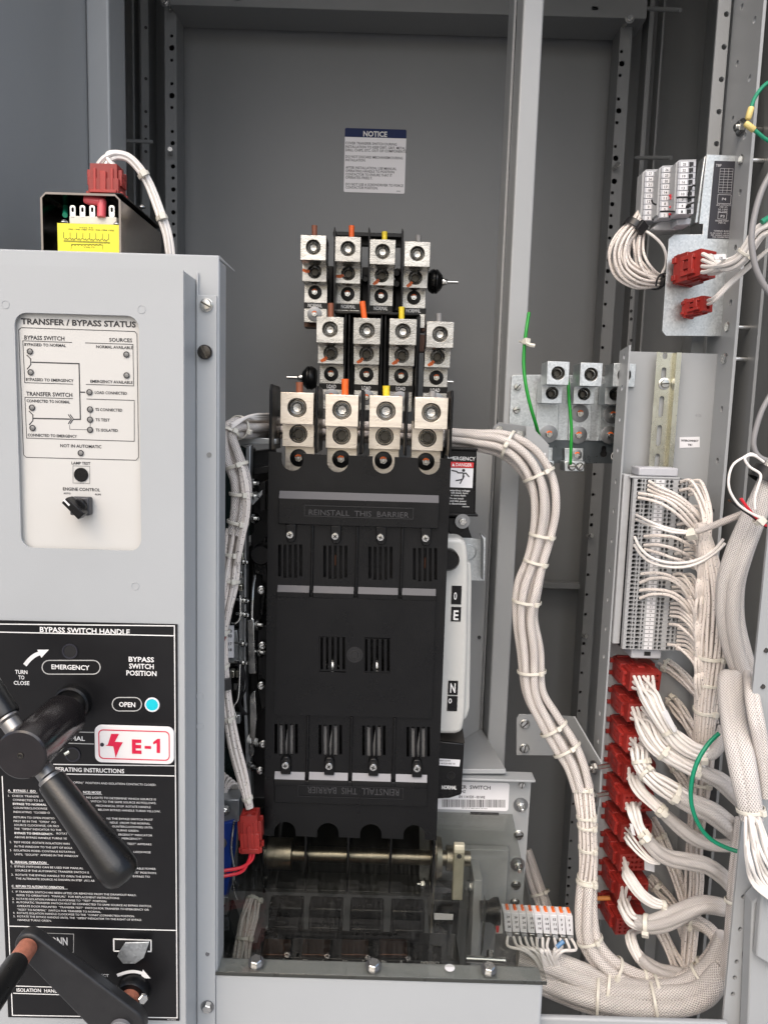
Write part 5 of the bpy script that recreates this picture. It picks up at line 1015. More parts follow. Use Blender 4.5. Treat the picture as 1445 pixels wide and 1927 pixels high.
# ================================================================== relay gear left of the switch
rg_ = T('relay_gear', 'dark relay and linkage assembly in the gap left of barrier cover', 'relay gear', P(460, 1300, 1.0))
b = MB().ppoly(ID, [(395, 850), (440, 838), (470, 845), (470, 1010), (395, 1010)], 1.0, .05); b.build('coil_cover', TRGREEN, rg_, .002)
b = MB().ppoly(ID, [(395, 1030), (470, 1030), (470, 1185), (395, 1185)], 1.01, .05); b.build('relay_block', BLACK, rg_, .002)
b = MB().ppoly(ID, [(395, 1250), (465, 1250), (465, 1420), (395, 1400)], 1.0, .05); b.build('relay_block', BLACK, rg_, .002)
MB().ppoly(ID, [(395, 1420), (465, 1330), (468, 1470), (395, 1500)], 1.02, .03).build('coil_cover', TRGREEN, rg_, .002)
for rows, y0, y1, x1 in (([('103', 414, 424, 1018), ('104', 414, 424, 1028)], 1008, 1037, 427), ([('113', 427, 437, 1190), ('103', 427, 437, 1199), ('117', 427, 437, 1214), ('118', 427, 437, 1225)], 1178, 1238, 440), ([('117', 404, 414, 1380), ('127', 404, 414, 1390)], 1370, 1398, 416)):
    k = MB().ppoly(ID, [(398, y0), (x1, y0), (x1, y1), (398, y1)], .99, .004).build('relay_label', LABELW, rg_, .0005)
    MB().ptext(ID, .9895, [(*q, 5.5) for q in rows], .02).build('lettering', INK, k)
STR = mat('bracket_zinc', (.42, .44, .45), .35, .8, .1, 60)
MB().ppoly(ID, [(463, 842), (472, 838), (470, 960), (464, 1000), (463, 1310), (472, 1450), (474, 1505), (466, 1505), (458, 1310), (459, 1000)], .985, .02).build('side_strap', STR, rg_, .001)
MB().ppoly(ID, [(395, 838), (470, 822), (520, 826), (520, 836), (470, 836), (395, 850)], 1.0, .03).build('top_strap', STR, rg_, .001)
MB().ppoly(ID, [(466, 1168), (478, 1165), (480, 1235), (482, 1268), (468, 1268)], .975, .012).build('link_channel', STEEL, rg_, .001)
MB().tube(path([(481, 1082, .99, 2), (477, 1105, .985, 2), (475, 1135, .98, 2), (474, 1166, .98, 2)])[0], .0022, 8).build('bow_spring', STEEL, rg_)
MB().tube(path([(452, 1120, .98, 2), (452, 1160, .98, 2), (444, 1172, .98, 2), (436, 1172, .98, 2)])[0], .0014, 8).build('wire_form', STEEL, rg_)
MB().tube(path([(452, 1250, .975, 2), (449, 1310, .97, 2), (440, 1330, .97, 2), (446, 1350, .97, 2)])[0], .0014, 8).build('wire_form', STEEL, rg_)
for x, y, s in ((300, 830, 9), (295, 575, 8), (298, 668, 8), (330, 1600, 10), (345, 1800, 9), (215, 1145, 6), (222, 1425, 6), (222, 1527, 6), (210, 1738, 6), (212, 1875, 6)):
    u, v = ZF(x, y); MB().lathe(P(u, v, .985), (1, -.4, 0), [(-.01, .0022), (0, .0022), (0, s*.0008), (.004, s*.0008), (.004, .003), (.009, .003), (.010, .002)], 16).build('pivot_pin', STEEL, rg_)
for u, v in ((470, 1390), (470, 1440), (475, 1398)): MB().lathe(P(u, v, .985), (1, -.5, 0), [(0, .0065), (.006, .0065), (.007, .003), (.012, .003)], 16).build('roller', WHITEP if v == 1390 else STEEL, rg_)
b = MB().ppoly(ID, [(474, 1045), (500, 1010), (505, 1090), (496, 1160), (488, 1160), (492, 1085), (478, 1080)], 1.0, .03); b.build('cam_cover', BLACK, rg_, .002)
MB().ppoly(ID, [(472, 850), (508, 846), (508, 1500), (474, 1500)], 1.035, .06).build('frame_back', BLACKM, rg_)
MB().ppoly(ID, [(478, 880), (506, 876), (506, 890), (478, 894)], .99, .03).build('frame_bar', BLACK, rg_, .001); MB().ppoly(ID, [(484, 910), (500, 905), (500, 960), (490, 965)], .99, .03).build('frame_bar', BLACK, rg_, .001)
MB().ppoly(ID, [(472, 940), (494, 922), (494, 932), (474, 952)], .98, .01).build('frame_bar', STR, rg_, .001)
MB().ppoly(ID, [(395, 1505), (450, 1505), (450, 1545), (430, 1552), (395, 1545)], .96, .03).build('foot_bracket', STR, rg_, .001)
MB().ppoly(ID, [(395, 1555), (441, 1545), (436, 1620), (428, 1690), (395, 1690)], .955, .03).build('blue_frame', BLUEP, rg_, .002)
MB().ppoly(ID, [(395, 1690), (430, 1688), (428, 1722), (395, 1722)], .95, .01).build('foot_plate', STR, rg_, .001)
MB().cyl(P(419, 1703, .9499), P(419, 1703, .9495), .0038, n=14).build('foot_hole', BLACKM, rg_)
for u, v in ((417, 1586), (417, 1645), (424, 1524)): bolt_hex(P(u, v, .955), .0055, rg_, stud=.004)
MB().tube(path([(441, 1545, .95, 2), (437, 1575, .948, 2), (436, 1600, .948, 2), (441, 1630, .95, 2)])[0], .0016, 8).build('retaining_ring', STEEL, rg_)
b = MB()
for i in range(5): b.tube(path([(455-i*4, 1500, 1.0, 3), (446-i*6, 1475-i*5, .985, 3), (432-i*4, 1480, .98, 3), (425+i*3, 1505, .98, 3), (450, 1530, .97, 3)])[0], 2.6*mpp(.98), 7)
b.build('coil_leads', WIRE, rg_)
MB().ppoly(ID, [(395, 1725), (430, 1725), (450, 1780), (420, 1830), (395, 1830)], 1.0, .04).build('lower_block', TRGREEN, rg_, .002)

for v0, v1, u0, u1, mt_ in ((1040, 1060, 440, 458, YZINC), (1075, 1088, 442, 456, STEEL), (1100, 1112, 440, 456, YZINC), (1262, 1276, 432, 441, YZINC), (1262, 1276, 444, 453, YZINC), (1286, 1300, 440, 456, STEEL), (1345, 1362, 436, 452, STR), (1440, 1452, 446, 462, STEEL)):
    MB().ppoly(ID, [(u0, v0), (u1, v0+1), (u1, v1), (u0, v1-1)], .982, .012).build('contact_clip', mt_, rg_, .0008)
MB().ppoly(ID, [(450, 1010), (459, 1010), (459, 1240), (450, 1250)], .992, .02).build('contact_rail', STR, rg_, .001)
MB().ppoly(ID, [(398, 1190), (447, 1186), (452, 1246), (398, 1250)], .998, .01).build('relay_plate', STR, rg_, .001)
MB().ppoly(ID, [(484, 1180), (503, 1176), (503, 1330), (492, 1340), (484, 1300)], .992, .03).build('cam_cover', BLACK, rg_, .002)
MB().ppoly(ID, [(470, 1310), (480, 1300), (484, 1350), (478, 1420), (470, 1430)], .978, .01).build('link_plate', STEEL, rg_, .001)
for u, v in ((492, 1110), (494, 1215), (492, 1290), (496, 1400), (490, 1450), (448, 875), (430, 1345)): screw_slot(P(u, v, .985), .0042, rg_, V((.2, -1, 0)), name='gear_screw', washer=1.3)
b = MB()
for i in range(4): b.tube(path([(447+i*3, 1245, .985, 2), (452+i*4, 1275+i*5, .978, 2), (446+i*2, 1310+i*4, .98, 2), (456+i*3, 1345, .985, 2)])[0], 1.8*mpp(.98), 6)
b.build('relay_leads', BLKW, rg_)
# ================================================================== ground bar with lugs
YGp = 1.146
gp = T('ground_plate', 'galvanised ground plate and dark support bolted to centre post', 'mounting plate', P(1080, 850, YGp))
MB().ppoly(R2, [(300, 712), (318, 700), (700, 698), (1420, 725), (1420, 1310), (700, 1292), (268, 1280)], YGp, .003).build('plate', ZINC, gp, .0006)
ky = [(1113, 1365), (1122, 1345), (1150, 1345), (1158, 1365), (1156, 1392), (1168, 1410), (1160, 1440), (1136, 1448), (1108, 1440), (1098, 1415), (1112, 1392)]
MB().ppoly(R2, [(630, 1292), (1420, 1306), (1420, 1505), (615, 1500)], YGp+.001, .003, [ky]).build('support_bar', mat('dark_zinc', (.10, .115, .125), .3, .7, .15, 40), gp)
MB().ppoly(R2, [(1080, 1330), (1190, 1330), (1190, 1460), (1080, 1460)], YGp+.012, .002).build('support_lining', BLACKM, gp)
q = P(*R2(1240, 1437), YGp+.0005); k = MB().lathe(q, (0, -1, 0), [(0, .0070), (.0002, .0070), (.0002, .0058), (0, .0058)], 28, cap=False); 
k.strokes(R2, q.y-.0002, [[(1240, 1412), (1240, 1438)], [(1220, 1438), (1260, 1438)], [(1226, 1446), (1254, 1446)], [(1233, 1454), (1247, 1454)]], 4); k.build('ground_symbol', INKW, gp)
for x, y, a in ((352, 810, .9), (343, 1018, .3)): screw_slot(P(*R2(x, y), YGp-.0005), .0055, gp, ang=a)
for k in range(3):
    u_, l_ = ((721, 685), (1020, 697), (1320, 702))[k], ((666, 875), (956, 882), (1240, 885))[k]
    dx = (0, 297, 580)[k]
    YU, YLo = 1.075, 1.108; qu = P(*R2(*u_), YU); ql = P(*R2(*l_), YLo)
    t = T('ground_lug', ['square two barrel ground lug nearest the long green wire', 'square two barrel ground lug in the middle, green wire beside it', 'square two barrel ground lug half hidden by the terminal rail plate'][k], 'terminal lug', qu, 'ground lugs')
    S = .86; hw = .0212*S; b = MB(); blk(b, qu.x, qu.z, hw*.86, .0190*S, YU, YU+.05*S, .0112*S, 0); ub = b.build('upper_barrel', ZINC, t, .0005)
    b = MB(); blk(b, ql.x, ql.z+.002, hw*.84, .0180*S, YLo, YLo+.034, .0108*S, -.0005); lb = b.build('lower_barrel', ZINC, t, .0005)
    setscrew(qu.x, YU+.002, qu.z, .0106*S, ub, False); setscrew(ql.x, YLo+.002, ql.z+.0005, .0102*S, lb, False)
    MB().ppoly(R2, [(528+dx, 960+k*4), (728+dx, 960+k*4), (718+dx, 1286+k*5), (520+dx-k*6, 1286+k*5)], YGp-.0045, .004).build('tang', ZINC, t, .0006)
    for x, y in (((635, 1236),), ((916, 1050), (902, 1245)), ((1210, 1062), (1187, 1246)))[k]:
        q = P(*R2(x, y), YGp-.0048); nut(q.x, q.y, q.z, .0056, t, WASH, 2.4)
for k, (x0, y0, lab) in enumerate(((778, 1365, 'small two screw ground lug holding the twisted green wire'), (500, 1360, 'small ground lug mostly hidden behind the grey corner bracket'))):
    t = T('small_ground_lug', lab, 'terminal lug', P(*R2(x0+90, y0+100), 1.13), 'small ground lugs')
    MB().ppoly(R2, [(x0+2, y0), (x0+172, y0), (x0+168, y0+116), (x0+2, y0+116)], 1.138, .006).build('tang', ZINC, t, .0006)
    MB().ppoly(R2, [(x0, y0+118), (x0+186, y0+120), (x0+182, y0+212), (x0, y0+210)], 1.112, .030).build('barrel', ZINC, t, .0012)
    for x, a in ((x0+66, .1), (x0+140, 1.0)):
        q = P(*R2(x, y0+166), 1.1115); MB().lathe(q, (0, -1, 0), [(0, .0062), (.0003, .0062), (.0003, .0054), (-.0005, .0052)], 20, cap=False).build('screw_hole', DSTEEL, t); screw_slot(q, .0050, t, ang=a)
    if k == 0: q = P(*R2(886, 1424), 1.1375); nut(q.x, q.y, q.z, .0050, t, WASH, 1.7)
def w_(z, l, Y): return [(*z(a, c), Y+d, e) for a, c, d, e in l]
g1 = T('green_ground_wire', 'long green ground wire with loose upper end tied to centre post', 'wire', P(*R2(455, 140), 1.12), 'green ground wires')
p, r = path(w_(R2, [(457, 138, 0, 3.1), (435, 280, -.01, 3.1), (418, 420, -.012, 3.1), (409, 600, -.015, 3.1), (430, 800, -.02, 3.1), (475, 1000, -.02, 3.1), (520, 1150, -.01, 3.1), (550, 1260, .005, 3.1), (600, 1420, .02, 3.1)], 1.12))
MB().tube(p, 3.2*mpp(1.12), 12).build('wire', GREEN, g1); MB().lathe(p[0], (p[0]-p[1]), [(0, .0014), (.0015, .0014)], 8).build('copper_end', COPPER, g1)
tie(p, [.0028]*len(p), .235, g1, .006); MB().tube([P(*R2(440, 418), 1.10), P(*R2(470, 430), 1.095), P(*R2(508, 436), 1.095)], .003, 6).build('tie_tail', NYLON, g1); MB().tube([P(*R2(376, 398), 1.135), P(*R2(400, 404), 1.108)], .002, 6).build('tie_tail', NYLON, g1)
g2 = T('green_ground_wire', 'short twisted green ground wire hanging below middle ground lug', 'wire', P(*R2(812, 780), 1.10), 'green ground wires')
MB().tube(path(w_(R2, [(800, 700, .02, 2.7), (814, 800, 0, 2.7), (818, 900, 0, 2.7), (832, 1050, 0, 2.7), (842, 1200, 0, 2.7), (838, 1350, 0, 2.7), (834, 1480, .004, 2.7), (834, 1510, .01, 2.7)], 1.10))[0], 2.9*mpp(1.1), 10).build('wire', GREEN, g2)
# corner bracket by the ground plate
cb = T('corner_bracket', 'light grey cut corner bracket behind the harness below ground plate', 'bracket', P(1000, 860, 1.09))
MB().ppoly(R2, [(432, 1165), (480, 1168), (640, 1336), (628, 1560), (540, 1560), (432, 1400)], 1.095, .003).build('gusset', PAINT, cb, .0006)
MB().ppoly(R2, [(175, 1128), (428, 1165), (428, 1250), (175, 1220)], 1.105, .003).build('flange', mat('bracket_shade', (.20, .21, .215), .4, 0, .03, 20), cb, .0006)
MB().ppoly(R2, [(548, 1405), (612, 1408), (606, 1440), (542, 1434)], 1.0945, .0003).build('sticker', LABELW, cb)
rg = random.Random(8); b = MB(); x = 552
while x < 600: b.add([P(*R2(*q), 1.0942) for q in ((x, 1408), (x+4, 1408), (x+3, 1425), (x-1, 1425))], [(0, 1, 2, 3)]); x += rg.choice((6, 9, 12))
b.build('bar_code', INK, cb)
for x, y in ((182, 1196), (368, 1240)): bolt_hex(P(*R2(x, y), 1.104), .0062, cb, stud=.004)
# bracket that ties the centre post to the terminal rail
gb = T('gusset_bracket', 'grey gusset bracket with two slotted screws joining post and terminal rail', 'bracket', P(1050, 1400, 1.1))
MB().ppoly(R7, [(400, 40), (415, 15), (655, 18), (640, 270), (398, 268)], 1.135, .003).build('flange', PAINT, gb, .0008)
A = [P(*R7(642, 18), 1.134), P(*R7(750, 26), 1.10), P(*R7(918, 312), 1.035), P(*R7(908, 585), 1.035), P(*R7(890, 580), 1.04), P(*R7(640, 270), 1.134)]
b = MB(); off = V((.0025, 0, 0)); b.add(A+[q+off for q in A], [(0, 1, 2, 3, 4, 5), (6, 7, 8, 9, 10, 11)]+[(i, (i+1) % 6, 6+(i+1) % 6, 6+i) for i in range(6)]); b.build('gusset', PAINT, gb)
for x, y, a in ((450, 72, .8), (447, 222, 1.4)): screw_slot(P(*R7(x, y), 1.134), .0065, gb, washer=1.2, ang=a)
for x, y in ((880, 342), (874, 515)): bolt_hex(P(*R7(x, y), 1.03), .0075, gb, V((-1, -.35, 0)), washer=1.35, stud=.008, tail=.024)

# ================================================================== right: terminal block and plug plate on the angle post
YZ = 1.075
zp = T('plug_plate', 'galvanised plate with dark printed label carrying red plugs and small terminals', 'mounting plate', P(1330, 540, YZ))
MB().ppoly(R1, [(540, 870), (585, 830), (832, 830), (836, 740), (800, 740), (868, 140), (1165, 152), (1090, 870), (1020, 1710), (515, 1706), (482, 1665)], YZ, .002).build('plate', ZINC, zp, .0004)
xf_ = P(*R1(1090, 870), YZ).x; zf0, zf1 = P(*R1(1020, 1710), YZ).z, P(*R1(1160, 150), YZ).z
MB().prism([(YZ-.0005, zf0), (YZ-.036, zf0+.001), (YZ-.036, zf1+.012), (YZ-.0005, zf1)], (xf_+.0003, 0, 0), .002, [circ(YZ-.018, P(*R1(x, y), YZ-.018).z, .0055, 14) for x, y in ((1178, 490), (1153, 780), (1102, 1340))], FY).build('flange', ZINC, zp)
MB().ppoly(R1, [(866, 140), (800, 735), (760, 735), (845, 165)], YZ+.004, .02).build('bent_edge', ZINC, zp, .003)
q = P(*R1(830, 400), YZ)
for x, y in ((1185, 190), (1055, 1630)): bolt_hex(V((xf_-.0002, YZ-.020, P(*R1(x, y), YZ-.02).z)), .0075, zp, V((-1, 0, 0)), washer=1.3, tail=.026)
k = MB().ppoly(R1, [(935, 195), (1143, 200), (1140, 262), (1095, 870), (873, 865)], YZ-.0006, .0005).build('printed_label', SLATE, zp)
b = MB().ptext(R1, YZ-.0009, [('TBF', 945, 990, 245, 20), ('P4', 998, 1032, 536, 20), ('P3', 986, 1018, 684, 20), ('AUX. CONTACTS', 950, 1070, 582, 12), ('(TBF1-27)', 978, 1042, 600, 11), ('FIG. 2 GND', 966, 1044, 620, 11), ('FIG. 2 GND', 964, 1042, 638, 11), ('ENGINE START', 942, 1050, 718, 12), ('(TBF1-3)', 966, 1026, 736, 11), ('TERMINAL BLOCK', 926, 1066, 806, 12), ('12-20 AWG  4.5 IN. LB', 896, 1090, 824, 11), ('REF. WIRING DIAGRAM', 904, 1076, 842, 11), ('FOR CONNECTIONS', 916, 1062, 860, 12)], .01)
fr = [[(984+ (0-i)*1.6, 262+i*23.4), (1096-i*1.9, 264+i*23.4)] for i in range(10)]
b.strokes(R1, YZ-.0009, fr, 2.2)
b.strokes(R1, YZ-.0010, [[(984+c*37-0, 262), (966+c*37, 470)] for c in range(4)], 2.2); b.strokes(R1, YZ-.0009, [[(964, 486), (1078, 490), (1072, 566), (958, 562), (964, 486)], [(966, 640), (1042, 644), (1036, 700), (962, 696), (966, 640)]], 3)
b.build('lettering', mat('label_print', (.5, .5, .52), .5), k)
# stacked terminals
tb = T('terminal_block', 'three tier grey numbered terminal block on the galvanised plug plate', 'terminal block', P(1260, 370, 1.06))
colx = [((628, 778), (188, 660), 1.030, range(25, 0, -3)), ((482, 612), (238, 690), 1.052, range(26, 1, -3)), ((340, 468), (272, 715), 1.074, range(27, 2, -3))]
for (xa_, xb_), (ya, yb), Y, nums in colx:
    n = 9
    for i, nu in enumerate(nums):
        sl_ = -4.0; y0 = ya+12+(yb-ya-12)*i/n; y1 = ya+12+(yb-ya-12)*(i+1)/n-2; sx = -(y0-ya)*.055; a_, c_ = xa_+sx, xb_+sx
        t = MB().ppoly(R1, [(a_, y0), (c_, y0-3), (c_-2, y1-3), (a_-2, y1)], Y, .024).build('terminal', TERML, tb, .0005)
        w0 = c_-a_
        MB().ppoly(R1, [(a_+w0*.12, y0+4), (a_+w0*.52, y0+3), (a_+w0*.52-1, y1-6), (a_+w0*.12-1, y1-5)], Y-.0006, .0005).build('marker', LABELW, t)
        MB().ppoly(R1, [(a_+w0*.60, y0+6), (a_+w0*.84, y0+5), (a_+w0*.84, y1-10), (a_+w0*.72, y1-10), (a_+w0*.72, y1-2), (a_+w0*.60, y1-2)], Y-.0004, .0003).build('wire_entry', BLACKM, t)
        s_ = str(nu); MB().ptext(R1, Y-.0009, [(s_, a_+w0*.32-7*len(s_), a_+w0*.32+6*len(s_), y1-13, 20)], .01).build('number', INK, t)
    MB().ppoly(R1, [(xa_-26, ya+24), (xa_+6, ya-2), (xb_+2, ya-6), (xb_-2, ya+11), (xa_-1, ya+14), (xa_-26, yb-12), (xa_-48, yb-28)], Y+.004, .022).build('tier_body', TERMG, tb, .0005)
MB().ppoly(R1, [(400, 775), (470, 715), (700, 688), (740, 688), (730, 748), (600, 790), (420, 795)], 1.07, .03).build('end_stop', TERMG, tb, .002)
MB().ppoly(R1, [(610, 700), (728, 690), (724, 744), (608, 750)], 1.05, .03).build('end_stop', TERML, tb, .001)
b = MB()
for l in ([(610, 515), (650, 512), (720, 510), (764, 508)], [(768, 412), (745, 412), (722, 450), (706, 490)], [(760, 556), (730, 565), (700, 580), (690, 600)], [(392, 532), (402, 560), (430, 575)], [(468, 634), (520, 630), (590, 634)]):
    b.tube([P(*R1(*q), 1.024+.0004*i) for i, q in enumerate(smooth(l, 5))], .0011, 6)
b.build('jumper_wires', BLKW, tb)
b = MB()
for l in ([(545, 488), (560, 510), (556, 530)], [(548, 600), (560, 592), (570, 612)], [(540, 660), (565, 650), (585, 640)], [(690, 640), (715, 625), (740, 620)]): b.tube([P(*R1(*q), 1.046) for q in smooth(l, 4)], .0017, 6)
b.build('red_jumpers', REDW, tb)
# coil of spare wire
cw = T('wire_coil', 'loop of white wires with two black ties hanging under small terminal block', 'wire bundle', P(1210, 460, 1.1), 'white wire bundles')
co_ = [(330, 560, 1.10, 3), (285, 660, 1.09, 8), (255, 740, 1.085, 13), (150, 880, 1.085, 17), (110, 1010, 1.085, 20), (150, 1130, 1.085, 20), (260, 1205, 1.085, 18), (370, 1228, 1.09, 14), (450, 1232, 1.10, 11), (545, 1215, 1.12, 9)]
p, r = path([(*R1(a, c), Y, q) for a, c, Y, q in co_], 10)
strands(MB(), p, r, 20, 2.5*mpp(1.08), .9, .22, seed=31).build('wires', WIRE, cw)
p2, r2 = path([(*R1(a, c), Y, q) for a, c, Y, q in [(300, 700, 1.09, 5), (300, 780, 1.085, 7), (278, 900, 1.08, 10), (290, 1020, 1.08, 12), (340, 1130, 1.08, 12), (430, 1200, 1.09, 9), (545, 1205, 1.12, 7)]], 10)
strands(MB(), p2, r2, 5, 2.5*mpp(1.08), .9, .4, seed=32).build('wires', WIRE, cw)
MB().tube(path([(*R1(a, c), Y, 3) for a, c, Y in [(300, 780, 1.08), (400, 840, 1.07), (480, 920, 1.07), (515, 1010, 1.075), (512, 1100, 1.085), (480, 1170, 1.09)]])[0], 2.5*mpp(1.08), 7).build('loose_wire', WIREC, cw)
tie(p, r, .245, cw, .010, BLKW, grow=1.3); tie(p, r, .87, cw, .008, BLKW, grow=1.25)
MB().tube(path([(*R1(a, c), Y, 3) for a, c, Y in [(430, 1275, 1.075), (440, 1220, 1.07), (470, 1180, 1.068), (512, 1168, 1.07)]])[0], .0014, 6).build('tie_tail', BLKW, cw)
# P4 and P3 plugs standing out of the plate
ax4 = V((.42, -.85, -.06))
t4, f4 = plug_block('plug_connector', 'large red plug with eight white wires on the galvanised plug plate', P(*R1(880, 1080), 1.028), .028, .046, .035, (.40, -.90, .08), (0, .1, 1), (2, 4))
t3, f3 = plug_block('plug_connector', 'small red plug with two white wires low on galvanised plug plate', P(*R1(880, 1430), 1.032), .016, .038, .020, (.40, -.90, .08), (0, .1, 1), (1, 2))
w4 = T('wire_bundle', 'eight white wires sweeping from the large red plug to right edge', 'wire bundle', P(1330, 500, 1.02), 'white wire bundles')
p, r = path([(*R1(860, 1085), 1.022, 11), (*R1(960, 1100), .995, 12), (*R1(1060, 1095), .975, 13), (*R1(1160, 1040), .96, 13), (*R1(1240, 930), .95, 13), (*R1(1330, 810), .94, 14), (*R1(1460, 750), .93, 15)])
strands(MB(), p, r, 9, 4.0*mpp(.99), .3, .12, fan=f4, frac=.35, seed=33).build('wires', WIREC, w4); tie(p, r, .60, w4, .004)
MB().ppoly(R1, [(925, 1005), (1030, 998), (1040, 1045), (935, 1048)], .972, .0015).build('wire_flag', LABELW, w4, .0005); MB().ptext(R1, .9715, [('14', 978, 1002, 1040, 16)], .01).build('lettering', INK, w4)
w3 = T('wire_bundle', 'two white wires rising from small red plug toward right edge', 'wire bundle', P(1330, 570, 1.0), 'white wire bundles')
b = MB()
for i in range(2): b.tube(path([(*R1(880, 1400+i*32), 1.026, 3), (*R1(940, 1370+i*30), 1.0, 3), (*R1(1080, 1230+i*24), .985, 3), (*R1(1220, 1110+i*18), .97, 3), (*R1(1300, 1040+i*10), .96, 3), (*R1(1400, 960), .95, 3)])[0], 3.3*mpp(1.0), 8)
b.build('wires', WIREC, w3)
for l, lab in (([(1450, 325, .90, 5.5), (1432, 360, .90, 5.5), (1419, 405, .90, 5.5), (1413, 450, .90, 5.5), (1420, 500, .90, 5.5), (1436, 535, .90, 5.5), (1455, 560, .90, 5.5)], 'grey cable bowing into view in front of the galvanised plug plate'), ([(1452, 738, .9, 5), (1434, 770, .9, 5), (1422, 805, .9, 5), (1417, 835, .9, 5), (1424, 856, .9, 5), (1440, 866, .9, 5), (1460, 872, .9, 5)], 'grey cable loop above the black hook and loop band')):
    cable('grey_cable', lab, 'cable', l, GREYC, 'grey cables', 12)
# green bonding leads with ring terminals
for l, ring, lab in (([(1455, 148, 1.0, 3.4), (1434, 164, 1.0, 3.4), (1419, 185, 1.0, 3.4), (1412, 205, 1.0, 3.4)], (1411, 214), 'teal bonding lead arching up from the bolted ring terminals'), ([(1460, 272, 1.0, 3.4), (1440, 262, 1.0, 3.4), (1425, 250, 1.0, 3.4), (1416, 243, 1.0, 3.4)], (1413, 242), 'teal bonding lead running down right from the bolted ring terminals')):
    t = T('bonding_lead', lab, 'wire', P(*l[0][:2], 1.0), 'teal bonding leads'); p, r = path(l); MB().tube(p, 3.4*mpp(1.0), 10).build('wire', TEAL, t)
    d = (p[-1]-p[-4]).normalized(); MB().lathe(p[-1]-d*.002, d, [(0, .0034), (.001, .0040), (.013, .0040), (.015, .0028)], 14).build('ring_terminal', YRING, t)
bolt_hex(V((xA1-.001, 1.06, P(1400, 240, 1.06).z)), .0080, pr, V((-1, -.2, 0)), washer=1.4, stud=.004, tail=.03, name='ground_bolt')
cable('bonding_lead', 'teal lead end entering the picture beside upper white wires', 'wire', [(1432, 418, .93, 5), (1442, 412, .93, 5), (1456, 404, .93, 5)], TEAL, 'teal bonding leads')
# ================================================================== interconnect plate with rail and terminals
YI2 = 1.08; YIn = 1.0385
ip = T('terminal_mounting_plate', 'tall grey perforated channel plate carrying the long terminal strip', 'mounting plate', P(1230, 1740, YI2))
xl2 = P(1186, 662, YIn).x; xr2 = P(*R3(726, 60), YI2).x; zt2 = P(*R3(450, 44), YI2).z; zb2 = P(1180, 1732, YI2).z
MB().box(xl2, xr2, YI2, YI2+.0025, zb2, zt2).build('plate', PAINT, ip)
hs = [circ(1.058, P(*R3(x, y), 1.058).z, .0040, 12) for x, y in ((157, 68), (145, 258), (131, 447), (119, 632), (106, 820), (92, 1000), (81, 1182), (69, 1358), (57, 1535), (45, 1712), (35, 1880))]
b = MB().prism([(YIn, zb2), (YI2-.0005, zb2), (YI2-.0005, zt2), (YIn, zt2+.004)], (xl2-.0025, 0, 0), .0025, hs+[circ(1.058, P(*R4(x, y), 1.058).z, .0040, 12) for x, y in ((140, 597), (128, 815))], FY); b.build('side_flange', PAINT, ip)
hs = [circ(1.060, P(*R3(x, y), 1.060).z, .0044, 12) for x, y in ((750, 270), (735, 460), (717, 645), (703, 830), (686, 1012))]
b = MB().prism([(YIn, zb2), (YI2-.0005, zb2), (YI2-.0005, zt2), (YIn, zt2+.002)], (xr2, 0, 0), .0025, hs, FY); b.build('side_flange', PAINT, ip)
q = P(*R3(757, 80), 1.055); bolt_hex(V((xr2-.0003, 1.055, q.z)), .0080, ip, V((-1, 0, 0)), washer=1.3, tail=.028)
xs_ = xr2+.012
st_ = MB().ppoly(R3, [(475, 556), (597, 552), (597, 616), (475, 620)], YI2-.0006, .0005).build('name_sticker', LABELW, ip)
MB().ptext(R3, YI2-.0009, [('INTERCONNECT', 486, 588, 580, 11), ('TB1', 524, 550, 606, 11)], .03).build('lettering', INK, st_)
tx = MB().ptext(R3, YI2-.0003, [('4106', 570, 606, 432, 18)], 0).build('pencilled_mark', mat('pencil', (.24, .25, .25), .5), ip)
# din rail
DRL = 1.066
def vx(x_top, Yq): return P(*R3(x_top, 60), Yq).x
dr0, dr1 = P(*R3(338, 60), DRL).x, P(*R3(488, 60), DRL).x; wdr = dr1-dr0
sl3 = []
for x, y, h in ((402, 62, 40), (396, 170, 72), (379, 370, 124), (367, 545, 124), (354, 705, 100)):
    q = P(*R3(x, y), YI2-.006); hh = h*.3113*mpp(YI2)/2; sl3.append(rrect(dr0+wdr*.43-.0034, q.z-hh, dr0+wdr*.43+.0034, q.z+hh, .0032, 3))
zr0 = P(*R3(300, 1900), DRL).z
di = T('din_rail', 'yellowish zinc slotted rail running up the grey mounting plate', 'rail', P(1245, 800, DRL))
MB().prism([(dr0+wdr*.20, zr0), (dr0+wdr*.74, zr0), (dr0+wdr*.74, zt2-.001), (dr0+wdr*.20, zt2-.001)], (0, YI2-.0045, 0), .001, sl3).build('rail_web', YZINC, di)
for x0, x1 in ((dr0, dr0+wdr*.14), (dr0+wdr*.80, dr1)): MB().box(x0, x1, DRL, DRL+.001, zr0, zt2-.001).build('rail_edge', YZINC, di)
for x0, x1 in ((dr0+wdr*.14, dr0+wdr*.20), (dr0+wdr*.80, dr0+wdr*.74)):
    b = MB(); b.add([(x0, DRL+.0002, zr0), (x0, DRL+.0002, zt2-.001), (x1, YI2-.0046, zt2-.001), (x1, YI2-.0046, zr0)], [(0, 1, 2, 3)]); b.build('rail_side', YZINC, di)
screw_slot(P(*R3(383, 232), YI2-.0047), .0062, di, washer=1.35, ang=.1)
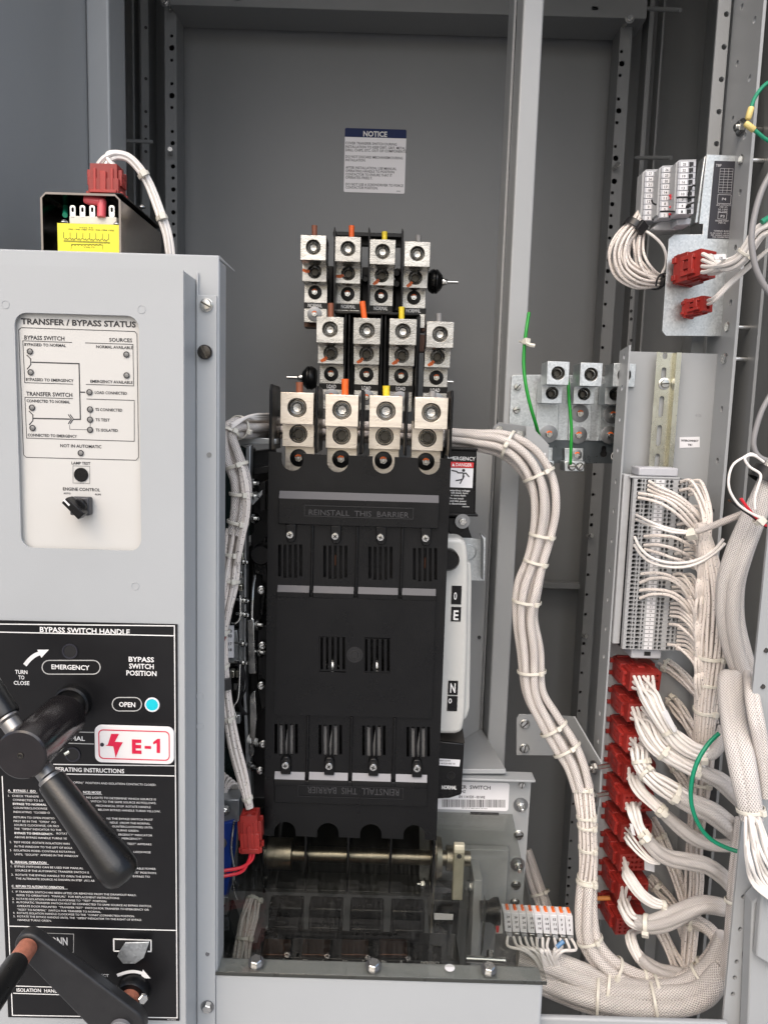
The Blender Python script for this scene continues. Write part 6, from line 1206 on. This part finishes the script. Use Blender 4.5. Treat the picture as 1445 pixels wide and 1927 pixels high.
# terminal strip
YTm = 1.022
ts = T('terminal_strip', 'long grey strip of numbered terminals with white wires on its right side', 'terminal strip', P(1220, 1220, YTm))
nT = 41
tpx = R3(333, 809); bpx = R3(255, 1840)
cxT = P(tpx[0], tpx[1], YTm); cxB = P(bpx[0], bpx[1], YTm)
k = mpp(YTm)*.3113
Xm = (cxT.x+cxB.x)/2; H = (cxT.z-cxB.z)/nT
x0, x1 = Xm-130*k, Xm+214*k
TS = {}
for i in range(nT):                      # number 41 on top
    z1_ = cxT.z-i*H; z0_ = z1_-H+.0003; num = nT-i
    if i == 0:
        hs = []
        for cx_, w2, h2 in ((-96, 14, .40), (-71, 6, .34), (-43, 14, .40), (-16, 6, .34), (72, 8, .38), (98, 10, .38), (148, 10, .38), (176, 8, .38), (201, 8, .38)):
            hs.append(rrect(Xm+(cx_-w2)*k, -H/2-h2*H, Xm+(cx_+w2)*k, -H/2+h2*H, min(w2*k, h2*H)*.6, 2))
        bb = MB().prism([(x0, -H+.0003), (x1, -H+.0003), (x1, 0), (x0, 0)], (0, YTm, 0), .008, hs); kk = MB().box(x0+.0002, x1-.0002, YTm+.0085, YTm+.040, -H+.0004, -.0002)
        proto = bb.build('terminal', TERMG, None); mm = proto.data; bpy.data.objects.remove(proto); proto = kk.build('black_core', BLACKM, None); mk2 = proto.data; bpy.data.objects.remove(proto)  # black block added behind the openings to paint in their dark depth
    o = bpy.data.objects.new('terminal', mm); COL.objects.link(o); o.parent = ts; o.location = V((0, 0, z1_))-ts.location
    cl = bpy.data.objects.new('black_core', mk2); COL.objects.link(cl); cl.parent = o
    mk = MB().box(Xm+2*k, Xm+52*k, YTm-.0008, YTm-.0001, z0_+H*.08, z1_-H*.10).build('marker', LABELW, o)
    # the marker and its number sit on the terminal
    MB().text(str(num), V((Xm+(20 if num > 9 else 24)*k, YTm-.0011, z0_+H*.28)), H*.42, (14 if num > 9 else 6)*k, bold=.02).build('number', INK, mk)
    TS[num] = (z0_+z1_)/2
Zt, Zb_ = cxT.z, cxB.z
MB().box(x0-46*k, x0-.0004, YTm+.012, YTm+.045, Zb_+.004, Zt+.0045).build('strip_side', TERMG, ts, .001)
MB().box(x0-20*k, x1-60*k, YTm+.004, YTm+.045, Zt+.0004, Zt+.0030).build('end_plate', TERMG, ts, .0008)
MB().box(Xm-90*k, Xm+150*k, YTm+.010, YTm+.045, Zt+.0034, Zt+.0155).build('end_stop', TERML, ts, .002)
MB().box(Xm-60*k, Xm+130*k, YTm+.008, YTm+.045, Zb_-.0155, Zb_-.0006).build('end_stop', TERML, ts, .002)
MB().box(Xm+20*k, Xm+60*k, YTm+.0075, YTm+.0079, Zb_-.011, Zb_-.005).build('stop_slot', BLACKM, ts)
# single wires from the terminals into the trunk
rg = random.Random(15)
tw_ = T('trunk_harness', 'vertical trunk of printed white wires fed by the long terminal strip', 'wire harness', P(1320, 1300, 1.0), 'white wire harnesses')
trunkR = [(1318, 985, .972, 10), (1330, 1045, .97, 18), (1340, 1120, .97, 25), (1338, 1200, .97, 30), (1334, 1260, .975, 27), (1328, 1320, .98, 23), (1323, 1385, .985, 19), (1316, 1450, .99, 15)]
low_t = [(1326, 1375, .988, 21), (1318, 1450, .992, 21), (1310, 1530, 1.0, 19), (1306, 1600, 1.01, 17), (1306, 1660, 1.02, 19), (1297, 1760, 1.02, 16), (1290, 1840, 1.0, 14)]
p, r = path(low_t); strands(MB(), p, r, 15, 3.0*mpp(.98), .35, .16, seed=41).build('wires', WIRE, tw_)
for q in (.22, .45, .80): tie(p, r, q, tw_, .005)
p, r = path(trunkR); strands(MB(), p, r, 32, 3.2*mpp(.98), .25, .07, seed=40, flat=1.0).build('wires', WIRE, tw_)
for q in (.50, .63, .76): tie(p, r, q, tw_, .005)
skip = {37, 36, 26, 21, 20, 14}
b = MB()
grp_ = [(41, 38, 1008, (1324, 1010)), (35, 30, 1040, (1322, 1055)), (29, 25, 1085, (1318, 1095)), (24, 22, 1115, (1316, 1130)), (19, 15, 1165, (1316, 1178)), (13, 9, 1200, (1318, 1208)), (8, 5, 1230, (1316, 1238)), (4, 1, 1262, (1316, 1270))]
for hi, lo, vv, tgt in grp_:
    for num in range(lo, hi+1):
        for q_ in (0, 1):
            if q_ and rg.random() < .6: continue
            a = V((Xm+(176 if q_ else 204)*k, YTm-.001, TS[num])); 
            if q_: a = V((Xm+150*k, YTm-.001, TS[num]))
            c1_ = a+V((.008+rg.uniform(-.001, .002), -.016-rg.uniform(0, .004), .002)); 
            f = (num-lo)/(hi-lo+.01)
            c3_ = P(tgt[0]-8+f*20, tgt[1]+18-f*4, .964+.006*q_); c2_ = c1_*.45+c3_*.55+V((.004, -.003, .007)); c4_ = P(1316+f*34+rg.uniform(-3, 3), tgt[1]+90, .992); 
            b.tube([V(x) for x in smooth([tuple(a), tuple(c1_), tuple(c2_), tuple(c3_), tuple(c4_)], 6)], 3.1*mpp(1.0), 7)
b.build('branch_wires', WIRE, tw_)
for hi, lo, vv, tgt in grp_:
    q = [P(tgt[0]-10, tgt[1]-18, .978), P(tgt[0]+2, tgt[1]+4, .971), P(tgt[0]+8, tgt[1]+28, .968)]; tie(q, [7.5*mpp(.97)]*3, .5, tw_, .004)
cr_ = T('crossing_wires', 'white wires crossing over the terminal strip markers to the trunk', 'wires', P(1230, 1000, 1.0), 'white wire bundles')
b = MB()
L3 = [[(290, 820), (340, 850), (440, 895), (520, 950), (590, 1020), (640, 1100)], [(285, 845), (350, 880), (450, 920), (540, 985), (610, 1060), (650, 1140)], [(282, 872), (360, 905), (450, 945), (530, 1010), (590, 1090), (640, 1170)], [(228, 895), (300, 905), (400, 940), (480, 1000), (550, 1080), (600, 1150)], [(226, 920), (300, 935), (380, 965), (460, 1020), (530, 1090), (590, 1170)],
      [(262, 1155), (340, 1150), (440, 1160), (520, 1200), (575, 1245)], [(262, 1208), (340, 1205), (430, 1225), (510, 1260), (570, 1300)], [(264, 1232), (350, 1255), (430, 1285), (500, 1305), (565, 1350)],
      [(242, 1382), (330, 1375), (420, 1395), (500, 1450), (560, 1530), (600, 1600)], [(238, 1435), (310, 1408), (400, 1410), (480, 1455), (540, 1540), (580, 1620)], [(236, 1482), (310, 1475), (420, 1490), (500, 1540), (560, 1620), (600, 1700)], [(236, 1530), (310, 1505), (410, 1510), (490, 1560), (550, 1640), (590, 1720)]]
for l in L3:
    n = len(l); pp = smooth([(*R3(x, y), YTm-.001-(.030*math.sin(PI*min(1, i/(n-1)*.8))) - (.022 if i == n-1 else 0)*0, 3) for i, (x, y) in enumerate(l)], 6)
    b.tube([P(a, c, d) for a, c, d, e in pp], 3.1*mpp(1.0), 7)
b.build('wires', WIRE, cr_)
b = MB()
for l in ([(205, 1158), (235, 1220), (300, 1280), (400, 1312), (520, 1312), (620, 1280), (690, 1230), (740, 1170)], [(203, 1205), (240, 1262), (310, 1315), (420, 1340), (530, 1335), (620, 1300), (700, 1245), (750, 1195)], [(215, 1025), (260, 1050), (340, 1085), (430, 1112), (540, 1128)], [(214, 1052), (270, 1078), (340, 1100), (430, 1128), (540, 1136)]):
    n = len(l); b.tube([P(a, c, d) for a, c, d, e in smooth([(*R3(x, y), YTm-.002-.062*math.sin(PI*.5*min(1, i/(n-1)*1.6)), 3) for i, (x, y) in enumerate(l)], 6)], 2.8*mpp(1.0), 7)
b.build('shield_pair', WIREC, cr_)
p, r = path([(*R3(545, 1130), .958, 5), (*R3(600, 1118), .952, 6), (*R3(690, 1085), .945, 6.5), (*R3(790, 1045), .935, 7), (*R3(870, 1010), .93, 6)]); MB().tube(p, r, 12).build('grey_sleeve', BRAID, cr_); tie(p, r, .06, cr_, .008, grow=1.25)

# ================================================================== column of red plugs with their cables
G = 'red plugs in the right hand column'
yy = [1237, 1295, 1353, 1409, 1465, 1521, 1577, 1632, 1697]
names = ['topmost red plug of the column, just below the terminal strip', 'second red plug of the column from the top', 'third red plug of the column, its wires tied tightly below', 'fourth red plug of the column, green wire to its right', 'fifth red plug of the column with bare round holes showing', 'sixth red plug of the column with few thin wires', 'seventh red plug of the column with many empty holes beside white tag', 'eighth red plug of the column next to an orange stub', 'lowest red plug of the column, dark and full of empty holes']
fans = []; cs = []
axp = V((.10, -1, -.10)); axp.normalize()
for i, y in enumerate(yy):
    Yf = 1.028; u = 1160-3.3*i+53; v = y+46; c = P(u, v, Yf); cs.append(c)
    pn_ = (6, 3) if i != 8 else (5, 4)
    t, f = plug_block('plug_connector', names[i], c, .046, .060, .028, axp, (0, 0, 1), pn_, (), G); fans.append(f)
B = 'cables from the red plugs'
def wires_then(i, name, label, pts, nw, r0, sl=None, ns=3, sr=10, ties=(), sel=None, seed=50, stie=(), fr_=.22, bm_=BRAIDB, wm=None):
    c = cs[i]; t = T('plug_cable', label, 'wire harness', c, B)
    f = sel and [fans[i][j] for j in sel] or fans[i]
    p, r = path(pts); r = [q*1.22 for q in r]; strands(MB(), p, r, nw, r0*1.12*mpp(1.0), .5, .10, fan=[c+q-p[0] for q in f], frac=fr_, seed=seed).build('wires', wm or WIREC, t)
    for q in ties: tie(p, r, q, t, .005)
    if sl:
        p, r = path(sl); r = [q*1.17 for q in r]; sr *= 1.12; strands(MB(), p, r, ns, sr*mpp(sl[0][2]), .7, .12, sides=14, seed=seed+1, flat=1.05).build('braided_sleeve', bm_, t)
        for q in stie: tie(p, r, q, t, .006)
    return t
allp = None
t = wires_then(0, '', 'bright white wires curving from topmost red plug into the trunk', [(1213, 1285, 1.02, 16), (1222, 1310, .995, 17), (1240, 1345, .975, 14), (1258, 1376, .965, 12), (1276, 1396, .96, 15), (1305, 1413, .955, 14), (1335, 1418, .955, 11)], 15, 3.0, [(1318, 1420, .955, 12), (1338, 1418, .952, 14), (1354, 1398, .95, 15), (1362, 1370, .95, 12)], 2, 10, (.52,), None, 51, (.1,))
k_ = MB().ppoly(R4, [(605, 590), (645, 568), (732, 735), (700, 752)], .948, .0015).build('wire_flag', LABELW, t, .0006)
wires_then(1, '', 'white cable from second red plug sweeping right into a braided sleeve', [(1208, 1345, 1.02, 17), (1216, 1370, .995, 18), (1232, 1398, .975, 16), (1255, 1420, .965, 14), (1285, 1437, .96, 13), (1318, 1452, .957, 14)], 15, 3.1, [(1308, 1448, .957, 14), (1335, 1460, .953, 16), (1362, 1476, .95, 17), (1400, 1515, .945, 17)], 3, 9.5, (.55, .93), None, 53)
wires_then(2, '', 'white cable with hook bend below third red plug ending in thick sleeve', [(1200, 1398, 1.02, 17), (1203, 1418, .995, 16), (1207, 1440, .985, 13), (1222, 1462, .97, 14), (1248, 1480, .965, 16), (1284, 1502, .96, 16)], 15, 3.1, [(1268, 1494, .96, 16), (1300, 1512, .953, 19), (1345, 1534, .948, 20), (1395, 1575, .945, 18)], 4, 10, (.35, .55, .92), None, 55, (.04,))
wires_then(3, '', 'white cable from fourth red plug passing diagonally behind the teal wire', [(1190, 1455, 1.02, 12), (1200, 1482, .99, 11), (1222, 1506, .98, 10), (1250, 1530, .97, 10)], 9, 3.0, [(1242, 1524, .97, 10), (1275, 1555, .965, 13), (1310, 1580, .96, 14), (1350, 1592, .955, 13), (1385, 1590, .95, 12)], 3, 8, (.9,), [0, 1, 2, 6, 7, 8, 3, 4, 9], 57, (.03,))
wires_then(4, '', 'white cable from fifth red plug bending down into a wavy sleeve', [(1188, 1510, 1.02, 13), (1192, 1530, .995, 11), (1203, 1558, .985, 9), (1216, 1580, .975, 10)], 8, 3.2, [(1210, 1574, .975, 11), (1232, 1598, .965, 14), (1258, 1614, .96, 15), (1295, 1622, .955, 16), (1330, 1630, .95, 16), (1360, 1650, .948, 15), (1378, 1672, .945, 13)], 4, 8, (.85,), [0, 3, 6, 1, 4, 7, 9, 10], 59, (.06,))
wires_then(5, '', 'few thin white wires from sixth red plug joining the wavy sleeve', [(1176, 1566, 1.015, 10), (1186, 1582, .99, 9), (1202, 1600, .978, 8), (1222, 1618, .968, 6), (1240, 1622, .968, 5)], 7, 2.2, None, 0, 0, (), [0, 1, 2, 3, 4, 5], 61)
wires_then(6, '', 'loose white wires from seventh red plug gathered by a tie', [(1172, 1630, 1.015, 10), (1183, 1652, .985, 10), (1205, 1682, .972, 10), (1228, 1698, .967, 9), (1252, 1704, .965, 6)], 9, 2.9, None, 0, 0, (.96,), [0, 1, 2, 3, 4], 63)
wires_then(7, '', 'white cable from eighth red plug into sleeve arching over to the right', [(1168, 1690, 1.015, 12), (1176, 1712, .985, 11), (1188, 1730, .972, 12), (1206, 1738, .965, 12)], 10, 3.0, [(1196, 1734, .968, 12), (1222, 1740, .96, 17), (1250, 1733, .955, 19), (1285, 1716, .95, 19), (1320, 1703, .947, 18), (1362, 1708, .945, 17)], 4, 9, (), [0, 1, 2, 3, 4, 5, 6], 65, (.17,))
wires_then(8, '', 'white cable from lowest red plug dropping into the sill harness', [(1183, 1748, 1.01, 9), (1188, 1770, .99, 10), (1196, 1792, .98, 10), (1206, 1806, .975, 10)], 8, 3.0, [(1202, 1802, .975, 11), (1222, 1818, .97, 14), (1250, 1830, .965, 14), (1290, 1836, .96, 12)], 3, 8, (), [16, 17, 18, 19, 12, 13], 67)
k_ = T('wire_tag', 'small white folded tag beside the seventh red plug', 'tag', P(1222, 1628, .99)); MB().ppoly(R5, [(470, 272), (548, 292), (548, 384), (470, 364)], 1.0, .001).build('tag_card', LABELW, k_)
b = MB().cyl(P(1120, 1691, 1.06), P(1147, 1690, 1.06), 4.5*mpp(1.06), n=12); tag(b.build('orange_stub', mat('orange_plastic', (.62, .24, .06), .5)), 'short orange stub poking out beside the eighth red plug', 'stub')
MB().ppoly(R4, [(352, 1468), (376, 1472), (400, 1560), (372, 1556)], .985, .0012).build('wire_flag', LABELW, t)
# dusky bundles behind the trunk
bk = T('rear_harness', 'shaded white wire bundles fanning behind the trunk toward its right side', 'wire harness', P(1260, 1260, 1.06), 'white wire harnesses')
for i, l in enumerate(([(1236, 1245, 1.09, 12), (1262, 1256, 1.075, 13), (1290, 1280, 1.05, 13), (1318, 1312, 1.02, 10)], [(1250, 1310, 1.09, 12), (1268, 1325, 1.075, 13), (1292, 1358, 1.05, 13), (1315, 1400, 1.02, 10)], [(1222, 1540, 1.08, 14), (1240, 1575, 1.07, 15), (1262, 1620, 1.05, 15), (1285, 1690, 1.03, 12), (1298, 1760, 1.02, 10)], [(1218, 1650, 1.08, 12), (1240, 1675, 1.07, 13), (1270, 1710, 1.05, 12), (1290, 1770, 1.03, 10)], [(1255, 1430, 1.08, 9), (1285, 1470, 1.06, 10), (1310, 1520, 1.03, 9)])):
    p, r = path(l); strands(MB(), p, r, 10, 2.9*mpp(1.05), .4, .2, seed=70+i).build('wires', WIRE, bk); tie(p, r, .25, bk, .005)
p, r = path([(1238, 1745, 1.04, 12), (1262, 1790, 1.02, 14), (1282, 1830, 1.0, 14), (1290, 1850, .99, 12)]); strands(MB(), p, r, 12, 2.9*mpp(1.02), .4, .3, seed=79).build('wires', WIRE, bk)
# big sleeves on the right
harness('wire_harness', 'thick white braided cable coming down from right edge beside terminal strip', [(1462, 870, .90, 20), (1440, 925, .90, 22), (1412, 985, .905, 24), (1388, 1040, .91, 25), (1374, 1095, .915, 25), (1374, 1160, .92, 24), (1386, 1220, .925, 23), (1402, 1270, .93, 21), (1418, 1320, .94, 19)], 4, 14, BRAIDB, .9, .14, (), 81, sides=16)
harness('wire_harness', 'thick white braided cable with rounded top in front of the trunk', [(1368, 1292, .945, 12), (1373, 1278, .925, 19), (1376, 1290, .905, 23), (1378, 1330, .88, 24), (1386, 1390, .845, 25), (1398, 1450, .822, 24), (1408, 1500, .812, 22), (1414, 1540, .808, 20)], 3, 16, BRAIDB, .5, .1, (.93,), 83, sides=16)
b = MB(); fr_t = T('frayed_wires', 'loose wires spreading from the end of thick braided cable at right', 'wires', P(1414, 1545, .88), 'white wire bundles'); rg = random.Random(5)
for i in range(15):
    f = (i+rg.uniform(-.3, .3))/14; a = P(1402+f*24, 1535+rg.uniform(-3, 3), .808-rg.uniform(0, .012)); 
    b.tube([V(q) for q in smooth([tuple(a), tuple(P(1398+f*42+rg.uniform(-4, 4), 1572, .80-rg.uniform(0, .012))), tuple(P(1400+f*64+rg.uniform(-4, 4), 1620, .795-rg.uniform(0, .015))), tuple(P(1418+f*75, 1668-f*15, .79)), tuple(P(1475+f*30, 1710-f*40, .785))], 5)], 3.1*mpp(.81), 7)
b.build('wires', WIREC, fr_t)
harness('wire_harness', 'beige braided cable in front of the near perforated post at right edge', [(1410, 1270, .90, 11), (1414, 1300, .85, 13), (1421, 1350, .828, 14), (1431, 1400, .825, 13), (1437, 1450, .825, 11), (1441, 1500, .825, 9)], 2, 9, BRAID, .4, .1, (), 85)
harness('wire_harness', 'narrow braided cable running down along the near perforated post', [(1392, 1540, .93, 9), (1386, 1590, .925, 10), (1379, 1650, .92, 10), (1374, 1710, .915, 10), (1369, 1770, .91, 10), (1362, 1840, .905, 10)], 2, 7, BRAID, .6, .1, (.55,), 87)
harness('wire_harness', 'braided loop from the narrow cable curving behind lower trunk', [(1250, 1720, 1.0, 10), (1300, 1732, .985, 13), (1335, 1752, .97, 14), (1358, 1790, .955, 13), (1364, 1830, .94, 12)], 3, 8, BRAID, .6, .1, (.25,), 89)
# hook and loop band, thin loops, stub leads
bd = T('cable_band', 'black hook and loop band round the thick braided cable', 'band', P(1434, 905, .90)); q0, q1 = P(1447, 885, .90), P(1427, 915, .90); ax_ = (q1-q0).normalized()
MB().lathe(q0, ax_, [(0, .0155), (0, .0172), (.016, .0178), (.016, .0160)], 28, cap=False).build('band_loop', BLACKM, bd)
lp_ = T('loop_wires', 'two thin white wires looping above the hook and loop band', 'wires', P(1400, 900, .90), 'white wire bundles'); b = MB()
for l in ([(940, 668), (905, 655), (870, 672), (800, 720), (772, 800), (780, 880), (830, 960), (900, 1010), (960, 1040)], [(985, 705), (930, 668), (885, 668), (870, 690), (900, 735), (955, 770), (965, 800), (950, 850), (930, 920), (930, 990)]):
    b.tube(path([(*R3(x, y), .875-.01*i/8, 3) for i, (x, y) in enumerate(l)])[0], 2.4*mpp(.9), 8)
b.build('wires', WIREC, lp_)
for l, mt_, lab in (([(845, 925), (880, 975), (925, 1030), (970, 1075), (1040, 1110)], REDW, 'short red lead with cut end crossing the thick braided cable'), ([(785, 945), (840, 985), (900, 1025), (960, 1070), (1040, 1125)], BLKW, 'short black lead with copper end crossing the thick braided cable')):
    t = T('cut_lead', lab, 'wire', P(*R3(*l[0]), .87)); p, r = path([(*R3(x, y), .872, 3) for x, y in l]); MB().tube(p, (3.0 if mt_ is REDW else 2.3)*mpp(.87), 8).build('wire', mt_, t)
    if mt_ is BLKW: MB().lathe(p[0], (p[0]-p[1]), [(0, .0011), (.004, .0011)], 8).build('copper_end', COPPER, t)
    else: tie(p, [.005]*len(p), .66, t, .006)
cable('bonding_lead', 'long teal wire arching over the white cables from the red plugs', 'wire', [(1352, 1380, .90, 4.2), (1332, 1400, .895, 4.2), (1312, 1432, .89, 4.2), (1301, 1470, .888, 4.2), (1300, 1510, .888, 4.2), (1312, 1548, .888, 4.2), (1335, 1578, .886, 4.2), (1368, 1596, .88, 4.2), (1402, 1606, .87, 4.2)], TEAL, 'teal bonding leads', 12)

# ================================================================== white terminal block at the bottom
YB3 = .99
bt_ = T('numbered_terminal_block', 'white numbered terminal block with orange release tips half under clear shield', 'terminal block', P(1010, 1740, YB3))
num3 = [(29, 30, 28), (26, 27, 25), (23, 24, 22), (20, 21, 19), (18, 17, 16), (15, 14, 13), (12, 11, 10), (9, 8, 7), (6, 5, 4)]
for i, cset in enumerate(num3):
    xa_ = 318+i*47.6; dy = i*2.6
    t = MB().ppoly(R7, [(xa_, 1238+dy), (xa_+46, 1240+dy), (xa_+52, 1360+dy), (xa_+10, 1356+dy)], YB3, .02).build('terminal', LABELW, bt_, .0006)
    MB().ptext(R7, YB3-.0004, [(str(n), xa_+20+j*3, xa_+20+j*3+(20 if n > 9 else 9), 1272+dy+j*30, 15) for j, n in enumerate(cset)], .03).build('number', INK, t)
    MB().ppoly(R7, [(xa_+14, 1236+dy), (xa_+18, 1216+dy), (xa_+34, 1214+dy), (xa_+40, 1236+dy)], YB3+.006, .012).build('release_tip', ORANGE, t, .0008)
    MB().ppoly(R7, [(xa_+18, 1364+dy), (xa_+52, 1366+dy), (xa_+54, 1392+dy), (xa_+22, 1390+dy)], YB3+.004, .014).build('wire_clamp', STEEL if i % 2 else TERMG, t, .0008)
MB().ppoly(R7, [(270, 1240), (312, 1240), (316, 1370), (268, 1370)], YB3+.004, .02).build('end_bracket', WHITEP, bt_, .001)
MB().ppoly(R7, [(272, 1325), (292, 1325), (290, 1362), (276, 1362)], YB3+.002, .002).build('red_mark', DANGER, bt_)
bw = T('wire_bundle', 'short white wires curling from the numbered terminal block into bottom sleeve', 'wire bundle', P(1000, 1790, .98), 'white wire bundles'); b = MB(); rg = random.Random(3)
for i in range(12):
    f = i/11; s0 = R7(345+f*395, 1388+f*16)
    a = (*s0, .992, 3); e_ = R7(520+f*130+rg.uniform(-20, 20), 1520+rg.uniform(-6, 12)); b.tube(path([a, (s0[0]+rg.uniform(-4, 8), s0[1]+14+rg.uniform(0, 6), .975, 3), ((s0[0]*.45+e_[0]*.55)+rg.uniform(-6, 6), e_[1]-16, .965, 3), (*e_, .968, 3), (e_[0]+12, e_[1]+22, .975, 3)], 6)[0], 3.0*mpp(.98), 7)
b.build('wires', WIREC, bw)
MB().cyl(P(*R7(648, 1452), .962), P(*R7(690, 1415), .965), 4.5*mpp(.96), n=12).build('blue_splice', mat('blue_vinyl', (.10, .24, .45), .35), bw)
